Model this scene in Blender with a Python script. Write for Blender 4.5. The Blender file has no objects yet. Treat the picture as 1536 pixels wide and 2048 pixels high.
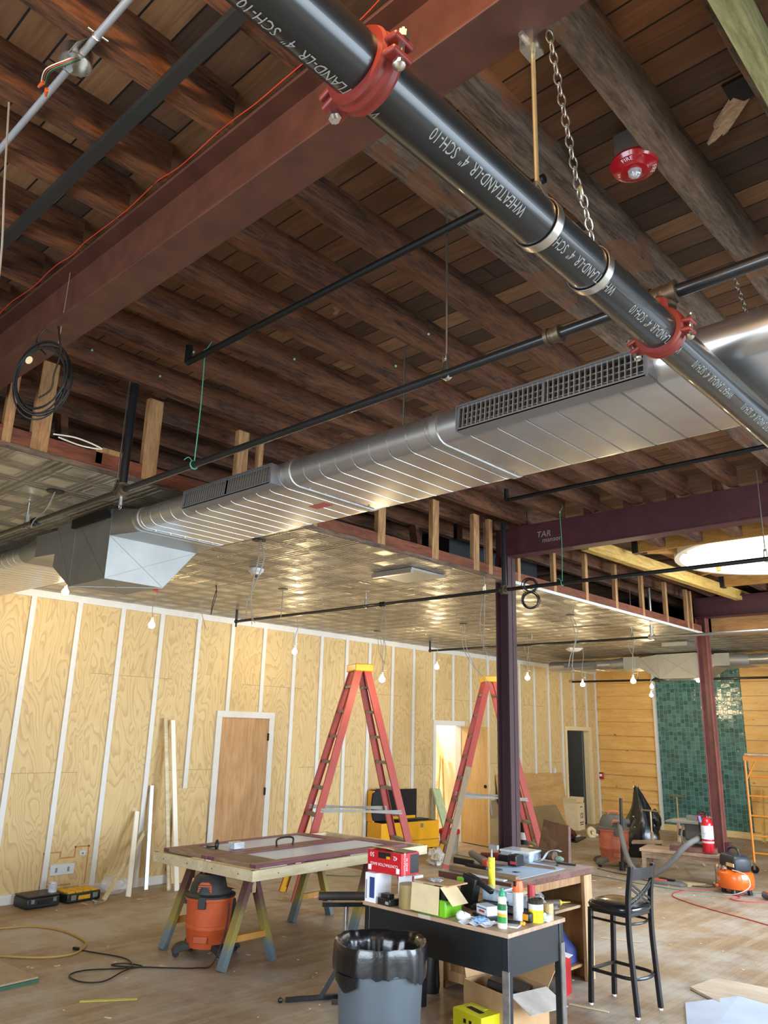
import bpy, math, random
from mathutils import Vector, Matrix, Quaternion
random.seed(7)
C = bpy.context.scene.collection
sc = bpy.context.scene
# ---------------------------------------------------------------- camera
cam = bpy.data.cameras.new('camera'); camo = bpy.data.objects.new('camera', cam); C.objects.link(camo)
YAW, PIT, ROL = -0.754954714, 0.273615301, 0.0276237919
_f = Vector((math.cos(PIT)*math.sin(YAW), math.cos(PIT)*math.cos(YAW), math.sin(PIT)))
_r = Vector((math.cos(YAW), -math.sin(YAW), 0)); _u = _r.cross(_f)
_c, _s = math.cos(ROL), math.sin(ROL)
_r2 = _c*_r+_s*_u; _u2 = -_s*_r+_c*_u
M = Matrix((_r2, _u2, -_f)).transposed().to_4x4(); M.translation = Vector((0, 0, 1.9))
camo.matrix_world = M
cam.sensor_fit = 'VERTICAL'; cam.sensor_height = 36.0; cam.lens = 1547.288/2048*36.0
cam.clip_start = 0.05; cam.clip_end = 200
sc.camera = camo
# ---------------------------------------------------------------- view, world, lights
sc.view_settings.view_transform = 'Standard'; sc.view_settings.look = 'None'
sc.view_settings.gamma = 1; sc.view_settings.use_curve_mapping = False
sc.view_settings.exposure = -0.18
w = bpy.data.worlds.new('World'); sc.world = w; w.use_nodes = True
bg = w.node_tree.nodes['Background']; bg.inputs[0].default_value = (.72, .86, 1, 1); bg.inputs[1].default_value = 3.0
def area(name, loc, rot, sx, sy, power, col, spread=130):
    l = bpy.data.lights.new(name, 'AREA'); l.shape = 'RECTANGLE'; l.size = sx; l.size_y = sy; l.energy = power; l.color = col
    o = bpy.data.objects.new(name, l); o.location = loc; o.rotation_euler = rot; C.objects.link(o); l.spread = math.radians(spread); return o
R90 = math.pi/2
# daylight through the tall windows in the right wall and the storefront behind the camera
area('daylight_right_far', (2.85, 9.5, 1.75), (0, R90-.4, 0), 2.5, 5.0, 700, (.74, .87, 1))
area('daylight_right_near', (2.85, 3.2, 1.75), (0, R90-.4, 0), 2.5, 4.0, 330, (.74, .87, 1))
area('daylight_back', (-1.6, -2.85, 1.7), (R90-.35, 0, 0), 4.5, 2.3, 330, (.78, .89, 1))
def bulb_light(loc, e, name='bulb_light', col=(1, .78, .44), r=.04):
    l = bpy.data.lights.new(name, 'POINT'); l.energy = e; l.color = col; l.shadow_soft_size = r
    o = bpy.data.objects.new(name, l); o.location = loc; C.objects.link(o); return o

# ---------------------------------------------------------------- mesh builder
class MB:
    def __init__(s): s.v = []; s.f = []
    def add(s, vs, fs):
        n = len(s.v); s.v += [Vector(v) for v in vs]; s.f += [tuple(i+n for i in f) for f in fs]; return s
    def box(s, c, d, R=None):
        c = Vector(c); h = Vector(d)/2
        vs = [Vector((x*h.x, y*h.y, z*h.z)) for x in (-1, 1) for y in (-1, 1) for z in (-1, 1)]
        if R is not None: vs = [R @ v for v in vs]
        return s.add([c+v for v in vs], [(0,1,3,2),(4,6,7,5),(0,4,5,1),(2,3,7,6),(0,2,6,4),(1,5,7,3)])
    def bb(s, x0, x1, y0, y1, z0, z1): return s.box(((x0+x1)/2, (y0+y1)/2, (z0+z1)/2), (abs(x1-x0), abs(y1-y0), abs(z1-z0)))
    def bar(s, p, q, w_, h_, up=(0, 0, 1)):
        p = Vector(p); q = Vector(q); d = q-p; L = d.length; d.normalize(); up = Vector(up)
        a = d.cross(up)
        if a.length < 1e-4: a = d.cross(Vector((1, 0, 0)))
        a.normalize(); b = a.cross(d)
        return s.box((p+q)/2, (L, w_, h_), Matrix((d, a, b)).transposed())
    def loft(s, rings, closed=True, cap=True):
        n = len(rings[0]); vs = [v for r in rings for v in r]; fs = []
        for i in range(len(rings)-1):
            for j in range(n if closed else n-1):
                k = (j+1) % n; fs.append((i*n+j, i*n+k, (i+1)*n+k, (i+1)*n+j))
        if cap and closed:
            fs.append(tuple(range(n-1, -1, -1))); fs.append(tuple((len(rings)-1)*n+j for j in range(n)))
        return s.add(vs, fs)
    def tube(s, pts, r, n=8, closed=False):
        pts = [Vector(p) for p in pts]; rings = []; N = len(pts); t0 = None; a = None
        for i, p in enumerate(pts):
            if closed: t = (pts[(i+1) % N]-pts[i-1]).normalized()
            else: t = (pts[min(i+1, N-1)]-pts[max(i-1, 0)])
            if t.length < 1e-9: t = Vector((0, 0, 1))
            t.normalize()
            if a is None:
                a = t.orthogonal().normalized()
            else:
                q = t0.rotation_difference(t); a = q @ a; a = (a - t*a.dot(t)).normalized()
            t0 = t; b = t.cross(a); rr = r[i] if isinstance(r, (list, tuple)) else r
            rings.append([p+rr*(math.cos(2*math.pi*k/n)*a+math.sin(2*math.pi*k/n)*b) for k in range(n)])
        if closed:
            nn = len(s.v); s.v += [v for g in rings for v in g]
            for i in range(N):
                for j in range(n):
                    k = (j+1) % n; i2 = (i+1) % N
                    s.f.append((nn+i*n+j, nn+i*n+k, nn+i2*n+k, nn+i2*n+j))
            return s
        return s.loft(rings)
    def cyl(s, p, q, r, r2=None, n=16): return s.tube([p, q], [r, r if r2 is None else r2], n)
    def lathe(s, prof, n=24, c=(0, 0, 0), R=None, sq=(1, 1)):
        c = Vector(c); rings = []
        for (r, z) in prof:
            ring = [Vector((r*math.cos(2*math.pi*k/n)*sq[0], r*math.sin(2*math.pi*k/n)*sq[1], z)) for k in range(n)]
            if R is not None: ring = [R @ v for v in ring]
            rings.append([c+v for v in ring])
        return s.loft(rings)
    def prism(s, poly, vec):
        vec = Vector(vec); a = [Vector(p) for p in poly]; b = [p+vec for p in a]; return s.loft([a, b])
    def sph(s, c, r, n=12, sq=(1, 1, 1)):
        m = n//2; rings = []
        for i in range(m+1):
            t = math.pi*i/m; rr = max(math.sin(t), 1e-3)
            rings.append([Vector(c)+Vector((r*sq[0]*rr*math.cos(2*math.pi*k/n), r*sq[1]*rr*math.sin(2*math.pi*k/n), -r*sq[2]*math.cos(t))) for k in range(n)])
        return s.loft(rings)
    def crumple(s, amp=.25, f=22):
        from mathutils import noise as mn
        c = sum(s.v, Vector())/len(s.v)
        for i, v in enumerate(s.v):
            d = v-c; k = mn.noise(v*f)+.6*mn.noise(v*f*2.3+Vector((3, 1, 7))); s.v[i] = c+d*(1+amp*k)
            if s.v[i].z < c.z and d.z < 0: s.v[i].z = min(s.v[i].z, v.z) if False else max(s.v[i].z, c.z+d.z)
        return s
    def torus(s, c, R_, r, axis=(0, 0, 1), n=24, m=8, a0=0, a1=2*math.pi, sq=(1, 1)):
        ax = Vector(axis).normalized(); u = ax.orthogonal().normalized(); v = ax.cross(u); full = abs(a1-a0-2*math.pi) < 1e-6
        cnt = n if full else n+1
        pts = [Vector(c)+R_*(math.cos(a0+(a1-a0)*i/n)*u*sq[0]+math.sin(a0+(a1-a0)*i/n)*v*sq[1]) for i in range(cnt)]
        return s.tube(pts, r, m, closed=full)
def cr(pts, k=6, closed=False):
    P = [Vector(p) for p in pts]; out = []; N = len(P)
    rng = range(N if closed else N-1)
    for i in rng:
        a = P[(i-1) % N] if closed or i > 0 else P[0]; b = P[i]; c = P[(i+1) % N]; d = P[(i+2) % N] if closed or i+2 < N else P[-1]
        for j in range(k):
            t = j/k; out.append(.5*((2*b)+(c-a)*t+(2*a-5*b+4*c-d)*t*t+(3*b-a-3*c+d)*t**3))
    if not closed: out.append(P[-1])
    return out

def obj(name, mb, m, parent=None, bev=0, smooth=True, ang=35):
    me = bpy.data.meshes.new(name)
    vs = mb.v; off = Vector((0, 0, 0))
    if parent is None:
        xs = [v.x for v in vs]; ys = [v.y for v in vs]; zs = [v.z for v in vs]
        off = Vector(((min(xs)+max(xs))/2, (min(ys)+max(ys))/2, min(zs)))
    me.from_pydata([tuple(v-off) for v in vs], [], mb.f); me.update()
    import bmesh
    bm = bmesh.new(); bm.from_mesh(me); bmesh.ops.recalc_face_normals(bm, faces=bm.faces); bm.to_mesh(me); bm.free()
    if smooth:
        me.polygons.foreach_set('use_smooth', [True]*len(me.polygons)); me.set_sharp_from_angle(angle=math.radians(ang))
    ms = m if isinstance(m, (list, tuple)) else [m]
    for x in ms: me.materials.append(x)
    o = bpy.data.objects.new(name, me); C.objects.link(o); o.location = off
    if parent is not None: o.parent = parent
    if bev:
        b = o.modifiers.new('bevel', 'BEVEL'); b.width = bev; b.segments = 2; b.limit_method = 'ANGLE'; b.angle_limit = .6
    return o
def tag(o, label=None, cat=None, group=None, kind=None):
    if label: o['label'] = label
    if cat: o['category'] = cat
    if group: o['group'] = group
    if kind: o['kind'] = kind
    return o
def thing(name, label, cat, loc=(0, 0, 0), rz=0, group=None):
    o = bpy.data.objects.new(name, None); C.objects.link(o); o.location = loc; o.rotation_euler = (0, 0, rz); o.empty_display_size = .05
    return tag(o, label, cat, group)
def solo(name, mb, m, label, cat, group=None, bev=0, ang=35): return tag(obj(name, mb, m, bev=bev, ang=ang), label, cat, group)
def struct(name, mb, m, bev=0): return tag(obj(name, mb, m, bev=bev), kind='structure')
def dup(root, loc, rz=None, label=None, group=None):
    r = root.copy(); C.objects.link(r); r.location = loc
    if rz is not None: r.rotation_euler = (0, 0, rz)
    if label: r['label'] = label
    if group: r['group'] = group
    for ch in list(root.children):
        c = ch.copy(); C.objects.link(c); c.parent = r
        for g in ch.children:
            d = g.copy(); C.objects.link(d); d.parent = c
    return r
def text_mb(txt, size, R=None, loc=(0, 0, 0), depth=.0, mapf=None, shear=0, align='CENTER', spacing=1.0):
    cu = bpy.data.curves.new('t', 'FONT'); cu.body = txt; cu.size = size; cu.extrude = depth; cu.align_x = align; cu.align_y = 'CENTER'
    cu.shear = shear; cu.space_character = spacing; cu.resolution_u = 2
    to = bpy.data.objects.new('t', cu); C.objects.link(to)
    dg = bpy.context.evaluated_depsgraph_get(); me = bpy.data.meshes.new_from_object(to.evaluated_get(dg))
    mb = MB(); vs = [v.co.copy() for v in me.vertices]
    if mapf: vs = [mapf(v) for v in vs]
    else:
        if R is not None: vs = [R @ v for v in vs]
        vs = [Vector(loc)+v for v in vs]
    mb.add(vs, [tuple(p.vertices) for p in me.polygons])
    bpy.data.objects.remove(to); bpy.data.curves.remove(cu); bpy.data.meshes.remove(me)
    return mb

# ---------------------------------------------------------------- materials
def _new(name):
    m = bpy.data.materials.new(name); m.use_nodes = True; nt = m.node_tree; b = nt.nodes['Principled BSDF']; return m, nt, b
def c4(c): return (c[0], c[1], c[2], 1)
def hexc(h):
    h = h.lstrip('#'); o = []
    for i in (0, 2, 4):
        v = int(h[i:i+2], 16)/255; o.append(v/12.92 if v <= .04045 else ((v+.055)/1.055)**2.4)
    return tuple(o)
def N(nt, t, **k):
    n = nt.nodes.new(t)
    for a, b in k.items():
        if a.startswith('i_'): n.inputs[int(a[2:])].default_value = b
        else: setattr(n, a, b)
    return n
def math_(nt, op, a, b=None, c=None):
    n = nt.nodes.new('ShaderNodeMath'); n.operation = op
    for i, x in enumerate((a, b, c)):
        if x is None: continue
        if isinstance(x, (int, float)): n.inputs[i].default_value = x
        else: nt.links.new(x, n.inputs[i])
    return n.outputs[0]
def ramp(nt, fac, stops):
    n = nt.nodes.new('ShaderNodeValToRGB'); e = n.color_ramp.elements
    e[0].position = stops[0][0]; e[0].color = c4(stops[0][1]); e[1].position = stops[-1][0]; e[1].color = c4(stops[-1][1])
    for p, c in stops[1:-1]: x = e.new(p); x.color = c4(c)
    nt.links.new(fac, n.inputs[0]); return n.outputs[0]
def mix(nt, fac, a, b, mode='MIX'):
    n = nt.nodes.new('ShaderNodeMix'); n.data_type = 'RGBA'; n.blend_type = mode
    for i, x in ((0, fac), (6, a), (7, b)):
        if isinstance(x, (int, float)): n.inputs[i].default_value = x
        elif isinstance(x, tuple): n.inputs[i].default_value = c4(x)
        else: nt.links.new(x, n.inputs[i])
    return n.outputs[2]
def wpos(nt, scale=(1, 1, 1), obj_=False):
    tc = nt.nodes.new('ShaderNodeTexCoord') if obj_ else nt.nodes.new('ShaderNodeNewGeometry')
    mp = nt.nodes.new('ShaderNodeMapping'); mp.inputs['Scale'].default_value = scale
    nt.links.new(tc.outputs['Object'] if obj_ else tc.outputs['Position'], mp.inputs[0]); return mp.outputs[0]
def noise(nt, vec, scale, detail=3, rough=.5, dim='3D', w_=None, dist=0):
    n = nt.nodes.new('ShaderNodeTexNoise'); n.noise_dimensions = dim; n.inputs['Scale'].default_value = scale; n.inputs['Detail'].default_value = detail
    n.inputs['Roughness'].default_value = rough; n.inputs['Distortion'].default_value = dist
    nt.links.new(vec, n.inputs['Vector'])
    if w_ is not None: nt.links.new(w_, n.inputs['W'])
    return n.outputs[0]
def bump(nt, h, b, strength=.3, dist=.01):
    n = nt.nodes.new('ShaderNodeBump'); n.inputs['Strength'].default_value = strength; n.inputs['Distance'].default_value = dist
    nt.links.new(h, n.inputs['Height']); nt.links.new(n.outputs[0], b.inputs['Normal'])
_cache = {}
def plain(name, col, rough=.5, metal=0, var=.12, scale=12, bmp=0, coat=0, emit=None, estr=0, alpha=None, trans=0, ior=1.45):
    if name in _cache: return _cache[name]
    m, nt, b = _new(name)
    if isinstance(col, str): col = hexc(col)
    p = wpos(nt, obj_=True)
    nz = noise(nt, p, scale, 4, .6)
    if var > 0:
        d = tuple(c*(1-var) for c in col); l = tuple(min(1, c*(1+var)) for c in col)
        nt.links.new(ramp(nt, nz, [(.3, d), (.7, l)]), b.inputs['Base Color'])
    else: b.inputs['Base Color'].default_value = c4(col)
    b.inputs['Roughness'].default_value = rough; b.inputs['Metallic'].default_value = metal
    if coat: b.inputs['Coat Weight'].default_value = coat
    if bmp: bump(nt, nz, b, bmp, .004)
    if emit: b.inputs['Emission Color'].default_value = c4(emit); b.inputs['Emission Strength'].default_value = estr
    if trans: b.inputs['Transmission Weight'].default_value = trans; b.inputs['IOR'].default_value = ior
    if alpha is not None: b.inputs['Alpha'].default_value = alpha
    _cache[name] = m; return m
def wood(name, dark, light, axis='Y', scale=1.0, rough=.65, rings=9, obj_=False, bmp=.25, knots=True, patch=None, seed=0):
    """long-grained timber; axis = direction of the grain"""
    if name in _cache: return _cache[name]
    m, nt, b = _new(name)
    if isinstance(dark, str): dark = hexc(dark)
    if isinstance(light, str): light = hexc(light)
    s = {'X': (.12, 1, 1), 'Y': (1, .12, 1), 'Z': (1, 1, .12)}[axis]
    p = wpos(nt, tuple(a*scale for a in s), obj_)
    n1 = noise(nt, p, 5+seed*.13, 3, .5, dist=.4)
    r = math_(nt, 'FRACT', math_(nt, 'MULTIPLY', n1, rings))
    r = math_(nt, 'ABSOLUTE', math_(nt, 'SUBTRACT', math_(nt, 'MULTIPLY', r, 2), 1))
    n2 = noise(nt, p, 60, 3, .7)
    fac = math_(nt, 'ADD', math_(nt, 'MULTIPLY', r, .22), math_(nt, 'MULTIPLY', n2, .78))
    col = ramp(nt, fac, [(.3, dark), (.66, light)])
    big = noise(nt, wpos(nt, (1, 1, 1), obj_), 1.7, 3, .6)
    col = mix(nt, math_(nt, 'MULTIPLY', math_(nt, 'SUBTRACT', 1, big), .55), col, tuple(c*.45 for c in dark))
    if patch:
        pf = math_(nt, 'GREATER_THAN', noise(nt, wpos(nt, (1, 1, 1), obj_), 2.3, 4, .6), .58)
        col = mix(nt, math_(nt, 'MULTIPLY', pf, .6), col, patch if not isinstance(patch, str) else hexc(patch))
    if knots == 'many':
        vo = nt.nodes.new('ShaderNodeTexVoronoi'); vo.inputs['Scale'].default_value = 3.4; nt.links.new(wpos(nt, (.75, 1, 1.3), obj_), vo.inputs['Vector'])
        col = mix(nt, ramp(nt, vo.outputs['Distance'], [(0, (1, 1, 1)), (.05, (.8, .8, .8)), (.11, (0, 0, 0))]), col, hexc('#7a4218'))
    nt.links.new(col, b.inputs['Base Color']); b.inputs['Roughness'].default_value = rough
    bump(nt, fac, b, bmp, .004)
    _cache[name] = m; return m
def planks(name, cols, along, width, length=2.6, gap=.035, rough=.7, gapcol=(.004, .003, .002), bmp=.6, worn=None, grain=.5, wavy=0):
    """boards running along an axis, each with its own tone"""
    m, nt, b = _new(name)
    g = nt.nodes.new('ShaderNodeNewGeometry'); sx = nt.nodes.new('ShaderNodeSeparateXYZ'); nt.links.new(g.outputs['Position'], sx.inputs[0])
    a, c = (sx.outputs[0], sx.outputs[1]) if along == 'X' else (sx.outputs[1], sx.outputs[0])
    if along == 'Z': a, c = sx.outputs[2], sx.outputs[0]
    if along == 'XZ': a, c = sx.outputs[0], sx.outputs[2]
    u = math_(nt, 'DIVIDE', c, width); iu = math_(nt, 'FLOOR', u); fu = math_(nt, 'FRACT', u)
    wn = nt.nodes.new('ShaderNodeTexWhiteNoise'); wn.noise_dimensions = '1D'; nt.links.new(iu, wn.inputs['W'])
    v = math_(nt, 'ADD', math_(nt, 'DIVIDE', a, length), math_(nt, 'MULTIPLY', wn.outputs[0], 7.3)); iv = math_(nt, 'FLOOR', v); fv = math_(nt, 'FRACT', v)
    cb = nt.nodes.new('ShaderNodeCombineXYZ'); nt.links.new(iu, cb.inputs[0]); nt.links.new(iv, cb.inputs[1])
    w2 = nt.nodes.new('ShaderNodeTexWhiteNoise'); w2.noise_dimensions = '2D'; nt.links.new(cb.outputs[0], w2.inputs['Vector'])
    cs = [hexc(x) if isinstance(x, str) else x for x in cols]
    base = ramp(nt, w2.outputs[0], [(i/(len(cs)-1), x) for i, x in enumerate(cs)])
    sc_ = (.1, 1, 1) if along in ('X', 'XZ') else ((1, .1, 1) if along == 'Y' else (1, 1, .1))
    off = nt.nodes.new('ShaderNodeVectorMath'); off.operation = 'ADD'
    cb2 = nt.nodes.new('ShaderNodeCombineXYZ'); k = math_(nt, 'MULTIPLY', w2.outputs[0], 40); nt.links.new(k, cb2.inputs[0]); nt.links.new(k, cb2.inputs[1]); nt.links.new(k, cb2.inputs[2])
    nt.links.new(wpos(nt, sc_), off.inputs[0]); nt.links.new(cb2.outputs[0], off.inputs[1])
    n1 = noise(nt, off.outputs[0], 9, 3, .5, dist=.5)
    rg = math_(nt, 'FRACT', math_(nt, 'MULTIPLY', n1, 8)); rg = math_(nt, 'ABSOLUTE', math_(nt, 'SUBTRACT', math_(nt, 'MULTIPLY', rg, 2), 1))
    n2 = noise(nt, off.outputs[0], 70, 3, .7)
    fac = math_(nt, 'ADD', math_(nt, 'MULTIPLY', rg, .5), math_(nt, 'MULTIPLY', n2, .5))
    dark = mix(nt, 1.0, base, (.42, .36, .32), 'MULTIPLY')
    col = mix(nt, math_(nt, 'MULTIPLY', math_(nt, 'SUBTRACT', 1, fac), grain), base, dark)
    if worn:
        wf = noise(nt, wpos(nt, (1, 1, 1)), worn[1], 5, .65)
        wf = ramp(nt, wf, [(.42, (0, 0, 0)), (.62, (1, 1, 1))])
        col = mix(nt, math_(nt, 'MULTIPLY', wf, worn[2]), col, hexc(worn[0]))
    e = math_(nt, 'MINIMUM', fu, math_(nt, 'SUBTRACT', 1, fu)); gm = math_(nt, 'LESS_THAN', e, gap)
    e2 = math_(nt, 'MULTIPLY', math_(nt, 'MINIMUM', fv, math_(nt, 'SUBTRACT', 1, fv)), length/width); gm2 = math_(nt, 'LESS_THAN', e2, gap)
    gm = math_(nt, 'MAXIMUM', gm, gm2)
    col = mix(nt, gm, col, gapcol)
    nt.links.new(col, b.inputs['Base Color']); b.inputs['Roughness'].default_value = rough
    h = math_(nt, 'SUBTRACT', math_(nt, 'MULTIPLY', fac, .25), gm)
    bump(nt, h, b, bmp, .004)
    return m
def plywood(name, light, dark, seam=True, tint=None):
    """rotary-cut face: nested contour loops stretched along the height of the sheet"""
    m, nt, b = _new(name)
    g = nt.nodes.new('ShaderNodeNewGeometry'); sx = nt.nodes.new('ShaderNodeSeparateXYZ'); nt.links.new(g.outputs['Position'], sx.inputs[0])
    y, z = sx.outputs[1], sx.outputs[2]
    py = math_(nt, 'FLOOR', math_(nt, 'DIVIDE', math_(nt, 'SUBTRACT', y, .02), 1.13)); odd = math_(nt, 'MODULO', math_(nt, 'ADD', py, 20), 2)
    zz = math_(nt, 'ADD', z, math_(nt, 'MULTIPLY', odd, 1.13)); pz = math_(nt, 'FLOOR', math_(nt, 'DIVIDE', zz, 2.455))
    wv = math_(nt, 'ADD', math_(nt, 'MULTIPLY', py, 3.17), math_(nt, 'MULTIPLY', pz, 7.7))
    p = wpos(nt, (1, 1, .3))
    n1 = noise(nt, p, 2.4, 3.2, .48, '4D', wv, dist=.45)
    r = math_(nt, 'FRACT', math_(nt, 'MULTIPLY', n1, 24)); line = ramp(nt, r, [(0, (0, 0, 0)), (.55, (.25, .25, .25)), (.9, (1, 1, 1)), (1, (0, 0, 0))])
    n2 = noise(nt, wpos(nt, (1, 1, .06)), 60, 3, .6)
    n3 = noise(nt, p, 1.1, 2, .5, '4D', wv)
    L = hexc(light); D = hexc(dark)
    base = mix(nt, math_(nt, 'MULTIPLY', n3, .9), tuple(min(1, c*1.1) for c in L), tuple(c*.86+d*.14 for c, d in zip(L, D)))
    col = mix(nt, math_(nt, 'MULTIPLY', line, .42), base, D)
    col = mix(nt, math_(nt, 'MULTIPLY', n2, .22), col, D)
    if seam:
        fz = math_(nt, 'FRACT', math_(nt, 'DIVIDE', zz, 2.455)); e = math_(nt, 'LESS_THAN', math_(nt, 'MINIMUM', fz, math_(nt, 'SUBTRACT', 1, fz)), .0009)
        col = mix(nt, math_(nt, 'MULTIPLY', e, .75), col, (.1, .05, .02))
    nt.links.new(col, b.inputs['Base Color']); b.inputs['Roughness'].default_value = .6
    bump(nt, line, b, .06, .002)
    return m
def tin(name):
    m, nt, b = _new(name)
    g = nt.nodes.new('ShaderNodeNewGeometry'); sx = nt.nodes.new('ShaderNodeSeparateXYZ'); nt.links.new(g.outputs['Position'], sx.inputs[0])
    def cell(o, s): return math_(nt, 'FRACT', math_(nt, 'DIVIDE', o, s))
    def edge(f): return math_(nt, 'MINIMUM', f, math_(nt, 'SUBTRACT', 1, f))
    x, y = sx.outputs[0], sx.outputs[1]
    ex, ey = edge(cell(x, .61)), edge(cell(y, .61)); d = math_(nt, 'MINIMUM', ex, ey)
    hx, hy = edge(cell(x, .305)), edge(cell(y, .305)); d2 = math_(nt, 'MINIMUM', hx, hy)
    def band(v, a, w_): return math_(nt, 'LESS_THAN', math_(nt, 'ABSOLUTE', math_(nt, 'SUBTRACT', v, a)), w_)
    def sm(v, a, w_):   # smooth ridge
        t = math_(nt, 'DIVIDE', math_(nt, 'ABSOLUTE', math_(nt, 'SUBTRACT', v, a)), w_); return math_(nt, 'MAXIMUM', 0, math_(nt, 'SUBTRACT', 1, t))
    h = math_(nt, 'ADD', sm(d, .05, .03), sm(d, .12, .022))
    h = math_(nt, 'ADD', h, sm(d2, .06, .045)); h = math_(nt, 'ADD', h, math_(nt, 'MULTIPLY', sm(d2, .2, .05), .7))
    orn = noise(nt, wpos(nt), 34, 3, .6)
    inb = math_(nt, 'LESS_THAN', d2, .17)
    h = math_(nt, 'ADD', h, math_(nt, 'MULTIPLY', math_(nt, 'MULTIPLY', orn, inb), 1.3))
    n3 = noise(nt, wpos(nt), 2.2, 3, .5); h = math_(nt, 'ADD', h, math_(nt, 'MULTIPLY', n3, 3.2))
    n1 = noise(nt, wpos(nt), 6, 5, .65)
    ix = nt.nodes.new('ShaderNodeCombineXYZ'); nt.links.new(math_(nt, 'FLOOR', math_(nt, 'DIVIDE', x, .61)), ix.inputs[0]); nt.links.new(math_(nt, 'FLOOR', math_(nt, 'DIVIDE', y, 1.22)), ix.inputs[1])
    wn = nt.nodes.new('ShaderNodeTexWhiteNoise'); nt.links.new(ix.outputs[0], wn.inputs['Vector'])
    fac = math_(nt, 'ADD', math_(nt, 'MULTIPLY', n1, .7), math_(nt, 'MULTIPLY', wn.outputs[0], .3))
    col = ramp(nt, fac, [(.25, hexc('#6f6858')), (.5, hexc('#999180')), (.75, hexc('#c4bca8'))])
    crv = math_(nt, 'LESS_THAN', d, .012)
    col = mix(nt, math_(nt, 'MULTIPLY', crv, .8), col, (.05, .04, .03))
    col = mix(nt, math_(nt, 'MULTIPLY', math_(nt, 'ADD', sm(d, .085, .012), sm(d2, .13, .018)), .85), col, hexc('#4a4030'))
    col = mix(nt, math_(nt, 'MULTIPLY', math_(nt, 'MULTIPLY', orn, inb), .5), col, hexc('#5a4c3a'))
    nt.links.new(col, b.inputs['Base Color']); b.inputs['Metallic'].default_value = .5
    nt.links.new(math_(nt, 'ADD', .2, math_(nt, 'MULTIPLY', n1, .25)), b.inputs['Roughness'])
    bump(nt, h, b, 1, .011)
    return m
def tiles(name):
    m, nt, b = _new(name)
    g = nt.nodes.new('ShaderNodeNewGeometry'); sx = nt.nodes.new('ShaderNodeSeparateXYZ'); nt.links.new(g.outputs['Position'], sx.inputs[0])
    u = math_(nt, 'DIVIDE', sx.outputs[0], .092); 
    iu = math_(nt, 'FLOOR', u); 
    v = math_(nt, 'ADD', math_(nt, 'DIVIDE', sx.outputs[2], .092), math_(nt, 'MULTIPLY', math_(nt, 'MODULO', math_(nt, 'ADD', iu, 200), 2), .18)); iv = math_(nt, 'FLOOR', v)
    fu, fv = math_(nt, 'FRACT', u), math_(nt, 'FRACT', v)
    cb = nt.nodes.new('ShaderNodeCombineXYZ'); nt.links.new(iu, cb.inputs[0]); nt.links.new(iv, cb.inputs[1])
    wn = nt.nodes.new('ShaderNodeTexWhiteNoise'); nt.links.new(cb.outputs[0], wn.inputs['Vector'])
    sr = nt.nodes.new('ShaderNodeSeparateXYZ'); nt.links.new(wn.outputs['Color'], sr.inputs[0])
    nz = noise(nt, wpos(nt), 14, 3, .6)
    f = math_(nt, 'ADD', math_(nt, 'MULTIPLY', sr.outputs[0], .65), math_(nt, 'MULTIPLY', nz, .35))
    col = ramp(nt, f, [(.2, hexc('#2a524f')), (.5, hexc('#366360')), (.8, hexc('#497873'))])
    e = math_(nt, 'MINIMUM', math_(nt, 'MINIMUM', fu, math_(nt, 'SUBTRACT', 1, fu)), math_(nt, 'MINIMUM', fv, math_(nt, 'SUBTRACT', 1, fv)))
    gm = math_(nt, 'LESS_THAN', e, .028)
    col = mix(nt, gm, col, hexc('#7d9a92')); nt.links.new(col, b.inputs['Base Color'])
    nt.links.new(math_(nt, 'ADD', .12, math_(nt, 'MULTIPLY', gm, .5)), b.inputs['Roughness'])
    b.inputs['Specular IOR Level'].default_value = .8
    h = math_(nt, 'ADD', math_(nt, 'MULTIPLY', fu, math_(nt, 'SUBTRACT', sr.outputs[1], .5)), math_(nt, 'MULTIPLY', fv, math_(nt, 'SUBTRACT', sr.outputs[2], .5)))
    h = math_(nt, 'ADD', h, math_(nt, 'MULTIPLY', nz, .6)); h = math_(nt, 'SUBTRACT', h, math_(nt, 'MULTIPLY', gm, .4))
    bump(nt, h, b, .55, .02)
    return m
def glass(name, col=(.9, .95, 1), rough=.05, alpha=.25):
    if name in _cache: return _cache[name]
    m, nt, b = _new(name); b.inputs['Base Color'].default_value = c4(col); b.inputs['Roughness'].default_value = rough; b.inputs['Alpha'].default_value = alpha
    _cache[name] = m; return m

M_deck = planks('deck_boards', ['#33241a', '#8a6340', '#6a4a31', '#99714b', '#463226', '#815b39', '#7a563a'], 'X', .122, 3.1, gap=.03, rough=.75, grain=.75)
M_floor = planks('floor_boards', ['#94795c', '#9f876a', '#8c7358', '#a58e72', '#987f63'], 'Y', .075, 1.4, gap=.012, rough=.5, bmp=.12, worn=('#a8a29a', 1.1, .8), grain=.6, gapcol=(.12, .08, .05))
M_ply = plywood('plywood_sheets', '#ceb582', '#916a38')
M_tin = tin('pressed_tin'); M_tile = tiles('teal_tile')
M_joist = wood('old_joist_timber', '#2c160b', '#7c4c2a', 'Y', 1.6, .8, 4, bmp=.5)
M_joistgrey = wood('weathered_joist_timber', '#37281f', '#87705b', 'Y', 1.6, .85, 4, bmp=.6, patch='#74492d')
M_stud = wood('stud_timber', '#8f5f34', '#c79a66', 'Z', 1.6, .7, 5)
M_plate = wood('plate_timber', '#5b2c18', '#8c4c2c', 'Y', 1.6, .75, 5)
M_newwood = wood('new_framing_timber', '#b58a3c', '#e0ba68', 'Y', 1.5, .6, 5)
M_newwoodX = wood('new_framing_timber_x', '#a5732f', '#d29c4e', 'X', 1.5, .6, 5)
M_siding = wood('knotty_pine', '#dfa858', '#f3c87e', 'X', .9, .4, 3, bmp=.08, knots='many')
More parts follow.
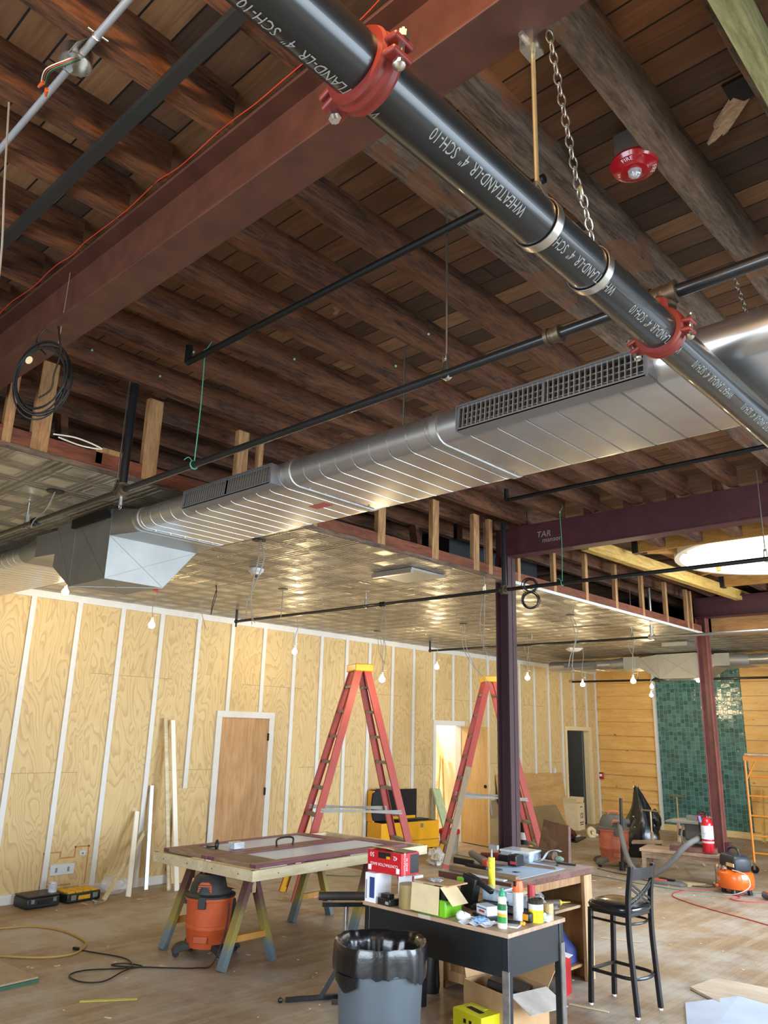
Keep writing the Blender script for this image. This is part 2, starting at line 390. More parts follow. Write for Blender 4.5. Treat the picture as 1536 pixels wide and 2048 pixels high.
M_white = plain('white_trim_paint', '#cfcdc8', .5, var=.04)
M_steel = plain('red_oxide_primer', '#4d2c20', .55, var=.22, scale=9, bmp=.25)
M_steeld = plain('dark_maroon_primer', '#4a2328', .5, var=.2, scale=9, bmp=.2)
M_galv = plain('galvanised_steel', '#c2c3c3', .3, .9, var=.09, scale=5)
M_galvb = plain('galvanised_sheet', '#a6a6a2', .5, .9, var=.1, scale=3)
M_zinc = plain('zinc_plate', '#c9c7c0', .3, 1, var=.08)
M_brass = plain('yellow_zinc_rod', '#b5ad8a', .35, .8, var=.12)
M_black = plain('black_steel_pipe', '#1b1d1f', .32, .25, var=.25, scale=6, coat=.25)
M_dark = plain('black_iron', '#141414', .5, .3, var=.2)
M_red = plain('red_coupling_paint', '#6f2017', .5, var=.15, scale=15)
M_blackplastic = plain('black_plastic', '#16181a', .4, var=.15)
M_cord = plain('black_cord', '#0d0d0d', .5, var=0)
M_wirew = plain('white_wire', '#cfc9b8', .5, var=.05)
M_wireg = plain('grey_cable', '#8b8578', .5, var=.1)
M_orange = plain('orange_plastic', '#d8612c', .42, var=.08)
M_yellow = plain('yellow_paint', '#cf9a10', .4, var=.06)
M_card = plain('cardboard', '#b59067', .8, var=.1, scale=8)
M_cardlight = plain('light_cardboard', '#d4c096', .8, var=.06)
M_paperw = plain('white_paper', '#e4e6ea', .7, var=.04)
M_lbl = plain('white_print', '#eeeeee', .6, var=0)
M_blk = plain('black_print', '#101010', .6, var=0)
M_stencil = plain('grey_stencil', '#91938f', .7, var=.1)
# ================================================================ SETTING
b = MB(); b.bb(-11, 3.2, -3.2, 17.2, -.12, 0); struct('floor', b, M_floor)
# boarded roof deck with a square hole for the round skylight
SKX0, SKX1, SKY0, SKY1 = -3.8, -1.24, 8.14, 10.7
b = MB()
b.bb(-9.2, SKX0, -3, 17.2, 4.06, 4.1); b.bb(SKX1, 3.1, -3, 17.2, 4.06, 4.1); b.bb(SKX0, SKX1, -3, SKY0, 4.06, 4.1); b.bb(SKX0, SKX1, SKY1, 17.2, 4.06, 4.1)
struct('ceiling', b, M_deck)
# pressed tin ceiling: along the left wall, and across past the third steel column
b = MB(); b.bb(-9.05, -4.3, -3, 17.05, 3.35, 3.362); b.bb(-4.3, 3.1, 11.72, 17.05, 3.35, 3.362); struct('ceiling', b, M_tin)
# left wall with two doorways
b = MB(); X0, X1 = -9.164, -9.044
D2 = (11.09, 11.85, 1.995); D3 = (15.62, 16.62, 1.99)
b.bb(X0, X1, -3, D2[0], 0, 4.06); b.bb(X0, X1, D2[0], D2[1], D2[2], 4.06); b.bb(X0, X1, D2[1], D3[0], 0, 4.06); b.bb(X0, X1, D3[0], D3[1], D3[2], 4.06); b.bb(X0, X1, D3[1], 17.05, 0, 4.06)
struct('wall_left', b, M_ply)
M_plaster = plain('painted_board', '#cfc4ac', .8, var=.05)
# far wall core, right wall and back wall with window openings
b = MB(); b.bb(-9.164, 3.1, 17.1, 17.25, 0, 4.06); struct('wall_far', b, M_plaster)
b = MB()
for y0, y1 in ((-3, 1.2), (5.2, 7.0), (12.0, 17.2)): b.bb(3.0, 3.15, y0, y1, 0, 4.06)
b.bb(3.0, 3.15, 1.2, 12, 0, .5); b.bb(3.0, 3.15, 1.2, 12, 3.0, 4.06)
struct('wall_right', b, M_plaster)
b = MB()
b.bb(-9.164, -3.85, -3.15, -3.0, 0, 4.06); b.bb(.65, 3.1, -3.15, -3.0, 0, 4.06); b.bb(-3.85, .65, -3.15, -3, 0, .55); b.bb(-3.85, .65, -3.15, -3, 2.85, 4.06)
struct('wall_back', b, M_plaster)
# white battens
BY = [2.05, 2.61, 3.17, 3.74, 4.30, 4.87, 5.43, 6.0, 6.565, 7.135, 7.72, 8.27, 8.82, 9.35, 9.92, 10.47, 11.03, 11.59, 12.13, 12.69, 13.24, 13.8, 14.353, 14.912, 15.455, 16.0, 16.55, 17.0]
for i, y in enumerate(BY):
    z0 = .10
    if y in (6.565, 7.135): z0 = 2.07
    if 11.0 < y < 12.0: z0 = 2.08
    if 15.6 < y < 16.6: z0 = 2.07
    if y == 6.0: z0 = 1.09
    b = MB(); b.bb(-9.044, -9.022, y-.031, y+.031, z0, 3.28)
    struct('trim_%d' % (i+1), b, M_white, bev=.002)
b = MB(); b.bb(-9.044, -9.018, -3, 17.05, 3.27, 3.35); struct('trim_40', b, M_white)
b = MB()
for y0, y1 in ((-3, 4.43), (4.72, 5.97), (7.4, 11.0), (11.95, 15.5)): b.bb(-9.044, -9.024, y0, y1, 0, .1)
struct('baseboard_left', b, M_white)
M_doorv = wood('door_veneer', '#a87b48', '#cda070', 'Z', .5, .5, 4, bmp=.05)
M_doorl = wood('pale_birch_door', '#cfa468', '#e6c48e', 'Z', .35, .5, 3, bmp=.03)
def frame(n, y0, y1, zt, w_=.09, m=M_white, head=True):
    b = MB(); b.bb(-9.05, -9.015, y0-w_, y0, 0, zt); b.bb(-9.05, -9.015, y1, y1+w_, 0, zt); b.bb(-9.05, -9.012, y0-w_, y1+w_, zt, zt+.085)
    b.bb(-9.17, -9.04, y0, y0+.015, 0, zt); b.bb(-9.17, -9.04, y1-.015, y1, 0, zt)
    struct('trim_%d' % n, b, m, bev=.002)
frame(41, 6.49, 7.31, 2.0); frame(42, 11.09, 11.85, 1.995, .075); frame(43, 15.62, 16.62, 1.985, .08, M_cardlight)
b = MB(); b.bb(-9.042, -9.03, 6.49, 7.31, 0, 2.0); d1 = struct('door_1', b, M_doorv)
for z in (1.75, 1.02, .3):
    b = MB(); b.bb(-9.03, -9.012, 7.295, 7.318, z-.05, z+.05); obj('hinge', MB().add([v-d1.location for v in b.v], b.f), M_dark, d1)
# open birch door
b = MB(); b.bar((-9.06, 11.87, 1.0), (-8.36, 11.745, 1.0), .04, 1.97); d2 = struct('door_2', b, M_doorl)
b = MB(); b.cyl((-8.42, 11.72, .98), (-8.42, 11.735, .98), .028); obj('lock_bore', MB().add([v-d2.location for v in b.v], b.f), M_dark, d2)
b = MB(); b.bar((-9.20, 16.60, 1.0), (-9.78, 16.85, 1.0), .04, 1.95); d3 = struct('door_3', b, plain('dark_grey_door', '#55585c', .5, var=.08))
b = MB(); b.sph((-9.70, 16.76, .98), .03); obj('door_knob', MB().add([v-d3.location for v in b.v], b.f), M_zinc, d3)
# small rooms behind the two doorways
M_closet = plain('warm_white_wall', '#f2ead4', .8, var=.03)
b = MB(); b.bb(-11, -9.164, 10.3, 10.4, 0, 2.9); b.bb(-11, -9.164, 12.7, 12.8, 0, 2.9); b.bb(-11.0, -10.9, 10.4, 12.7, 0, 2.9); b.bb(-11, -9.164, 10.4, 12.7, 2.8, 2.9); struct('wall_closet', b, M_closet)
b = MB(); b.bb(-11, -9.164, 14.7, 14.8, 0, 2.9); b.bb(-11, -9.164, 17.0, 17.1, 0, 2.9); b.bb(-10.6, -10.5, 14.8, 17, 0, 2.9); b.bb(-11, -9.164, 14.8, 17, 2.8, 2.9); struct('wall_hall', b, plain('grey_green_wall', '#a9ab93', .8, var=.03))
bulb_light((-10.1, 11.6, 2.4), 95, 'closet_light', (1, .92, .76), .06)
bulb_light((-9.9, 15.4, 2.4), 9, 'hall_light', (1, .86, .65), .06)
# far wall finishes: lapped pine on the left, teal tile, flush pine on the right
zs = [.0, .237, .505, .775, 1.058, 1.332, 1.598, 1.899, 2.203, 2.486, 2.773, 3.06, 3.34]
for i in range(len(zs)-1):
    z0, z1 = zs[i]+.003, zs[i+1]
    b = MB(); x0, x1 = -9.04, -7.66
    b.loft([[Vector((x, 17.1, z0)), Vector((x, 17.02, z0)), Vector((x, 17.02, z0+.02)), Vector((x, 17.065, z1)), Vector((x, 17.1, z1))] for x in (x0, x1)])
    struct('trim_%d' % (50+i), b, M_siding)
b = MB(); b.bb(-7.6, -5.76, 17.07, 17.099, .121, 3.349); solo('tile_panel', b, M_tile, 'tall teal glazed tile panel set between two pine walls', 'tile wall')
b = MB(); b.bb(-7.655, -7.6, 17.0, 17.1, 0, 3.35); struct('trim_70', b, M_white)
b = MB(); b.bb(-7.6, 3, 17.02, 17.1, 0, .12); struct('baseboard_far', b, wood('pale_base_board', '#d9b676', '#f0d49c', 'X', .6, .5, 3, bmp=.03))
for i in range(11):
    b = MB(); z0 = .12+i*.293; b.bb(-5.76, 3.0, 17.055, 17.1, z0+.004, z0+.289); struct('trim_%d' % (71+i), b, M_siding, bev=.004)
# round skylight well: plywood collar, white drum, open to the sky
CX, CY, SR = -2.52, 9.42, 1.16
b = MB(); n = 48
ring = lambda r, z: [Vector((CX+r*math.cos(2*math.pi*k/n), CY+r*math.sin(2*math.pi*k/n), z)) for k in range(n)]
def sqring(z):
    out = []
    for k in range(n):
        a = 2*math.pi*k/n; c, s = math.cos(a), math.sin(a); m_ = max(abs(c), abs(s)); out.append(Vector((CX+1.27*c/m_, CY+1.27*s/m_, z)))
    return out
b.loft([sqring(4.02), ring(SR+.06, 4.02), ring(SR+.06, 4.07), sqring(4.07), sqring(4.02)], cap=False); sk = struct('window_1', b, wood('ply_collar', '#8a5f38', '#b98a58', 'X', 1, .6, 4))
b = MB(); b.loft([ring(SR+.06, 3.94), ring(SR, 3.94), ring(SR, 4.75), ring(SR+.06, 4.75), ring(SR+.06, 3.94)], cap=False); obj('skylight_drum', MB().add([v-sk.location for v in b.v], b.f), plain('white_drum', '#f2ead6', .6, var=.02), sk)
area('skylight_day', (CX, CY, 4.72), (0, 0, 0), 1.9, 1.9, 190, (.82, .92, 1))
for (p, q, w_, h_, l) in (((-3.95, 7.35, 3.87), (-3.75, 11.75, 3.87), .09, .14, 'long pale double joist running beside the round skylight'),
                    ):
    b = MB(); b.bar(p, q, w_, h_); solo('trimmer_joist', b, M_newwood, l, 'joist')
for (y, l) in ((8.12, 'new pine header crossing in front of the round skylight'), (10.73, 'new pine header crossing behind the round skylight')):
    b = MB(); b.bb(-3.72, .3, y-.02, y+.02, 3.88, 4.05); solo('header_joist', b, M_newwoodX, l, 'joist', bev=.003)
    b = MB(); b.bb(-3.76, -3.70, y-.05, y+.05, 3.87, 4.04); solo('joist_hanger', b, M_dark, l.replace('new pine header crossing', 'black steel hanger at the left end of the header') , 'bracket')
for i, a in enumerate((150, 215)):
    a = math.radians(a); p = Vector((CX+1.1*math.cos(a), CY+1.1*math.sin(a), 4.0)); q = Vector((CX+1.55*math.cos(a), CY+1.55*math.sin(a), 4.0))
    b = MB(); b.bar(p, q, .04, .09); solo('diagonal_brace', b, M_newwoodX, 'short diagonal brace at the %s of the round skylight collar' % ('far left' if i == 0 else 'near left'), 'brace')
# ---------------------------------------------------------------- joists
def joist(x, y0, y1, m=M_joist, w_=.075, z0=3.9, z1=4.06, j=.012):
    """x = left face"""
    b = MB(); k = max(3, int((y1-y0)/.35)); rings = []
    for i in range(k+1):
        y = y0+(y1-y0)*i/k; a = [random.uniform(-j, j)*.6 for _ in range(4)]
        rings.append([Vector((x+a[0], y, z0+a[1])), Vector((x+w_+a[2], y, z0+a[3])), Vector((x+w_+a[2], y, z1)), Vector((x+a[0], y, z1))])
    b.loft(rings); return b
J0 = [-.35, -.75, -1.18, -1.6, -2.01, -2.42, -2.72, -3.12, -3.52, -3.92, -4.4, -4.9]
for i, x in enumerate(J0): solo('ceiling_joist', joist(x, -3, 1.24), M_joist, 'orange-lit old timber joist on the near side of the front steel beam', 'joist', 'joists in front of the first steel beam')
J1 = [-.15, -.55, -.92, -1.30, -1.68, -2.10, -2.51, -2.93, -3.33, -3.70, -4.14, -4.6, -5.05, -5.5]
LJ = {-.92: 'weathered grey-brown joist just above the red fire alarm', -1.30: 'weathered joist whose end meets the front beam beside the brass rod',
      -.55: 'dark knotty joist at the top right corner of the photo'}
for x in J1:
    solo('ceiling_joist', joist(x, 1.36, 6.4, M_joistgrey if x > -1.8 else M_joist, .085 if x > -1.8 else .072), M_joistgrey if x > -1.8 else M_joist, LJ.get(x, 'brown timber joist spanning between the first and second steel beams'), 'joist', None if x in LJ else 'joists between the first two steel beams')
for x in [.6, 1.05, 1.5, 1.95, 2.4]: solo('ceiling_joist', joist(x, -3, 17), M_joist, 'old timber joist running beyond the right edge of the photo', 'joist', 'joists right of view')
for x in [-4.14, -4.55, -4.95]: solo('ceiling_joist', joist(x, 6.42, 17, z0=3.88), M_joist, 'dark timber joist above the stud bulkhead past the middle column', 'joist', 'joists over the bulkhead')
for x in [-3.45, -3.05, -2.65, -2.25, -1.85, -1.45, -1.05]:
    solo('ceiling_joist', joist(x, 6.42, 8.1), M_joist, 'short joist stub between the second steel beam and the skylight header', 'joist', 'cut joists before the skylight')
    solo('ceiling_joist', joist(x, 10.76, 17), M_joist, 'joist running on past the far header of the skylight', 'joist', 'cut joists beyond the skylight')
b = MB(); b.bb(-.50, -.44, 1.36, 3.4, 3.78, 3.92); solo('sistered_board', b, wood('greenish_treated_board', '#7c7a4c', '#b9b27e', 'Y', 1.3, .7, 4), 'pale green treated board fixed beside the top right joist', 'board')
# ---------------------------------------------------------------- steel beams and columns
def ibeam(y0, y1, z0, z1, x0, x1):
    b = MB(); ym = (y0+y1)/2; b.bb(x0, x1, y0, y1, z0, z0+.014); b.bb(x0, x1, y0, y1, z1-.014, z1); b.bb(x0, x1, ym-.005, ym+.005, z0+.01, z1-.01); return b
solo('steel_beam', ibeam(1.23, 1.375, 3.6, 3.885, -4.45, 3.0), M_steel, 'nearest red-oxide steel beam crossing the top left of the photo', 'beam', bev=.003)
sb2 = thing('steel_beam', 'dark maroon steel beam with handwriting, above the middle column', 'beam', (0, 6.44, 3.6))
b = MB(); b.bb(-4.42, 3.0, -.075, .075, 0, .014); b.bb(-4.42, 3, -.075, .075, .27, .285); b.bb(-4.42, 3, -.066, -.05, .01, .28); obj('beam_section', b, M_steeld, sb2, bev=.002)
for t, x, z, s in (('TAR', -3.86, .165, .085), ('manson', -3.77, .105, .07)):
    obj('handwriting', text_mb(t, s, Matrix.Rotation(R90, 3, 'X'), (x, -.0675, z), shear=.15), M_stencil, sb2)
solo('steel_beam', ibeam(11.35, 11.5, 3.58, 3.87, -4.42, 3.0), M_steeld, 'farthest dark steel beam, over the right-hand column', 'beam', bev=.003)
b = MB(); b.bb(-4.25, 3.0, 11.6, 11.72, 3.35, 3.6); solo('fascia_board', b, wood('fascia_fir', '#9a6838', '#c8955c', 'X', 1, .6, 5), 'reddish plywood fascia boards under the farthest steel beam', 'board')
def column(name, label, x, y, m, z0=0, base=True):
    t = thing(name, label, 'column', (x, y, z0)); b = MB(); h = 3.6-z0
    b.bb(-.075, -.063, -.07, .07, 0, h); b.bb(.063, .075, -.07, .07, 0, h); b.bb(-.075, .075, -.006, .006, 0, h); obj('column_section', b, m, t, bev=.002)
    b = MB(); b.bb(-.11, .11, -.11, .11, 0, .02); obj('base_plate', b, m, t)
    for i, (dx, dy) in enumerate(((-.09, -.09), (.09, -.09), (-.09, .09), (.09, .09))):
        b = MB(); b.cyl((dx, dy, .02), (dx, dy, .045), .012, n=6); obj('bolt', b, M_zinc, t)
    return t
M_colm = plain('maroon_column_paint', '#3a1f25', .45, var=.12, scale=8)
column('steel_column', 'red-brown steel column at the left edge under the front beam', -4.36, 1.3, M_steel)
column('steel_column', 'middle maroon steel column rising behind the wooden counter', -4.355, 6.44, M_colm)
c3 = column('steel_column', 'right-hand maroon steel column carrying the fire extinguisher', -4.33, 11.45, plain('red_brown_column_paint', '#6a3a35', .45, var=.25, scale=7))
b = MB(); b.bb(.08, .14, -.05, .05, 0, .55); obj('clip_angle', b, M_steeld, c3)
# ---------------------------------------------------------------- bulkhead framing along the tin ceiling edge
for (y0, y1) in ((1.4, 6.36), (6.52, 11.36)):
    b = MB(); b.bb(-4.34, -4.30, y0, y1, 3.365, 3.47); solo('bottom_plate', b, M_plate, 'reddish 2x4 plate along the tin ceiling edge, %s' % ('left of the middle column' if y0 < 2 else 'right of the middle column'), 'plate')
    b = MB(); b.bb(-4.30, -4.288, y0, y1, 3.345, 3.375); solo('edge_strip', b, M_white if y0 > 2 else M_joistgrey, '%s strip edging the tin ceiling %s the middle column' % (('white', 'right of') if y0 > 2 else ('thin wood', 'left of')), 'trim strip')
ST = [(1.487, .05), (1.66, .1), (2.36, .1), (3.07, .09), (3.24, .04), (3.8, .04), (4.53, .09), (5.24, .09), (5.86, .09), (6.1, .06), (6.6, .05), (7.3, .05), (8.0, .06), (8.73, .06), (9.46, .06), (10.18, .06), (10.88, .06), (11.03, .05)]
for i, (y, w_) in enumerate(ST):
    b = MB(); b.bb(-4.345, -4.298, y-w_*.3, y+w_*.7, 3.372, 3.93)
    solo('wall_stud', b, M_stud, 'pale %s stud of the ceiling bulkhead %s the middle column' % ('wide' if w_ > .08 else 'narrow', 'left of' if y < 6.4 else 'right of'), 'stud', 'bulkhead studs %s %s' % ('left' if y < 6.4 else 'right', 'wide' if w_ > .08 else 'narrow'), bev=.002)
for (x, y, dz, l) in ((-4.9, 2.1, .5, 'dark inner stud behind the coiled black cable'), (-4.9, 5.75, .5, 'grey slanted stud inside the dark cavity left of the middle column')):
    b = MB(); b.bar((x, y, 3.37), (x-.05, y-.05, 3.88), .05, .09, (1, 0, 0)); solo('inner_stud', b, M_joist, l, 'stud')
b = MB(); b.bb(-6.6, -5.2, 6.6, 8.4, 3.45, 4.055); solo('attic_duct', b, plain('dark_sheet_metal', '#3c3c3e', .5, .5, var=.1), 'dark sheet metal box inside the cavity above the tin ceiling', 'duct')
b = MB(); b.bb(-4.42, -4.30, 2.02, 2.06, 3.40, 3.5); b.bb(-4.42, -4.28, 2.05, 2.2, 3.47, 3.5); solo('scrap_block', b, M_stud, 'small offcut block nailed on the ceiling edge near the cable coil', 'wood block')
# ================================================================ DUCTS
def oval(x, y0, y1, zb, R, n=10, g=0):
    """flat-oval ring in the plane x"""
    zc = zb+R; R2 = R+g; pts = []
    for k in range(n+1):
        a = -math.pi/2-math.pi*k/n; pts.append(Vector((x, y0+R2*math.cos(a), zc+R2*math.sin(a))))
    for k in range(n+1):
        a = math.pi/2-math.pi*k/n; pts.append(Vector((x, y1+R2*math.cos(a), zc+R2*math.sin(a))))
    return pts
def rect(x, y0, y1, z0, z1, n=10):
    pts = []
    for k in range(n+1): pts.append(Vector((x, y0, z0+(z1-z0)*k/n)))
    for k in range(n+1): pts.append(Vector((x, y1, z1-(z1-z0)*k/n)))
    return pts
def duct_run(parent, x0, x1, y0, y1, zb, R, pitch, name='duct_section', m=None):
    b = MB(); st = []; x = x0; s = 1 if x1 > x0 else -1
    rings = [oval(x0, y0, y1, zb, R)]
    xx = x0+s*pitch
    while (x1-xx)*s > .03:
        for dx, g in ((-.005, 0), (-.002, -.009), (.002, -.009), (.005, 0)): rings.append(oval(xx+s*dx, y0, y1, zb, R, g=g))
        xx += s*pitch
    rings.append(oval(x1, y0, y1, zb, R)); b.loft(rings); return obj(name, b, m or M_galv, parent, ang=26)
def grille(parent, x0, x1, yf, z0, z1, pitch=.023, tilt=.0):
    b = MB(); fw = .014
    def P(x, z, d): t = (z-z0)/(z1-z0); return Vector((x, yf+d+tilt*t, z))
    b.bar(P(x0, z0, 0), P(x1, z0, 0), .012, fw); b.bar(P(x0, z1, 0), P(x1, z1, 0), .012, fw)
    for x in (x0, (x0+x1)/2, x1): b.bar(P(x, z0, 0), P(x, z1, 0), .012, fw, (0, 1, 0))
    g = obj('grille_frame', b, plain('grille_grey_metal', '#77797c', .45, .6, var=.05), parent)
    b = MB(); x = x0+pitch
    while x < x1-.01: b.bar(P(x, z0, .0), P(x, z1, .0), .012, .004, (1, 0, 0)); x += pitch
    obj('vertical_blades', b, plain('grille_blades', '#a8a8a4', .4, .7, var=.05), g)
    b = MB()
    for k in range(1, 4): z = z0+(z1-z0)*k/4; b.bar(P(x0, z, .02), P(x1, z, .02), .01, .003)
    obj('horizontal_blades', b, plain('grille_blades', '#a8a8a4'), g)
    b = MB(); b.bb(x0-.01, x1+.01, yf-.006, yf+.07, z1, z1+.006); b.bb(x0-.01, x1+.01, yf-.006, yf+.07, z0-.006, z0); b.bb(x0-.012, x0-.006, yf-.006, yf+.07, z0, z1); b.bb(x1+.006, x1+.012, yf-.006, yf+.07, z0, z1); obj('grille_sleeve', b, plain('grille_grey_metal', '#77797c'), g)
    b = MB(); b.add([P(x0, z0, .03), P(x1, z0, .03), P(x1, z1, .03), P(x0, z1, .03)], [(0, 1, 2, 3)]); b.add([P(x0, z0, .034), P(x1, z0, .034), P(x1, z1, .034), P(x0, z1, .034)], [(0, 1, 2, 3)])
    obj('dark_opening', b, M_dark, g)
def collar(parent, x, y0, y1, zb, R, w_=.045):
    b = MB(); b.loft([oval(x-w_/2, y0, y1, zb, R, g=.001), oval(x-w_/2+.004, y0, y1, zb, R, g=.006), oval(x+w_/2-.004, y0, y1, zb, R, g=.006), oval(x+w_/2, y0, y1, zb, R, g=.001)]); obj('collar', b, M_galvb, parent, ang=50)
    for k in range(5):
        b = MB(); p = Vector((x+w_*.9, y0+(y1-y0)*(.1+.2*k), zb-.001)); b.cyl(p, p-Vector((0, 0, .005)), .006, n=6)
        obj('screw', b, M_zinc, parent)
def plenum(parent, xs, y0, y1, zc0, zc1, zlow, ylow, R, yo, side=1):
    """central sheet metal box with sloped shoulders. xs = (oval end, rect end, box right, box left, shoulder left, rect left, oval left)"""
    xA, xB, xC, xD, xE, xF, xG = xs; n = 10
    b = MB(); b.loft([oval(xA, yo[0], yo[1], zc0, R), rect(xB, y0, y1, zc0, zc1)]); obj('transition', b, M_galvb, parent, ang=20)
    # centre box: vertical ends, bottom narrower than top
    b = MB()
    def sec(x, zl, yl): return [Vector((x, y0, zc1)), Vector((x, y1, zc1)), Vector((x, y1, zc0)), Vector((x, yl, zl)), Vector((x, y0, zl))]
    b.loft([sec(xB, zlow, ylow), sec(xD, zlow, ylow)]); obj('plenum_box', b, M_galvb, parent, ang=15)
    b = MB(); b.loft([sec(xD, zlow, ylow), sec(xE, zc0-.12, y1-.05)]); obj('shoulder', b, M_galvb, parent, ang=15)
    b = MB(); b.loft([rect(xE, y0, y1, zc0-.02, zc1-.03), rect(xF, y0, y1, zc0, zc1-.02)]); obj('box_section', b, M_galvb, parent, ang=20)
    b = MB(); b.loft([rect(xF, y0, y1, zc0, zc1-.02), oval(xG, yo[0], yo[1], zc0, R)]); obj('transition', b, M_galvb, parent, ang=20)
    # creases (cross-broken stiffening) as thin raised ridges
    b = MB(); e = .0015
    def rid(p, q): b.bar(p, q, .005, .002, (0, 1, 0))
    rid((xB+e, y0, zc0), (xB+e, ylow, zlow)); rid((xB+e, y1, zc0), (xB+e, y0, zlow)); rid((xB+e, y0, zc0), (xB+e, y1, zc0))
    rid((xB, y0-e, zc1), (xD, y0-e, zlow)); rid((xB, y0-e, zlow), (xD, y0-e, zc1)); rid((xD, y0-e, zc1), (xD, y0-e, zlow)); rid((xB, y0-e, zc1), (xB, y0-e, zlow))
    rid((xB, y0-e, zlow), (xD, y0-e, zlow)); rid((xD, y0-e, zlow), (xE, y0-e, zc1)); rid((xB, y0, zlow-e), (xD, ylow, zlow-e)); rid((xB, ylow, zlow-e), (xD, y0, zlow-e))
    obj('seam_ridges', b, M_galvb, parent)
R_, ZB, YA, YB = .077, 3.14, 2.567, 3.137
dt = thing('flat_oval_duct', 'near galvanised flat-oval duct with two side grilles crossing the middle of the photo', 'air duct', (0, 0, 0))
duct_run(dt, -4.66, -3.05, YA, YB, ZB, R_, .118)
duct_run(dt, -3.05, -2.03, YA, YB, ZB, R_, .118)
duct_run(dt, -2.03, -.88, YA, YB, ZB, R_, .14)
duct_run(dt, -.88, 2.9, YA, YB, ZB, R_+.004, .27)
for x in (-4.6, -3.06, -2.06): collar(dt, x, YA, YB, ZB, R_)
grille(dt, -3.97, -3.15, 2.452, 3.155, 3.255, tilt=.01); grille(dt, -1.885, -1.05, 2.452, 3.135, 3.24, tilt=.01)
b = MB(); b.bb(-3.30, -3.16, 2.86, 2.93, ZB-.0012, ZB-.0006); obj('red_sticker', b, plain('red_sticker', '#a8404a', .5, var=0), dt)['label'] = 'small red sticker under the duct'
plenum(dt, (-4.66, -4.95, -4.95, -5.48, -5.79, -6.15, -6.45), 2.50, 3.2, ZB, 3.335, 2.84, 2.95, R_, (YA, YB))
b = MB(); b.bb(-5.5, -4.97, 2.475, 2.5, 3.27, 3.30); b.bb(-5.5, -4.97, 2.47, 2.474, 3.27, 3.335); obj('hanging_angle', b, M_dark, dt)
duct_run(dt, -6.45, -9.0, YA, YB, ZB, R_, .118)
grille(dt, -8.0, -7.15, 2.452, 3.155, 3.255, tilt=.01)
# far duct
df = thing('flat_oval_duct', 'far galvanised duct with a diamond-creased box in front of the teal tile', 'air duct', (0, 0, 0))
Yf = 13.75
duct_run(df, -8.25, -6.95, Yf, Yf+.5, 3.1, .088, .5); duct_run(df, -4.45, 2.5, Yf, Yf+.5, 3.1, .088, .6)
def sec2(x, z0, z1): return [Vector((x, Yf-.1, z1)), Vector((x, Yf+.6, z1)), Vector((x, Yf+.5, z0)), Vector((x, Yf-.1, z0))]
def hx(xs, nm):
    b = MB(); b.loft([sec2(*a) for a in xs]); obj(nm, b, M_galvb, df, ang=10)
b = MB(); b.loft([oval(-6.95, Yf, Yf+.5, 3.1, .088), rect(-6.65, Yf-.1, Yf+.6, 3.09, 3.3)]); obj('transition', b, M_galvb, df, ang=20)
hx([(-6.65, 3.09, 3.3), (-6.35, 3.09, 3.3)], 'box_section'); hx([(-6.35, 3.09, 3.28), (-6.0, 2.9, 3.32)], 'shoulder'); hx([(-6.0, 2.9, 3.32), (-5.3, 2.9, 3.33)], 'plenum_box')
hx([(-5.3, 2.9, 3.32), (-5.0, 3.09, 3.28)], 'shoulder'); hx([(-5.0, 3.09, 3.3), (-4.75, 3.09, 3.3)], 'box_section')
b = MB(); b.loft([rect(-4.75, Yf-.1, Yf+.6, 3.09, 3.3), oval(-4.45, Yf, Yf+.5, 3.1, .088)]); obj('transition', b, M_galvb, df, ang=20)
b = MB(); e = Yf-.102
for p, q in (((-6, 3.32), (-5.3, 2.9)), ((-6, 2.9), (-5.3, 3.32)), ((-6, 2.9), (-6, 3.32)), ((-5.3, 2.9), (-5.3, 3.32)), ((-6, 2.9), (-5.3, 2.9)), ((-6.35, 3.09), (-6.35, 3.3)), ((-6.65, 3.09), (-6.65, 3.3)), ((-6.35, 3.28), (-6, 2.92)), ((-5.0, 3.28), (-5.3, 2.92))):
    b.bar((p[0], e, p[1]), (q[0], e, q[1]), .012, .012, (0, 1, 0))
obj('seam_ridges', b, M_galvb, df)
b = MB(); b.bb(-7.9, -7.2, Yf-.1, Yf-.08, 3.15, 3.23); obj('grille_frame', b, plain('grille_grey_metal', '#77797c'), df)
# ================================================================ BIG SPRINKLER MAIN
PX, PZ, PR = -.822, 3.05, .0572
mp = thing('sprinkler_main', 'thick black 4 inch pipe with stencilled lettering running diagonally across the top right', 'pipe', (PX, 0, PZ))
M_main = plain('black_painted_pipe', '#1d1f20', .33, .15, var=.18, scale=5, coat=.35)
b = MB(); b.cyl((0, -2.5, 0), (0, 11.3, 0), PR, n=48); obj('pipe_body', b, M_main, mp)
vx, vz = -PX, 1.9-PZ; va = math.atan2(vz, vx)     # angle that faces the viewer's side and floor
def subdiv(mb, L):
    import bmesh
    me = bpy.data.meshes.new('t'); me.from_pydata([tuple(v) for v in mb.v], [], mb.f); bm = bmesh.new(); bm.from_mesh(me)
    bmesh.ops.triangulate(bm, faces=bm.faces)
    for _ in range(3):
        e = [x for x in bm.edges if x.calc_length() > L]
        if e: bmesh.ops.subdivide_edges(bm, edges=e, cuts=1); bmesh.ops.triangulate(bm, faces=bm.faces)
    o = MB(); bm.verts.index_update(); o.add([v.co.copy() for v in bm.verts], [tuple(v.index for v in f.verts) for f in bm.faces]); bm.free(); bpy.data.meshes.remove(me); return o
def pipemap(y0, off=0.0, flip=False):
    def f(v):
        a = va-(v.y)/PR+off     # letter tops towards -x
        return Vector(((PR+.0009)*math.cos(a), y0-v.x, (PR+.0009)*math.sin(a)))
    return f
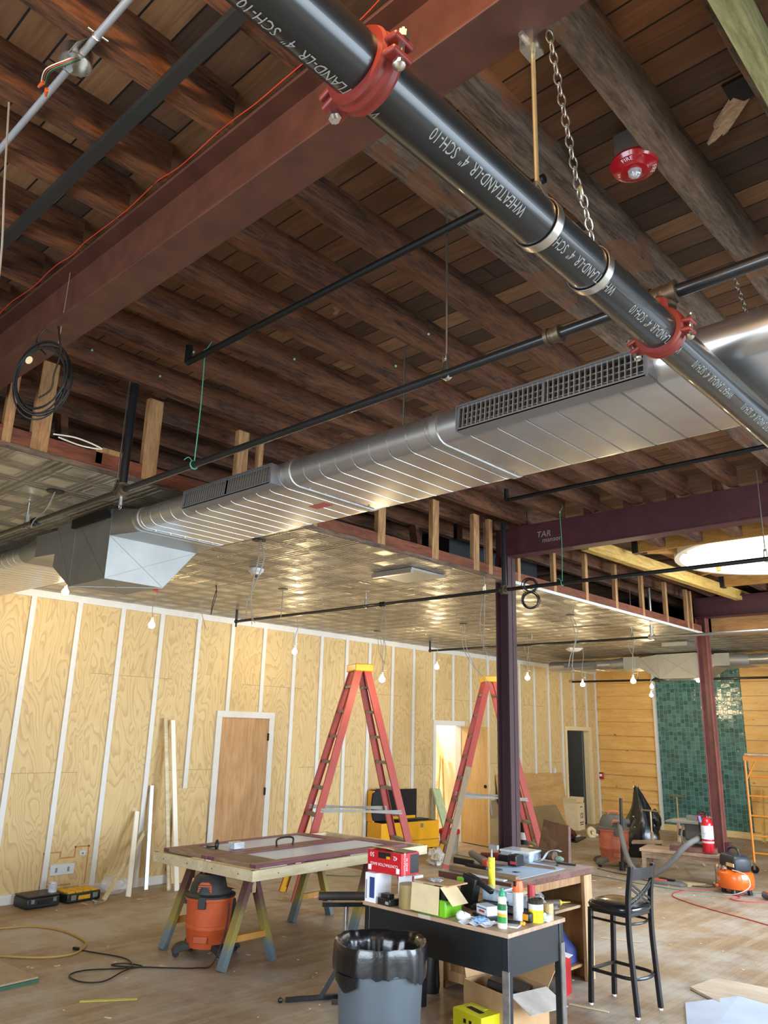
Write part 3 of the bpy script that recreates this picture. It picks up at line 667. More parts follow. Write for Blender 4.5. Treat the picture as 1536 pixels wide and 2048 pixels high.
for k in range(-1, 6):
    yw = 1.262+.42*k; off = 0 if k >= 0 else -.85
    tm = text_mb('WHEATLAND-LR  4"  SCH-10', .043, align='LEFT', mapf=lambda v: v)
    xs = max(v.x for v in tm.v); f = pipemap(yw, off); s = .318/xs
    tm = subdiv(tm, .012); tm.v = [f(Vector((v.x*s, v.y*.85, 0))) for v in tm.v]
    obj('stencil_text', tm, M_stencil, mp)
def coupling(y, label, tee=False, w_=.05):
    t = thing('pipe_coupling', label, 'coupling', (PX, y, PZ)); 
    b = MB(); n = 40
    prof = [(-w_/2, PR), (-w_/2, PR+.013), (-w_*.36, PR+.017), (-w_*.18, PR+.015), (0, PR+.019), (w_*.18, PR+.015), (w_*.36, PR+.017), (w_/2, PR+.013), (w_/2, PR)]
    b.loft([[Vector((r*math.cos(2*math.pi*k/n), yy, r*math.sin(2*math.pi*k/n))) for k in range(n)] for yy, r in prof], cap=False)
    h = obj('housing', b, M_red, t)
    for s, a in ((1, -.12), (-1, math.pi+.32)):
        d = Vector((math.cos(a), 0, math.sin(a))); nrm = Vector((-d.z, 0, d.x))*1.0
        c = d*(PR+.032)
        b = MB(); b.bar(c+nrm*.02-d*.012, c+nrm*.008-d*.012, .042, w_*.95, (0, 1, 0)); b.bar(c-nrm*.02-d*.012, c-nrm*.008-d*.012, .042, w_*.95, (0, 1, 0))
        obj('bolt_pad', b, M_red, t, bev=.004)
        b = MB(); c2 = c; b.cyl(c2-nrm*.034, c2+nrm*.04, .0065, n=10); b.sph(c2-nrm*.031, .013, 10, (1, 1, .8)); b.cyl(c2+nrm*.02, c2+nrm*.032, .0125, n=6)
        obj('track_bolt', b, M_zinc, t)
    if tee:
        b = MB(); b.cyl((0, 0, PR), (0, 0, PR+.045), .03, .026, n=20); obj('tee_outlet', b, M_red, t)
    return t
coupling(.79, 'red grooved coupling on the black pipe nearest the camera, top centre', w_=.052)
coupling(2.045, 'red tee coupling where the branch line leaves the thick black pipe', True, .048)
def ringhanger(y, ztop, label, m=M_brass, r=PR, x=PX, z=PZ, rod=.006, wide=.026, g=None):
    t = thing('pipe_hanger', label, 'pipe hanger', (x, y, z), group=g); b = MB(); n = 32; pts = []
    for k in range(n+1):
        a = math.radians(60)-math.radians(300)*k/n; pts.append((math.cos(a)*(r+.003), math.sin(a)*(r+.003)))
    pts = [(.008, r+.05)]+pts+[(-.008, r+.05)]
    outer = [(px*(1+.0025/max(r, .01)), pz*(1+.0025/max(r, .01))) for px, pz in pts]
    b.loft([[Vector((p[0], -wide/2, p[1])), Vector((p[0], wide/2, p[1])), Vector((q[0], wide/2, q[1])), Vector((q[0], -wide/2, q[1]))] for p, q in zip(pts, outer)])
    obj('ring_strap', b, M_zinc, t)
    b = MB(); b.cyl((0, 0, r+.04), (0, 0, ztop-z), rod, n=10); obj('rod', b, m, t)
    b = MB(); b.cyl((0, 0, r+.045), (0, 0, r+.056), rod*2.1, n=6); obj('nut', b, M_zinc, t)
    return t
h = ringhanger(1.375, 3.6, 'brass-coloured rod hanger holding the thick black pipe beneath the front beam')
b = MB(); b.bb(-.02, .02, -.03, .02, .50, .56); b.cyl((0, -.03, .52), (0, -.055, .52), .008, n=8); obj('beam_clamp', b, M_zinc, h)
ringhanger(1.62, 3.13, 'bright ring strap around the thick black pipe, second after the brass rod', M_zinc)
# ================================================================ BRANCH LINES
def branch(label, y, z, x0, x1, r=.0175, m=M_black):
    b = MB(); b.cyl((x0, y, z), (x1, y, z), r, n=16); return solo('sprinkler_branch', b, m, label, 'pipe')
def fitting(name, label, p, axes, r=.0235, m=M_dark, L=.03):
    b = MB(); p = Vector(p)
    for a in axes: a = Vector(a); b.cyl(p-a*.002, p+a*L, r, n=14); b.cyl(p+a*(L-.008), p+a*(L+.006), r*1.18, n=14)
    b.sph(p, r*1.05, 12); return solo(name, b, m, label, 'fitting')
YS1, ZS1 = 2.085, 3.19
M_iron = plain('malleable_iron', '#54483a', .45, .6, var=.25, scale=14)
branch('nearest black sprinkler branch pipe crossing in front of the big duct', YS1, ZS1, -9.0, -.86)
branch('black branch pipe leaving the tee towards the right edge', YS1, ZS1, -.79, 2.9, .021)
fitting('pipe_tee', 'dark cast tee on top of the red tee coupling', (-.822, YS1, ZS1), ((1, 0, 0), (-1, 0, 0), (0, 0, -1)), .031, M_iron, .04)
b = MB(); b.cyl((-.822, YS1-.03, 3.14), (-.822, YS1, 3.19), .02, n=12); solo('pipe_nipple', b, M_zinc, 'short nipple between the red tee coupling and the cast tee', 'fitting')
fitting('pipe_union', 'cast coupling on the nearest branch just left of the thick pipe', (-1.2, YS1, ZS1), ((1, 0, 0), (-1, 0, 0)), .026, M_iron, .022)
fitting('pipe_cross', 'dark cross fitting under the black riser at the ceiling edge, left side', (-4.05, YS1, ZS1), ((1, 0, 0), (-1, 0, 0), (0, 0, 1), (0, 0, -1)), .03, M_iron, .035)
b = MB(); b.cyl((-4.05, YS1, 3.2), (-4.05, YS1, 3.86), .024, n=14); solo('sprinkler_riser', b, M_black, 'black vertical riser at the left edge of the open ceiling', 'pipe')
b = MB(); b.cyl((-4.05, YS1, 3.155), (-4.05, YS1, 3.10), .011, n=10); b.torus((-4.05, YS1, 3.09), .012, .003, (0, 1, 0)); solo('drop_nipple', b, M_zinc, 'small chrome sprinkler head below the left cross fitting', 'sprinkler')
fitting('pipe_union', 'small black coupling on the nearest branch at the far left edge', (-5.2, YS1, ZS1), ((1, 0, 0), (-1, 0, 0)), .024, M_dark, .02)
def rodh(x, y, z, r, ztop, label, g=None): return ringhanger(y, ztop, label, M_zinc, r, x, z, .0045, .022, g)
rodh(-1.66, YS1, ZS1, .0175, 3.9, 'silver rod and clevis holding the nearest branch pipe, centre of the photo')
rodh(-4.12, YS1, ZS1, .0175, 3.9, 'silver rod holding the branch pipe beside the black riser')
rodh(-5.35, YS1, ZS1, .0175, 3.35, 'short rod holding the branch pipe under the tin ceiling at far left')
branch('middle black sprinkler branch pipe passing the middle column', 6.07, 3.2, -8.3, 2.9)
b = MB(); b.cyl((-8.3, 6.07, 3.2), (-8.3, 6.07, 3.35), .0175, n=12); b.sph((-8.3, 6.07, 3.2), .028); b.cyl((-8.3, 6.07, 3.18), (-8.3, 6.07, 3.13), .012); solo('pipe_elbow', b, M_black, 'elbow and stub at the left end of the middle branch pipe', 'fitting')
fitting('pipe_cross', 'dark cross fitting on the middle branch at the middle column', (-4.12, 6.07, 3.2), ((1, 0, 0), (-1, 0, 0), (0, 0, 1), (0, 0, -1)), .028, M_iron, .035)
b = MB(); b.cyl((-4.12, 6.07, 3.2), (-4.12, 6.07, 3.86), .024, n=14); solo('sprinkler_riser', b, M_black, 'black vertical riser in front of the middle column top', 'pipe')
fitting('pipe_union', 'small black coupling on the middle branch left of the column', (-5.7, 6.07, 3.2), ((1, 0, 0), (-1, 0, 0)), .024, M_dark, .02)
rodh(-4.35, 6.07, 3.2, .0175, 3.9, 'silver rod just left of the middle column')
rodh(-5.95, 6.07, 3.2, .0175, 3.35, 'short rod holding the middle branch under the tin ceiling')
rodh(-1.78, 6.07, 3.2, .0175, 3.9, 'silver rod in front of the second beam at the right edge')
branch('third black branch pipe running towards the right column', 10.15, 3.19, -8.4, -4.55)
b = MB(); b.cyl((-4.55, 10.15, 3.19), (2.9, 10.15, 3.19), .021, n=14); solo('sprinkler_branch', b, M_zinc, 'silver branch pipe crossing in front of the right column', 'pipe')
b = MB(); b.cyl((-8.4, 10.15, 3.19), (-8.4, 10.15, 3.35), .0175, n=12); b.sph((-8.4, 10.15, 3.19), .028); solo('pipe_elbow', b, M_black, 'elbow and stub at the left end of the third branch pipe', 'fitting')
fitting('pipe_cross', 'silver cross fitting on the third branch left of the right column', (-4.52, 10.15, 3.19), ((1, 0, 0), (-1, 0, 0), (0, 0, 1), (0, 0, -1)), .03, M_zinc, .035)
b = MB(); b.cyl((-4.52, 10.15, 3.2), (-4.52, 10.15, 3.86), .022, n=14); solo('sprinkler_riser', b, M_zinc, 'silver riser inside the stud bulkhead left of the right column', 'pipe')
rodh(-4.8, 10.15, 3.19, .02, 3.9, 'silver rod left of the silver riser')
rodh(-6.4, 10.15, 3.19, .0175, 3.35, 'short rod holding the third branch under the tin ceiling')
branch('farthest black branch pipe in front of the pine wall', 15.8, 3.03, -8.95, 2.9, .022)
rodh(-7.4, 15.8, 3.03, .022, 3.35, 'short rod holding the farthest branch pipe')
fitting('pipe_union', 'dark coupling on the farthest branch in front of the pine wall', (-7.0, 15.8, 3.03), ((1, 0, 0), (-1, 0, 0)), .034, M_dark, .05)
for (y, z, x0, x1, l) in ((2.06, 3.8, -3.44, -1.2, 'thin dark pipe up between the joists, above the nearest branch'), (5.3, 3.8, -3.56, 2.0, 'thin dark pipe under the joists before the second beam'), (10.0, 3.85, -2.9, 1, 'thin dark conduit beyond the skylight')):
    b = MB(); b.cyl((x0, y, z), (x1, y, z), .017, n=12); b.cyl((x0, y, z), (x0, y+.0, z+.1), .02); solo('ceiling_pipe', b, M_dark, l, 'pipe')
# duct rods, chains
b = MB(); b.cyl((-2.536, 2.825, 3.29), (-2.536, 2.825, 3.9), .0055, n=8); solo('duct_rod', b, M_zinc, 'silver rod going down behind the duct, centre of the photo', 'rod')
b = MB(); b.cyl((-.945, 3.5, 3.29), (-.945, 3.5, 3.84), .006, n=8); solo('duct_rod', b, M_zinc, 'short silver rod above the duct at the right edge', 'rod')
def chain(name, label, p, q, link=.034, r=.0022):
    b = MB(); p = Vector(p); q = Vector(q); d = (q-p); n = int(d.length/(link*.78)); dd = d.normalized(); side = dd.orthogonal().normalized()
    for i in range(n):
        c = p+d*((i+.5)/n); u = side if i % 2 == 0 else dd.cross(side).normalized()
        pts = [c+dd*(link*.5*math.sin(t))*(1)+u*(link*.28*math.cos(t)) for t in [2*math.pi*k/12 for k in range(12)]]
        b.tube(pts, r, 6, closed=True)
    return solo(name, b, M_zinc, label, 'chain')
chain('hanging_chain', 'long silver chain hanging from the front beam to the thick pipe', (-.78, 1.385, 3.6), (-.795, 1.535, 3.2))
chain('hanging_chain', 'bunched silver chain end tied beside the thick pipe', (-.79, 1.54, 3.21), (-.80, 1.60, 3.115))
chain('hanging_chain', 'short silver chain above the duct at the right edge', (-.96, 3.25, 3.9), (-.86, 3.3, 3.3))
b = MB(); b.torus((-.79, 1.535, 3.215), .012, .003, (1, .3, 0), 14, 6, sq=(1, 1.6)); solo('quick_link', b, M_brass, 'brass quick link joining the two chain lengths', 'link')
# ================================================================ CEILING ITEMS
# conduit with junction box (top left)
M_tube = plain('bright_conduit', '#b4bcc2', .4, .5, var=.05)
cd = thing('electrical_conduit', 'silver conduit at the top left with round open junction box', 'conduit', (-2.15, .735, 3.88))
b = MB(); b.cyl((-2.5, 0, 0), (.045, 0, 0), .011, n=12); obj('tube', b, M_tube, cd); b = MB(); b.cyl((.12, 0, 0), (2.6, 0, 0), .011, n=12); obj('tube', b, M_tube, cd)
b = MB(); n = 24; b.loft([[Vector((.085+r*math.cos(2*math.pi*k/n), r*math.sin(2*math.pi*k/n)*1, z)) for k in range(n)] for r, z in ((.001, .03), (.05, .03), (.05, -.012), (.046, -.012), (.046, .026), (.001, .026))]); jb = obj('junction_box', b, M_zinc, cd)
b = MB(); b.box((.15, -.02, -.0), (.06, .06, .002), Matrix.Rotation(.9, 3, 'X')); obj('cover_plate', b, M_galv, jb)
for col, o in (('#b33a2a', 0), ('#1f7a4a', .006), ('#e8e2d0', -.006), ('#20242c', .011)):
    b = MB(); b.tube(cr([(.09, o, .01), (.10, -.03+o, -.035), (.04, -.06+o, -.05), (-.03, -.045+o, -.04)], 5), .0016, 6); obj('wire', b, plain('wire'+col, col, .5, var=0), jb)
for o in (0, .02):
    b = MB(); b.cyl((-.03-o, -.045+o, -.04), (-.065-o, -.045+o*1.6, -.035), .0065, .004, 10); obj('wire_nut', b, M_orange, jb)
b = MB(); b.cyl((.22, -.03, .01), (.22, .035, .01), .004); b.torus((.22, 0, 0), .013, .003, (1, 0, 0), 16); obj('conduit_clip', b, M_zinc, cd)
# flat dark strut parallel to the beam
b = MB(); b.bb(-4.2, 2.5, .955, .997, 3.872, 3.9); solo('strut_channel', b, plain('dark_strut', '#2b2d2c', .5, .2, var=.05), 'flat dark grey strut running diagonally across the top left', 'strut')
# red alarm wire along the beam
pts = [(-4.3+.12*i, 1.222+random.uniform(-.006, .004), 3.895+.006*math.sin(i*1.7)+random.uniform(-.004, .004)) for i in range(60)]
b = MB(); b.tube(cr(pts, 3), .0017, 6); solo('alarm_wire', b, plain('red_wire', '#c03a28', .45, var=0), 'thin red wire running along the top of the front beam', 'wire')
# fire alarm strobe
fa = thing('fire_alarm', 'round red ceiling fire alarm strobe marked FIRE', 'fire alarm', (-.985, 2.33, 3.93))
R = Matrix.Rotation(math.radians(0), 3, 'X')
b = MB(); b.lathe([(.001, .0), (.062, .0), (.084, -.012), (.087, -.022), (.078, -.036), (.052, -.044), (.046, -.050), (.001, -.052)], 40); obj('alarm_body', b, plain('alarm_red', '#a31420', .25, var=.04, coat=.5), fa)
b = MB(); b.lathe([(.001, -.05), (.026, -.05), (.024, -.062), (.014, -.074), (.001, -.078)], 8); obj('strobe_lens', b, plain('strobe_lens', '#dfe8ee', .08, .6, var=.3, scale=60), fa)
b = MB(); b.bb(-.05, .05, -.05, .05, .0, .10); obj('back_box', b, M_galv, fa)
tm = text_mb('FIRE', .021, spacing=1.1); rot = Matrix.Rotation(math.radians(-145), 3, 'Z')
def fm(v, a0):
    a = a0+(v.x)/.068; r = .067+v.y; z = -.0405+(r-.065)*.31-.002; return Vector((r*math.cos(a), r*math.sin(a), z))
for a0 in (math.radians(-88), math.radians(35)):
    t2 = MB(); t2.add([fm(Vector((-v.x, -v.y, 0)) if False else Vector((v.x, v.y, 0)), a0) for v in tm.v], tm.f); obj('lettering', t2, M_lbl, fa)
b = MB(); b.tube(cr([(0, .05, .08), (.01, .07, .10), (.0, .05, .13)], 4), .003, 6); obj('alarm_cable', b, plain('red_wire', '#e0402c'), fa)
# broken board ends hanging from the deck
def splinter(label, c, L, W, ang_, tilt, m):
    b = MB(); n = 9; top = []; 
    for i in range(n): top.append((i/(n-1)*W-W/2, random.uniform(.55, 1.0)*L))
    vs = [(-W/2, 0), (W/2, 0)]+[(x, y) for x, y in reversed(top)]
    R = Matrix.Rotation(ang_, 3, 'Z') @ Matrix.Rotation(tilt, 3, 'X')
    b.prism([Vector(c)+R @ Vector((x, y, 0)) for x, y in vs], R @ Vector((0, 0, .018))); return solo('broken_board', b, m, label, 'board')
M_fresh = wood('fresh_split_wood', '#a07a58', '#d8b690', 'X', 3, .7, 5)
splinter('pale splintered board end sticking out between joists, top right', (-.62, 2.42, 4.05), .2, .06, math.radians(60), -.35, M_fresh)
splinter('split board hanging from the deck, above the centre of the photo', (-2.55, 2.45, 4.05), .16, .1, math.radians(140), -.9, wood('split_brown_wood', '#6f4526', '#a9754a', 'X', 3, .7, 5))
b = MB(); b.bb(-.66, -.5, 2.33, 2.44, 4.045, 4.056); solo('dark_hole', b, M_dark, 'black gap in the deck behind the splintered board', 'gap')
# coiled cable at top left, wires, strings
def coil(name, label, cen, rx, rz, n, axis, m, r=.004, jit=.1):
    b = MB(); pts = []; u = Vector(axis).normalized().cross(Vector((0, 0, 1))).normalized()
    for i in range(n*14+1):
        t = 2*math.pi*i/14; k = 1+jit*math.sin(i*.37)+random.uniform(-.015, .015)
        pts.append(Vector(cen)+u*(rx*k*math.cos(t)*(1+.12*math.sin(i*.11)))+Vector((0, 0, rz*k*math.sin(t)))+Vector(axis).normalized()*(.012*math.sin(i*.23)))
    b.tube(cr(pts, 3), r, 6); return solo(name, b, m, label, 'cable')
import_coil_c = (-3.26, 1.24, 3.345)
t = thing('coiled_cable', 'coil of black cable with a round white tag hanging from the front beam, left edge', 'cable', import_coil_c)
b = MB(); u = Vector((.75, .66, 0)); ax = Vector((-.66, .75, 0))
def cpt(i, n, rx, rz, k=1, dz=0): a = 2*math.pi*i/n; return u*(1.25*rx*k*math.cos(a))+Vector((0, 0, 1.3*rz*k*math.sin(a)+dz))+ax*(.015*math.sin(i*.3))
pts = [cpt(i, 16, .095, .125, 1+.11*math.sin(i*.31), .01*math.sin(i*.17)) for i in range(16*6)]; b.tube(cr(pts, 3), .0042, 6); obj('cable_coils', b, M_cord, t)
b = MB(); b.tube(cr([(.0, 0, .12), (-.05, -.03, .19), (-.02, 0, .27), (.03, .02, .26), (.055, .03, .18), (.06, .04, .12), (.05, .03, .02), (.04, .03, -.05), (0, 0, -.09)], 6), .004, 6); obj('loose_loop', b, M_cord, t)
b = MB(); b.tube(cr([(.045, .03, .17), (.05, .03, .3), (.055, .03, .54)], 4), .0015, 5); obj('tie_wire', b, M_wireg, t)
b = MB(); b.lathe([(.001, 0), (.018, 0), (.018, .003), (.001, .003)], 20, (-.04, -.05, .085), Matrix.Rotation(R90, 3, 'X') @ Matrix.Rotation(.5, 3, 'Y')); obj('round_tag', b, M_cardlight, t)['label'] = 'round pale tag'
b = MB(); b.tube(cr([(-4.3, 1.75, 3.5), (-4.2, 1.85, 3.48), (-4.15, 1.98, 3.44), (-4.25, 1.9, 3.46), (-4.3, 1.78, 3.49)], 6), .0045, 6); solo('cable_loop', b, M_wirew, 'loop of white cable lying on the ceiling edge below the black coil', 'cable')
def string(label, p, q, tails=True):
    b = MB(); b.tube(cr([p, ((p[0]+q[0])/2+.01, (p[1]+q[1])/2, (p[2]+q[2])/2), q], 6), .003, 6)
    b.tube(cr([p, (p[0]+.02, p[1]+.02, p[2]+.05), (p[0]+.0, p[1]+.04, p[2]+.09)], 4), .0025, 5); b.torus(q, .022, .0035, (1, 0, 0)); b.sph(p, .011, 8)
    b.tube(cr([q, (q[0]-.02, q[1]-.02, q[2]+.04), (q[0]-.05, q[1]-.03, q[2]+.03)], 4), .0025, 5)
    return solo('green_string', b, plain('green_string', '#3f8f6d', .7, var=.05), label, 'string')
string('long green string hanging from a joist to the nearest branch pipe', (-3.32, YS1, 3.84), (-3.32, YS1, ZS1))
string('green string tied from a joist to the middle branch pipe beside the handwriting', (-3.5, 6.07, 3.86), (-3.5, 6.07, 3.2))
for j, (x, y, z) in enumerate(((-4.14+.076, 2.25, 3.98), (-3.7+.076, 2.2, 3.98), (-3.33+.076, 2.65, 3.99), (-2.93+.076, 3.1, 3.99), (-4.14+.076, 1.8, 3.98), (-2.51+.076, 2.9, 3.97))):
    b = MB(); b.sph((x, y, z), .008, 8); solo('pale_green_dab', b, plain('green_dab', '#8fc49a', .6, var=0), 'small pale green paint dab on a dark joist', 'paint dab', 'green dabs on the joists')
for c, R0, l in (((-3.82, 6.04, 3.21), .062, 'upper loop of the black wire bundle beside the middle column'), ((-3.815, 6.04, 3.075), .078, 'lower loop of the black wire bundle beside the middle column')):
    b = MB()
    for i in range(7): b.torus((c[0]+random.uniform(-.01, .01), c[1]+random.uniform(-.01, .01), c[2]+random.uniform(-.008, .008)), R0*random.uniform(.85, 1.1), .0032, (-.5+random.uniform(-.2, .2), .8, random.uniform(-.15, .15)), 22, 5)
    solo('wire_bundle', b, M_cord, l, 'wire')
# ceiling boxes, smoke detector, panels under the tin
def flatdisc(x, y, r=.055, name='ceiling_box', label='', m=M_dark):
    b = MB(); b.lathe([(.001, 0), (r, 0), (r, -.006), (.001, -.006)], 20, (x, y, 3.35)); return solo(name, b, m, label, 'ceiling box')
HP = [(-4.92, 2.07, 'at far left', 0), (-4.92, 3.76, 'nearest, below the duct', 1), (-6.547, 5.377, 'left of centre', 2), (-8.22, 8.66, 'near the wall behind the tall ladder', 3), (-6.57, 8.664, 'right of the lit ladder bulb', 4),
      (-4.85, 6.75, 'just left of the middle column', 5), (-4.936, 8.724, 'right of the middle column', 6), (-8.0, 5.297, 'against the white trim', 7), (-6.97, 4.79, 'black loop left of the smoke detector', 8)]
drops = {0: [(.0, 0, 0), (-.05, -.02, -.12), (-.22, -.02, -.17), (-.3, .0, -.2)], 1: [(0, 0, 0), (.01, 0, -.15), (-.04, 0, -.35), (-.05, 0, -.5), (-.02, 0, -.62)], 2: [(0, 0, 0), (0, 0, -.15), (-.03, .02, -.31)],
         3: [(0, 0, 0), (.03, 0, -.2), (.06, 0, -.35), (.1, .1, -.5)], 4: [(0, 0, 0), (-.05, .05, -.3), (.0, .2, -.55), (.1, .35, -.72), (.15, .42, -.82)], 5: [(0, 0, 0), (-.05, 0, -.3), (-.03, 0, -.5), (.03, 0, -.64)],
         6: [(0, 0, 0), (.04, 0, -.15), (.06, 0, -.3), (.02, 0, -.5), (.0, 0, -.65)], 7: [(-.0, 0, 0), (.02, .02, -.15), (.02, .08, -.3)], 8: [(0, 0, 0), (.02, 0, -.05), (-.03, 0, -.2), (-.04, 0, -.32), (-.02, 0, -.25), (.03, 0, -.1), (0, 0, 0)]}
for x, y, l, k in HP:
    if k not in (8, 7): flatdisc(x, y, .055, label='dark round ceiling opening, %s' % l)
    b = MB(); pts = [Vector((x, y, 3.35))+Vector(p) for p in drops[k]]; b.tube(cr(pts, 6), .0045, 6)
    if k in (1, 3, 4, 5, 6): b.tube(cr([p+Vector((.035*math.sin(i*1.1+.5), .03*math.sin(i*1.3), 0)) for i, p in enumerate(pts)], 6), .0045, 6)
    if k in (1, 4, 5, 6, 7):
        e = pts[-1]
        for d in ((.03, .01, -.05), (-.02, .02, -.06)): b.tube([e, e+Vector(d)], .003, 5)
    solo('loose_ceiling_wire', b, M_cord if k == 8 else M_wireg, 'loose wire dangling from the tin ceiling, %s' % l, 'wire')
b = MB(); b.lathe([(.001, 3.35), (.075, 3.35), (.072, 3.325), (.05, 3.31), (.045, 3.295), (.001, 3.29)], 28, (-5.9, 4.5, 0)); sd = solo('smoke_detector', b, M_white, 'white round smoke detector on the tin ceiling', 'smoke detector')
b = MB(); b.lathe([(.001, 0), (.02, 0), (.016, -.02), (.001, -.022)], 12, (0, 0, 0)); obj('sensor', b, M_dark, sd)
b = MB(); b.bb(-5.1, -4.6, 5.28, 5.78, 3.325, 3.345); fx = solo('ceiling_fixture', b, M_galvb, 'square galvanised plate hanging under the tin ceiling beside the framing', 'fixture')
b = MB(); b.bb(-.25, .25, -.26, -.22, -.03, .0); obj('folded_edge', b, M_galv, fx)
b = MB(); b.bb(-5.15, -4.75, 11.9, 12.2, 3.26, 3.32); solo('ceiling_fixture', b, M_galvb, 'grey metal strip box under the tin ceiling near the right column', 'fixture')
b = MB(); b.lathe([(.001, 3.35), (.18, 3.35), (.1, 3.30), (.001, 3.29)], 4, (-6.9, 12.3, 0)); solo('ceiling_diffuser', b, M_white, 'small white square diffuser on the far tin ceiling', 'diffuser')
b = MB(); b.lathe([(.001, 3.35), (.13, 3.35), (.11, 3.30), (.001, 3.29)], 24, (-3.6, 13.3, -.15)); solo('ceiling_diffuser', b, M_white, 'round pale fixture below the far duct near the right edge', 'diffuser')
# hanging work bulbs
M_glow = plain('lit_bulb', '#fff2d0', .3, var=0, emit=(1, .82, .50), estr=55)
BULBS = [(-8.1, 3.67, 3.24, 3.35, 'first bulb from the left, under the duct box'), (-7.534, 4.406, 2.93, 3.35, 'second bulb from the left, below the creased duct box'), (-8.16, 6.972, 2.90, 3.35, 'bulb in front of the plywood above and left of the tall ladder'),
         (-6.458, 6.911, 2.49, 3.35, 'lowest bulb, right beside the top of the tall ladder'), (-7.745, 9.528, 2.87, 3.35, 'bulb above the open birch door'), (-6.613, 10.33, 2.73, 3.35, 'bulb just right of the middle column'),
         (-6.372, 11.582, 2.70, 3.35, 'bulb above the grey doorway at the wall corner'), (-4.99, 10.5, 2.66, 3.35, 'bulb in front of the far duct end'), (-6.95, 15.4, 2.72, 3.35, 'lowest bulb in front of the teal tile'),
         (-6.75, 15.0, 2.86, 3.35, 'bulb directly below the far duct box'), (-5.75, 14.8, 2.95, 3.35, 'bulb right of the right column, before the tile')]
for i, (x, y, z, zt, l) in enumerate(BULBS):
    t = thing('work_bulb', 'lit bare bulb, %s' % l, 'light bulb', (x, y, zt), group='string of lit work bulbs')
    h = zt-z
    b = MB(); b.tube(cr([(0, 0, 0), (.03, .01, -h*.3), (.015, -.02, -h*.6), (0, 0, -h+.06)], 6), .004, 6)
    if i in (3, 5, 7): b.tube(cr([(.02, 0, 0), (-.05, .01, -h*.3), (.03, .02, -h*.6), (0, 0, -h+.06)], 6), .004, 6)
    obj('wire', b, M_wireg, t)
    b = MB(); b.cyl((0, 0, -h+.07), (0, 0, -h+.035), .015, n=12); obj('socket', b, M_wirew, t)
    for d in ((.05, .02, .03), (-.04, .03, .04)):
        b2 = MB(); b2.tube([(0, 0, -h+.09), (d[0], d[1], -h+.06+d[2])], .0025, 5); obj('wire_tail', b2, M_wirew, t)
    b = MB(); b.lathe([(.001, .037), (.013, .036), (.016, .02), (.032, .0), (.038, -.018), (.030, -.042), (.001, -.053)], 16, (0, 0, -h)); obj('bulb', b, M_glow, t)
    bulb_light((x, y, z-.10), 21 if y < 12 else 24)
b = MB(); b.box((-7.53, 4.38, 3.30), (.03, .03, .03)); b.sph((-7.5, 4.4, 3.29), .02); solo('red_clip', b, plain('red_plastic', '#c4303a', .5, var=0), 'small red plastic clip above the second bulb', 'clip')
# the work lamp that warms the front beam hangs behind the photographer
t = thing('work_bulb', 'warm bulb hanging behind the camera', 'light bulb', (-.5, .35, 4.0)); b = MB(); b.cyl((0, 0, 0), (0, 0, -.20), .004); obj('wire', b, M_wireg, t)
b = MB(); b.sph((0, 0, -.23), .03); obj('bulb', b, M_glow, t); bulb_light((-.5, .35, 3.70), 115, 'near_bulb', (1, .58, .25))
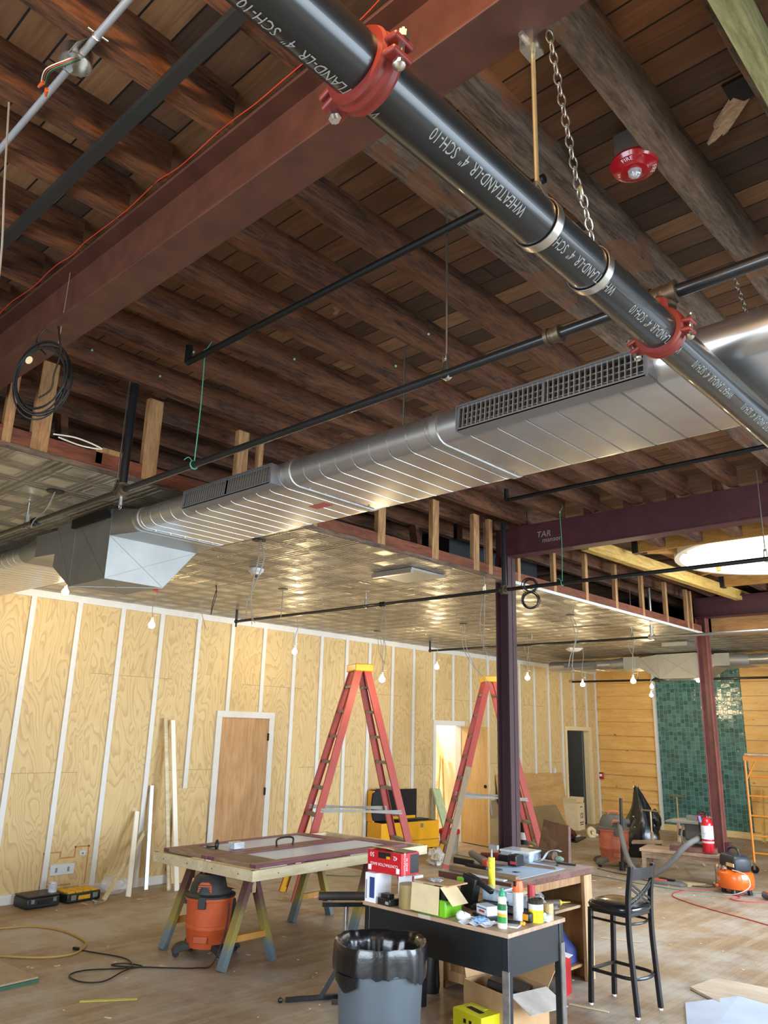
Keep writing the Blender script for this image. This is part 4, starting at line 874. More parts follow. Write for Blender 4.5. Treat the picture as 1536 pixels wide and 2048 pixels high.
# ================================================================ LADDERS
M_lad = plain('red_orange_fibreglass', '#9a3222', .55, var=.12, scale=4)
M_alum = plain('aluminium', '#86827a', .6, .4, var=.08)
M_tan = plain('taped_tan_rail', '#8d7b63', .8, var=.1)
def ladder(label, fn, u, w_, span, top, nst=8, wb=.62, wt=.30, splice=False):
    """fn = near-left foot, u = direction to the other legs, w_ = lateral direction away from the viewer, span, top height"""
    u = Vector((u[0], u[1], 0)).normalized(); w_ = Vector((w_[0], w_[1], 0)).normalized()
    t = thing('step_ladder', label, 'ladder', (fn[0], fn[1], 0)); C0 = w_*(wb/2)
    def rail(side, s, m=M_lad, name='rail'):      # side 0 front / 1 rear; s -1 near, +1 far
        f = C0+(u*span if side else Vector())+w_*(s*wb/2); tp = C0+u*(span/2+(.05 if side else -.05))+w_*(s*wt/2)+Vector((0, 0, top-.06))
        d = (tp-f).normalized(); out = -u if not side else u; b = MB()
        # channel section: web facing sideways, flanges
        wd = .085; b.bar(f, tp, .006, wd, out if abs(d.dot(out)) < .99 else (0, 0, 1)); n_ = d.cross(w_).normalized()
        for k in (-1, 1):
            off = n_*(k*wd/2)-w_*(s*.014); b.bar(f+off, tp+off, .03, .006, n_)
        obj(name, b, m, t); return f, tp, d
    R_ = {}
    for side in (0, 1):
        for s in (-1, 1): R_[(side, s)] = rail(side, s)
    for side in (0, 1):
        for i in range(nst):
            q = (i+1)/(nst+.7); a = R_[(side, -1)][0].lerp(R_[(side, -1)][1], q); c = R_[(side, 1)][0].lerp(R_[(side, 1)][1], q)
            b = MB(); b.bar(a, c, .078, .006); b.bar(a+u*.036-Vector((0, 0, .014)), c+u*.036-Vector((0, 0, .014)), .005, .03); b.bar(a-u*.036-Vector((0, 0, .014)), c-u*.036-Vector((0, 0, .014)), .005, .03); obj('step', b, M_alum, t)
    for s in (-1, 1):
        for dz in (0, .035):
            a = R_[(0, s)][0].lerp(R_[(0, s)][1], .36+dz*.3); c = R_[(1, s)][0].lerp(R_[(1, s)][1], .36-dz*.3)
            b = MB(); b.bar(a, c, .008, .022); obj('spreader', b, M_alum, t)
    b = MB(); ctr = C0+u*(span/2)+Vector((0, 0, top-.045)); ang_ = math.atan2(u.y, u.x); b.box(ctr, (.24, wt+.09, .09), Matrix.Rotation(ang_, 3, 'Z')); obj('top_cap', b, M_yellow, t, bev=.012)
    for side in (0, 1):
        for s in (-1, 1):
            f, tp, d = R_[(side, s)]; b = MB(); b.bar(f, f+d*.06, .034, .095, -u); obj('foot', b, M_yellow if s > 0 else M_lad, t)
            if s > 0: b = MB(); b.bar(f+d*.05, f+d*.26, .012, .07, -u); obj('foot_brace', b, M_yellow, t)
    if splice:
        f, tp, d = R_[(0, -1)]; b = MB(); off = -w_*.009; b.bar(f+off-d*.02, f.lerp(tp, .52)+off, .012, .09, -u); obj('wooden_rail_splint', b, M_tan, t)['label'] = 'tan board lashed to the rail'
    return t
ladder('tall red-orange double-sided stepladder, the nearer one behind the door panels', (-7.19, 6.36), (.45, .893), (-.893, .45), 1.55, 2.69)
ladder('farther red-orange stepladder partly hidden by the middle column, one rail patched with a tan board', (-7.5, 9.45), (.66, .75), (-.75, .66), 1.5, 2.74, splice=True)
# ================================================================ SAWHORSES + DOOR PANELS
def mat_horse(name, h):
    m, nt, b = _new(name); g = nt.nodes.new('ShaderNodeNewGeometry'); sx = nt.nodes.new('ShaderNodeSeparateXYZ'); nt.links.new(g.outputs['Position'], sx.inputs[0])
    z = math_(nt, 'ADD', math_(nt, 'DIVIDE', sx.outputs[2], h), math_(nt, 'MULTIPLY', math_(nt, 'SUBTRACT', noise(nt, wpos(nt), 9, 3, .6), .5), .18))
    col = ramp(nt, z, [(0, hexc('#5d6c72')), (.22, hexc('#65757a')), (.36, hexc('#97883f')), (.62, hexc('#82743f')), (.78, hexc('#5d4038')), (1, hexc('#4f302c'))])
    nt.links.new(col, b.inputs['Base Color']); b.inputs['Roughness'].default_value = .65; return m
M_horse = mat_horse('spray_painted_sawhorse', .62)
def sawhorse(label, x0, x1, y0, y1, h=.66):
    ym = (y0+y1)/2; t = thing('sawhorse', label, 'sawhorse', ((x0+x1)/2, ym, 0)); o = Vector(((x0+x1)/2, ym, 0))
    for x, s in ((x0, 1), (x1, -1)):
        for yy in (y0, y1):
            b = MB(); b.bar(Vector((x, yy, 0))-o, Vector((x+s*.01, ym+(yy-ym)*.10, h))-o, .045, .085, (0, 1, 0) if abs(yy-ym) < .01 else (1, 0, 0)); obj('leg', b, M_horse, t, bev=.003)
        b = MB(); q = .33; b.bar(Vector((x+s*.0, y0+(ym-y0)*q, h*q))-o, Vector((x+s*.0, y1+(ym-y1)*q, h*q))-o, .04, .05, (0, 0, 1)); obj('cross_brace', b, plain('orange_wood_brace', '#c08a3e', .7), t, bev=.003)
    b = MB(); b.bar(Vector((x0-.03, ym, h-.055))-o, Vector((x1+.03, ym, h-.055))-o, .04, .11); obj('top_rail', b, wood('horse_rail', '#a8825a', '#cdaa80', 'X', 1, .7, 4), t, bev=.003)
    b = MB(); b.box(Vector((x1-.02, ym+.05, h-.02))-o, (.05, .05, .14)); obj('bracket', b, M_joist, t); return t
sawhorse('nearer sawhorse with blue, yellow and brown sprayed legs straddling the orange vacuum', -6.5, -5.64, 4.24, 4.76)
sawhorse('farther sawhorse with sprayed legs under the right end of the door panels', -6.53, -5.68, 5.74, 6.27)
MF = [(-6.87, 4.29), (-5.50, 4.385), (-5.60, 6.755), (-7.0, 6.62)]   # frame corners at z .74
zt = .745
fr = thing('door_frame_panel', 'pale timber frame lying flat across the two sawhorses', 'door frame', (-6.2, 5.5, .665)); o = Vector((-6.2, 5.5, .665))
P3 = [Vector((x, y, .70)) for x, y in MF]; M_frw = wood('pale_frame_timber', '#c6b48c', '#e8dcbc', 'Y', .8, .6, 3, bmp=.05)
names = ('near_rail', 'right_rail', 'far_rail', 'left_rail')
cen = sum(P3, Vector())/4
for i in range(4):
    a, c = P3[i], P3[(i+1) % 4]; d = (c-a).normalized(); inn = (cen-(a+c)/2); inn.z = 0; inn = (inn-d*inn.dot(d)).normalized()*.02
    b = MB(); b.bar(a+inn-o, c+inn-o, .04, .085); obj(names[i], b, M_frw, fr, bev=.003)
    for k in range(4):
        p = a.lerp(c, .12+.25*k)-inn*.02-o; b = MB(); b.cyl(p, p-inn*.15, .005, n=6); obj('screw', b, M_dark, fr)
M_pur = wood('purple_brown_door_paint', '#5f3440', '#8a5560', 'Y', .8, .45, 3, bmp=.05)
M_wornw = wood('worn_brown_board', '#6d5645', '#a58a70', 'X', .8, .7, 3, bmp=.1)
def doorleaf(label, u0, u1, v0=.02, v1=.97):
    """u across (0 left .. 1 right edge near viewer), v along towards the far end"""
    A, B, Cc, D = [Vector((x, y, zt)) for x, y in MF]
    def P(u, v): return (A.lerp(B, u)).lerp(D.lerp(Cc, u), v)
    c0 = P((u0+u1)/2, (v0+v1)/2); t = thing('door_leaf', label, 'door', c0); q = lambda u, v, dz=0: P(u, v)-c0+Vector((0, 0, dz)); du = .06; 
    def slab(name, ua, ub, va, vb, m, z0=0, z1=.03):
        b = MB(); b.prism([q(ua, va, z0), q(ub, va, z0), q(ub, vb, z0), q(ua, vb, z0)], (0, 0, z1-z0)); return obj(name, b, m, t, bev=.003)
    slab('stile', u0, u0+du, v0, v1, M_pur); slab('stile', u1-du, u1, v0, v1, M_pur)
    slab('bottom_rail', u0+du, u1-du, v0, v0+.14, M_wornw); slab('top_rail', u0+du, u1-du, v1-.07, v1, M_pur)
    slab('glass_pane', u0+du, u1-du, v0+.14, v1-.07, plain('painted_reflection_glass', '#b4c6e2', .3, var=.1, scale=1.5), .016, .024)  # reflected daylight is painted into the pane as a pale blue base colour
    slab('glazing_bead', u0+du, u0+du+.015, v0+.14, v1-.07, M_pur, .012, .032); slab('glazing_bead', u1-du-.015, u1-du, v0+.14, v1-.07, M_pur, .012, .032)
    return t, q
t1_, q1 = doorleaf('left half of the purple-brown glazed door panels on the sawhorses', .04, .50, .03, .80)
t2_, q2 = doorleaf('right half of the purple-brown glazed door panels, nearest the camera', .51, .965, .03, .88)
b = MB(); p, q = q1(.47, .40, .03), q1(.47, .49, .03); b.tube(cr([p, p+Vector((0, 0, .06)), p.lerp(q, .5)+Vector((0, 0, .075)), q+Vector((0, 0, .06)), q], 6), .009, 8); obj('pull_handle', b, M_dark, t1_)
for (tt, qq, u, v, r, m) in ((t1_, q1, .3, .34, .1, '#8ab06a'), (t2_, q2, .8, .6, .13, '#8fae8c')):
    b = MB(); cc = qq(u, v, .0155)
    for k in range(7): b.lathe([(.001, 0), (r*.42, .0), (r*.42, .0008), (.001, .0008)], 10, cc+Vector((random.uniform(-r, r)*.6, random.uniform(-r, r)*2.2, 0)))
    obj('faded_sticker', b, plain('sticker'+m, m, .5, var=.3, scale=30), tt)
b = MB(); b.prism([q2(.80, .5, .018), q2(.86, .5, .018), q2(.87, .6, .018), q2(.79, .58, .018)], (0, 0, .003)); s_ = MB(); s_.v = [v+t2_.location for v in b.v]; s_.f = b.f; solo('paper_scrap', s_, M_paperw, 'crumpled white paper scrap on the right door panel', 'paper')
# tape gun and clear box on the panel
c = q1(.30, .17, .03)+t1_.location
b = MB(); b.torus(c+Vector((0, 0, .035)), .035, .014, (.7, .7, 0), 18); b.bar(c+Vector((-.09, -.05, .012)), c+Vector((.0, .0, .02)), .02, .016); solo('tape_dispenser', b, M_blackplastic, 'small black hand tool lying on the left door panel', 'hand tool')
c = q1(.37, .235, .03)+t1_.location
b = MB(); b.box(c+Vector((0, 0, .03)), (.10, .12, .06)); solo('clear_box', b, plain('milky_plastic', '#c3c8cc', .25, var=.25, scale=30, coat=.4), 'small clear plastic box behind the black hand tool on the left door panel', 'box', bev=.006)
# ================================================================ SHOP VACUUM (near)
def vac(label, loc, rz, sc_, dusty=False):
    t = thing('shop_vacuum', label, 'vacuum cleaner', loc, rz); mo = plain('dusty_orange_plastic', '#b8674a', .7, var=.12) if dusty else plain('vac_orange', '#bf5429', .5, var=.08); mk = plain('dusty_grey_plastic', '#5d5c58', .8, var=.2, scale=6) if dusty else plain('charcoal_plastic', '#2b2d2c', .55, var=.12)
    S = sc_
    def L(pr, n=32, c=(0, 0, 0), sq=(1, 1)): return MB().lathe([(r*S, z*S) for r, z in pr], n, Vector(c)*S, sq=sq)
    b = L([(.001, .07), (.150, .07), (.156, .09), (.172, .20), (.176, .205), (.176, .225), (.172, .23), (.180, .40), (.192, .405), (.192, .425), (.001, .425)]); dr = obj('drum', b, mo, t)
    b = MB(); b.box((0, -.166*S, .14*S), (.11*S, .02*S, .05*S)); obj('front_recess', b, plain('recess_orange', '#b5522a', .5) if not dusty else mo, dr, bev=.006*S)
    b = L([(.001, .425), (.197, .425), (.197, .438), (.180, .446), (.165, .452), (.158, .50), (.13, .56), (.10, .585), (.001, .59)]); hd = obj('motor_head', b, mk, t)
    b = MB(); b.prism([Vector((x, -.155+.0*z, z))*S for x, z in ((-.06, .465), (.06, .465), (.052, .52), (.03, .54), (-.03, .54), (-.052, .52))], Vector((0, .05, 0))*S); obj('vent_grille', b, mo, hd, bev=.004*S)
    for k in range(4):
        b = MB(); b.box((0, -.158*S, (.475+.015*k)*S), (.095*S, .008*S, .004*S)); obj('vent_slat', b, mk, hd)
    b = MB(); b.tube(cr([Vector(p)*S for p in ((-.055, -.02, .575), (-.06, -.03, .61), (-.03, -.035, .625), (.03, -.035, .625), (.06, -.03, .61), (.055, -.02, .575))], 5), .013*S, 8); obj('carry_handle', b, mo, hd)
    b = MB(); b.cyl(Vector((.11, .05, .50))*S, Vector((.21, .07, .50))*S, .038*S, .032*S, 16); obj('blower_port', b, mk, hd)
    for k, a in enumerate((-90, 90, 180)):
        a = math.radians(a); d = Vector((math.cos(a), math.sin(a), 0)); b = MB(); b.box(d*.192*S+Vector((0, 0, .40*S)), (.06*S, .022*S, .085*S) , Matrix.Rotation(a+R90, 3, 'Z')); obj('latch', b, mk, dr, bev=.004*S)
    for a in (-150, -40, 40, 140):
        a = math.radians(a); d = Vector((math.cos(a), math.sin(a), 0)); s_ = Vector((-d.y, d.x, 0))
        b = MB(); b.loft([[d*r*S+s_*w_*S+Vector((0, 0, z*S)) for w_, z in ((-.05, z0), (.05, z0), (.05, z1), (-.05, z1))] for r, z0, z1 in ((.12, .06, .10), (.19, .05, .10), (.24, .03, .085), (.262, .028, .05))]); f = obj('caster_foot', b, mk, t, bev=.006*S)
        b = MB(); c = d*.235*S+Vector((0, 0, .024*S)); b.cyl(c-s_*.012*S, c+s_*.012*S, .024*S, n=16); obj('caster_wheel', b, M_blackplastic, f)
    b = MB(); b.cyl(Vector((.12, .235, .05))*S, Vector((.12, .235, .30))*S, .024*S, n=14); b.cyl(Vector((.12, .235, .3))*S, Vector((.12, .225, .36))*S, .03*S, .022*S, 14); obj('stowed_nozzle', b, mk, t)
    return t
v1 = vac('orange and charcoal shop vacuum standing beneath the sawhorse table', (-6.12, 4.43, 0), math.radians(36), 1.1)
pts = [(-5.83, 4.42, .45), (-5.78, 4.36, .25), (-5.77, 4.25, .03), (-5.83, 4.14, .008), (-5.95, 4.0, .008), (-6.1, 3.86, .008), (-6.25, 3.72, .008), (-6.35, 3.68, .008), (-6.3, 3.78, .010), (-6.15, 3.84, .008), (-6.2, 3.7, .008), (-6.35, 3.45, .008), (-6.3, 3.3, .008), (-6.1, 3.3, .008), (-6.0, 3.42, .009), (-6.1, 3.62, .012), (-6.2, 3.78, .012), (-6.45, 3.85, .008), (-6.75, 3.75, .008), (-6.95, 3.68, .008)]
b = MB(); b.tube(cr(pts, 5), .0055, 6); b.bar((-6.98, 3.67, .014), (-6.93, 3.685, .014), .025, .022); _R = Matrix.Rotation(-math.radians(36), 3, 'Z'); b.v = [_R @ (v-Vector((-6.12, 4.43, 0))) for v in b.v]; obj('power_cord', b, M_cord, v1)
# ================================================================ STEEL DESK
DR = 0.0; DC = Vector((-3.468, 4.54, 0))
def onD(u, v, z=.76): return DC+Matrix.Rotation(DR, 3, 'Z') @ Vector((u, v, 0))+Vector((0, 0, z))
dk = thing('steel_desk', 'black steel desk with worn brown top in the foreground, crowded with supplies', 'desk', DC, DR)
M_dsk = plain('black_desk_enamel', '#15181b', .42, .1, var=.25, scale=4, coat=.1)
b = MB(); b.bb(-.598, .598, -.325, .325, .735, .76); obj('desk_top', b, wood('worn_desk_laminate', '#a8866a', '#cdb195', 'X', .8, .45, 3, bmp=.03, patch='#c9bfb2'), dk, bev=.004)
for nm, bx in (('front_apron', (-.58, .58, -.31, -.30, .52, .735)), ('side_apron', (.57, .58, -.305, .305, .52, .735)), ('side_apron', (-.58, -.57, -.305, .305, .52, .735)), ('back_apron', (-.58, .58, .295, .305, .6, .735))):
    b = MB(); b.bb(*bx); obj(nm, b, M_dsk, dk)
for x in (-.565, .565):
    for y in (-.29, .29):
        b = MB(); b.bb(x-.022, x+.022, y-.022, y+.022, 0, .735); lg = obj('leg', b, M_dsk, dk, bev=.003)
        if x > 0: b = MB(); b.bb(x-.015, x+.03, y-.034, y-.022, 0, .56) if y < 0 else b.bb(x+.022, x+.03, y-.022, y+.022, .0, .62); obj('scuffed_edge', b, plain('scuffed_steel', '#77706a', .5, .5, var=.25, scale=20), lg)
def item(name, label, cat, u, v, z=.76, rz=0, g=None):
    p = onD(u, v, z) ; return thing(name, label, cat, p, DR+rz, g)
def toD(x, y): r = Matrix.Rotation(-DR, 3, 'Z') @ (Vector((x, y, 0))-DC); return r.x, r.y
def cbox(b, x, y, z, r=0): b.box((0, 0, z/2), (x, y, z)); return b
# red contractor-bag carton, upside down, resting on cans
def bagcarton(t, w_, d_, h_, flip=True, open_=True):
    m = plain('carton_red', '#b8141f', .45, var=.05); mk = plain('carton_black', '#141414', .45, var=0)
    b = MB(); b.bb(-w_/2, w_/2, -d_/2, d_/2, 0, h_); bd = obj('carton_body', b, m, t, bev=.002)
    R1 = Matrix.Rotation(R90, 3, 'X') @ (Matrix.Rotation(math.pi, 3, 'Z') if flip else Matrix.Identity(3)); s = -1 if flip else 1; yf = -d_/2-.0012; hh = h_/2
    for tx, sz, px, pz in (('50', .05, -.115, .052), ('42', .045, .105, .045), ('CONTRACTOR BAGS', .032, .0, -.018), ('Husky', .02, .015, -.05)):
        if tx == 'Husky': continue
        obj('lettering', text_mb(tx, sz*h_/.17, R1, (px*w_/.32 if flip else -px*w_/.32, yf, hh+(-1 if not flip else 1)*0+pz*h_/.17*(1 if flip else 1))), M_lbl, bd)
    b = MB(); b.bb(-.055, .06, yf-.0002, yf+.001, hh+.03*h_/.17, hh+.078*h_/.17); obj('printed_photo', b, mk, bd)
    b = MB(); b.bb(.02, .055, yf-.0012, yf, hh+.03*h_/.17, hh+.05*h_/.17); obj('yellow_mark', b, M_yellow, bd)
    for x in (-.135, .13):
        b = MB(); b.bb(x*w_/.32-.014, x*w_/.32+.014, yf-.0005, yf+.001, .012, .045); obj('label_square', b, M_lbl, bd)
    b = MB(); b.bb(w_/2-.0005, w_/2+.0012, .0, d_/2-.004, .01, h_-.01); obj('side_print', b, mk, bd)
    R2 = Matrix.Rotation(R90, 3, 'Z') @ Matrix.Rotation(R90, 3, 'X') @ Matrix.Rotation(R90, 3, 'Z')
    obj('lettering', text_mb('CONTRACTOR\nBAGS 42', .022, R2, (w_/2+.0015, -d_*.25, hh)), M_lbl, bd)
    if open_:
        b = MB(); b.box((-.06, -.05, h_+.012), (.17, .10, .003), Matrix.Rotation(-.25, 3, 'X')); obj('open_flap', b, M_cardlight, bd)
        b = MB(); b.bb(-.02, w_/2-.01, -.06, d_/2-.01, h_, h_+.004); obj('dark_mouth', b, mk, bd)
u, v = toD(-3.93, 4.34)
t = thing('contractor_bag_box', 'upside-down red contractor bag carton, open, stacked on the cans at the desk corner', 'box', onD(-.445, -.19, .947), DR+.02); bagcarton(t, .31, .19, .14)
t = item('flooring_box', 'white and blue upright carton at the left end of the desk, under the red carton', 'box', -.53, -.245, rz=.0)
b = MB(); cbox(b, .10, .16, .185); bd = obj('carton_body', b, M_paperw, t, bev=.002)
b = MB(); b.bb(-.005, .04, -.082, -.0795, .03, .16); obj('blue_print', b, plain('blue_print', '#2c3f78', .5, var=.2), bd)
b = MB(); b.bb(-.042, -.03, -.082, -.0795, .02, .14); obj('grey_print', b, plain('grey_print', '#9a9a98', .5), bd)
t = item('white_carton', 'white carton with a dark red side behind the battery charger', 'box', -.34, -.12)
b = MB(); cbox(b, .14, .10, .18); obj('carton_body', b, M_paperw, t, bev=.002); b = MB(); b.bb(.055, .072, -.052, -.049, 0, .18); obj('red_edge', b, plain('dark_red_print', '#7a1f22', .5), t)
t = item('battery_charger', 'black power tool battery block standing before the white cartons', 'battery', -.395, -.285, rz=-.1)
b = MB(); b.box((0, 0, .022), (.125, .09, .044)); obj('housing', b, M_blackplastic, t, bev=.006); b = MB(); b.box((-.01, 0, .055), (.08, .055, .028)); obj('terminal_block', b, M_blackplastic, t, bev=.005); b = MB(); b.box((.035, -.046, .02), (.03, .002, .018)); obj('label_patch', b, M_stencil, t)
t = item('glass_jar', 'large gold-filled clear jar beside the cardboard sided case', 'jar', -.245, -.235)
b = MB(); b.lathe([(.001, .0), (.073, .0), (.075, .01), (.075, .145), (.001, .15)], 28); obj('gold_contents', b, plain('gold_foil', '#93791c', .5, .15, var=.25, scale=14, bmp=.4), t)
b = MB(); b.lathe([(.076, 0), (.078, .01), (.078, .165), (.07, .17), (.074, .178)], 28); obj('glass_wall', b, glass('jar_glass', alpha=.08), t)
t = item('small_jar', 'small black jar with a translucent white lid', 'jar', -.56+.0, .26)
t.location = onD(-.33, .12)
b = MB(); b.lathe([(.001, 0), (.036, 0), (.036, .055), (.001, .056)], 20); obj('jar_body', b, M_blackplastic, t); b = MB(); b.lathe([(.038, .05), (.042, .054), (.042, .092), (.036, .1), (.001, .1)], 20); obj('lid', b, plain('frosted_lid', '#b8c8d4', .3, var=.05), t)
# green laser case with cardboard
t = item('tool_case', 'lime green and black tool case behind a cardboard panel at the front of the desk', 'case', -.02, -.22)
b = MB(); cbox(b, .27, .17, .10); obj('case_body', b, plain('lime_plastic', '#6fb022', .35, var=.08), t, bev=.01); b = MB(); b.prism([(.0, -.07, .10), (.13, -.07, .10), (.07, -.05, .17), (.0, -.06, .17)], (0, .13, 0)); obj('black_insert', b, M_blackplastic, t)
b = MB(); b.box((-.03, -.095, .095), (.23, .006, .165), Matrix.Rotation(-.08, 3, 'X')); obj('cardboard_panel', b, M_cardlight, t, bev=.001)
t = item('cardboard_tray', 'shallow cardboard lid with plastic wrap lying over the green case', 'cardboard', -.04, -.17, .935)
b = MB(); b.box((0, 0, .004), (.30, .20, .008)); obj('tray', b, M_card, t); b = MB(); b.box((.17, -.07, -.045), (.14, .16, .003), Matrix.Rotation(.75, 3, 'Y')); obj('hanging_flap', b, M_cardlight, t)
b = MB(); b.sph((-.02, -.02, .014), .06, 28, (1, .7, .15)).crumple(.5, 40); obj('plastic_wrap', b, plain('clear_wrap', '#aab6c0', .12, .2, var=.5, scale=40, bmp=.8), t)
t = item('laser_level', 'black and lime tool leaning behind the cardboard tray', 'tool', .0, .10, .76)
b = MB(); b.box((0, 0, .10), (.12, .07, .2), Matrix.Rotation(.25, 3, 'Y')); obj('tool_body', b, M_blackplastic, t, bev=.01); b = MB(); b.box((-.05, -.03, .16), (.05, .03, .04)); obj('lime_window', b, plain('lime_plastic', '#6fb022'), t); b = MB(); b.bar((.02, 0, .19), (.2, -.02, .12), .035, .03); obj('arm', b, M_blackplastic, t, bev=.005)
t = item('caulk_gun', 'black caulking gun with a yellow tube standing upright against the counter', 'caulk gun', -.28, .30)
t.location = onD(.02, .33)
b = MB(); b.cyl((0, 0, .10), (0, 0, .29), .024, n=16); obj('yellow_tube', b, plain('yellow_label', '#d9cf2c', .4, var=.3, scale=50), t); b = MB(); b.cyl((0, 0, 0), (0, 0, .10), .027, n=16); obj('gun_frame', b, M_blackplastic, t); b = MB(); b.cyl((0, 0, .29), (0, 0, .36), .008, .004, 10); b.box((.02, 0, .36), (.07, .025, .03)); obj('nozzle_bracket', b, plain('grey_metal_tip', '#8d9396', .4, .4), t)
# bulb, papers
t = item('led_bulb', 'white household bulb lying at the front edge of the desk', 'light bulb', .205, -.27, .79, .9)
b = MB(); b.sph((0, 0, 0), .03, 14); b.cyl((.02, 0, 0), (.06, 0, -.008), .024, .015, 14); obj('globe', b, plain('bulb_white', '#d3d6d0', .25, var=.02), t); b = MB(); b.cyl((.058, 0, -.008), (.085, 0, -.012), .013, n=12); obj('screw_cap', b, M_zinc, t)
for i, (u, v, a, dx, dy, l) in enumerate(((.33, -.26, .3, .21, .13, 'folded instruction sheet lying flat beside the white bulb'), (.36, -.22, -.2, .16, .10, 'second folded sheet under the small white box'))):
    b = MB(); n = 6; Rr = Matrix.Rotation(DR+a, 3, 'Z'); c = onD(u, v, .762+.004*i)
    for k in range(n):
        z0, z1 = (.0, .012) if k % 2 else (.012, 0); b.prism([c+Rr @ Vector((dx*(k/n-.5), -dy/2, z0)), c+Rr @ Vector((dx*((k+1)/n-.5), -dy/2, z1)), c+Rr @ Vector((dx*((k+1)/n-.5), dy/2, z1)), c+Rr @ Vector((dx*(k/n-.5), dy/2, z0))], (0, 0, .001))
    solo('instruction_sheet', b, M_paperw, l, 'paper')
t = item('small_box', 'small white and grey carton with a red word behind the glue bottle', 'box', .28, -.09, .785, -.35)
b = MB(); cbox(b, .12, .085, .055); bd = obj('carton_body', b, plain('pale_carton', '#c9d2da', .5, var=.04), t, bev=.002); b = MB(); b.bb(-.03, .03, -.0435, -.042, .015, .028); obj('red_print', b, plain('red_print', '#b02a2a', .5), bd); b = MB(); b.bb(-.05, .05, -.0435, -.042, .036, .042); obj('blue_line', b, plain('blue_print', '#2c3f78'), bd)
b = MB(); b.box(onD(.28, -.09, .773), (.16, .12, .024), Matrix.Rotation(DR-.35, 3, 'Z')); solo('foam_block', b, M_blackplastic, 'black foam block beneath the small white carton', 'block')
t = item('blue_cloth', 'crumpled pale blue wipe in front of the small carton', 'cloth', .335, -.235, .765)
b = MB(); b.sph((0, 0, .018), .045, 26, (1, .8, .42)).crumple(.5, 40); obj('cloth_body', b, plain('blue_wipe', '#7fa3cf', .8, var=.3, scale=40, bmp=1), t)
t = item('glue_bottle', 'white glue bottle with green cap and green label at the front of the desk', 'bottle', .485, -.22)
b = MB(); b.lathe([(.001, 0), (.029, 0), (.032, .01), (.032, .12), (.027, .145), (.03, .16), (.022, .176), (.001, .178)], 24, sq=(1, .75)); obj('bottle_body', b, plain('ivory_plastic', '#e0dcc8', .35, var=.02), t)
b = MB(); b.lathe([(.020, .175), (.021, .19), (.012, .205), (.008, .222), (.001, .224)], 16); obj('green_cap', b, plain('green_cap', '#1f8a63', .4, var=0), t)
for z0, z1, mm in ((.03, .065, '#2f8a3c'), (.066, .082, '#d6a41e'), (.10, .135, '#1b6a3a')):
    b = MB(); n = 12; b.loft([[Vector((.033*math.cos(math.radians(a)), .025*math.sin(math.radians(a)), z)) for a in [200+14*k for k in range(n)]] for z in (z0, z1)], closed=False, cap=False); obj('label_band', b, plain('lab'+mm, mm, .5, var=.1, scale=60), t)
t = item('spray_can', 'white spray can with a bright orange nozzle cap', 'spray can', .455, .0)
b = MB(); b.lathe([(.001, 0), (.033, 0), (.033, .165), (.026, .18), (.001, .182)], 24); obj('can_body', b, plain('can_white', '#cfd4d8', .35, .2, var=.15, scale=50), t)
b = MB(); b.lathe([(.034, .17), (.034, .20), (.028, .235), (.001, .236)], 20); obj('orange_cap', b, plain('fluo_orange', '#f0642c', .4, var=0), t); b = MB(); b.box((.0, -.03, .22), (.018, .02, .03)); obj('cap_slot', b, M_blackplastic, t)
t = item('red_tube', 'dark red cartridge tube standing behind the spray can', 'tube', .47, .13)
b = MB(); b.cyl((0, 0, 0), (0, 0, .20), .025, n=16); obj('tube_body', b, plain('red_tube', '#a02a30', .4), t)
t = item('yellow_can', 'yellow paint can with a black and white upper band', 'paint can', .53, .085)
b = MB(); b.lathe([(.001, 0), (.047, 0), (.047, .075), (.001, .0755)], 28); obj('yellow_body', b, plain('can_yellow', '#e2cc12', .35, var=.05), t)
b = MB(); b.lathe([(.0473, .072), (.0473, .105), (.001, .1055)], 28); obj('white_band', b, plain('band_white', '#d8d4c8', .4, var=.25, scale=70), t)
b = MB(); b.lathe([(.0475, .104), (.0475, .125), (.049, .13), (.042, .133), (.04, .127), (.001, .126)], 28); obj('black_rim', b, plain('can_rim', '#3a3833', .35, .6), t)
t = item('tape_measure', 'black and yellow tape measure lying by the yellow can', 'tape measure', .505, .02)
b = MB(); b.box((0, 0, .03), (.07, .045, .06)); obj('casing', b, M_blackplastic, t, bev=.012); b = MB(); b.box((0, -.0235, .032), (.042, .003, .036)); obj('yellow_face', b, plain('dial_yellow', '#e59a1c', .4), t, bev=.001)
t = item('utility_knife', 'black and yellow folding utility knife in front of the spray can', 'knife', .47, -.1, rz=.4)
b = MB(); b.bar((-.08, 0, .012), (.06, 0, .012), .03, .022); obj('handle', b, M_blackplastic, t, bev=.006); b = MB(); b.bar((.05, 0, .012), (.085, 0, .012), .028, .02); obj('yellow_end', b, plain('dial_yellow', '#e59a1c'), t, bev=.005)
t = item('notepad', 'grey notepad lying at the front right corner of the desk', 'notepad', .485, -.14, rz=.3)
b = MB(); cbox(b, .12, .09, .008); obj('pages', b, plain('grey_pad', '#c4c4c0', .6, var=.03), t)
t = item('white_wipe', 'white crumpled wipe beside the yellow can', 'cloth', .575, .13)
b = MB(); b.sph((0, 0, .022), .04, 26, (1, .8, .6)).crumple(.5, 40); obj('cloth_body', b, plain('white_wipe', '#c8d4dc', .8, var=.2, scale=40, bmp=1), t)
t = item('carton_pair', 'grey carton behind the yellow can', 'box', .44, .20, rz=.1); b = MB(); cbox(b, .07, .06, .13); obj('carton_body', b, plain('grey_carton', '#5a5450', .6, var=.2, scale=30), t, bev=.002); b = MB(); b.bb(-.036, .036, -.032, -.0295, .09, .125); obj('white_label', b, M_paperw, t)
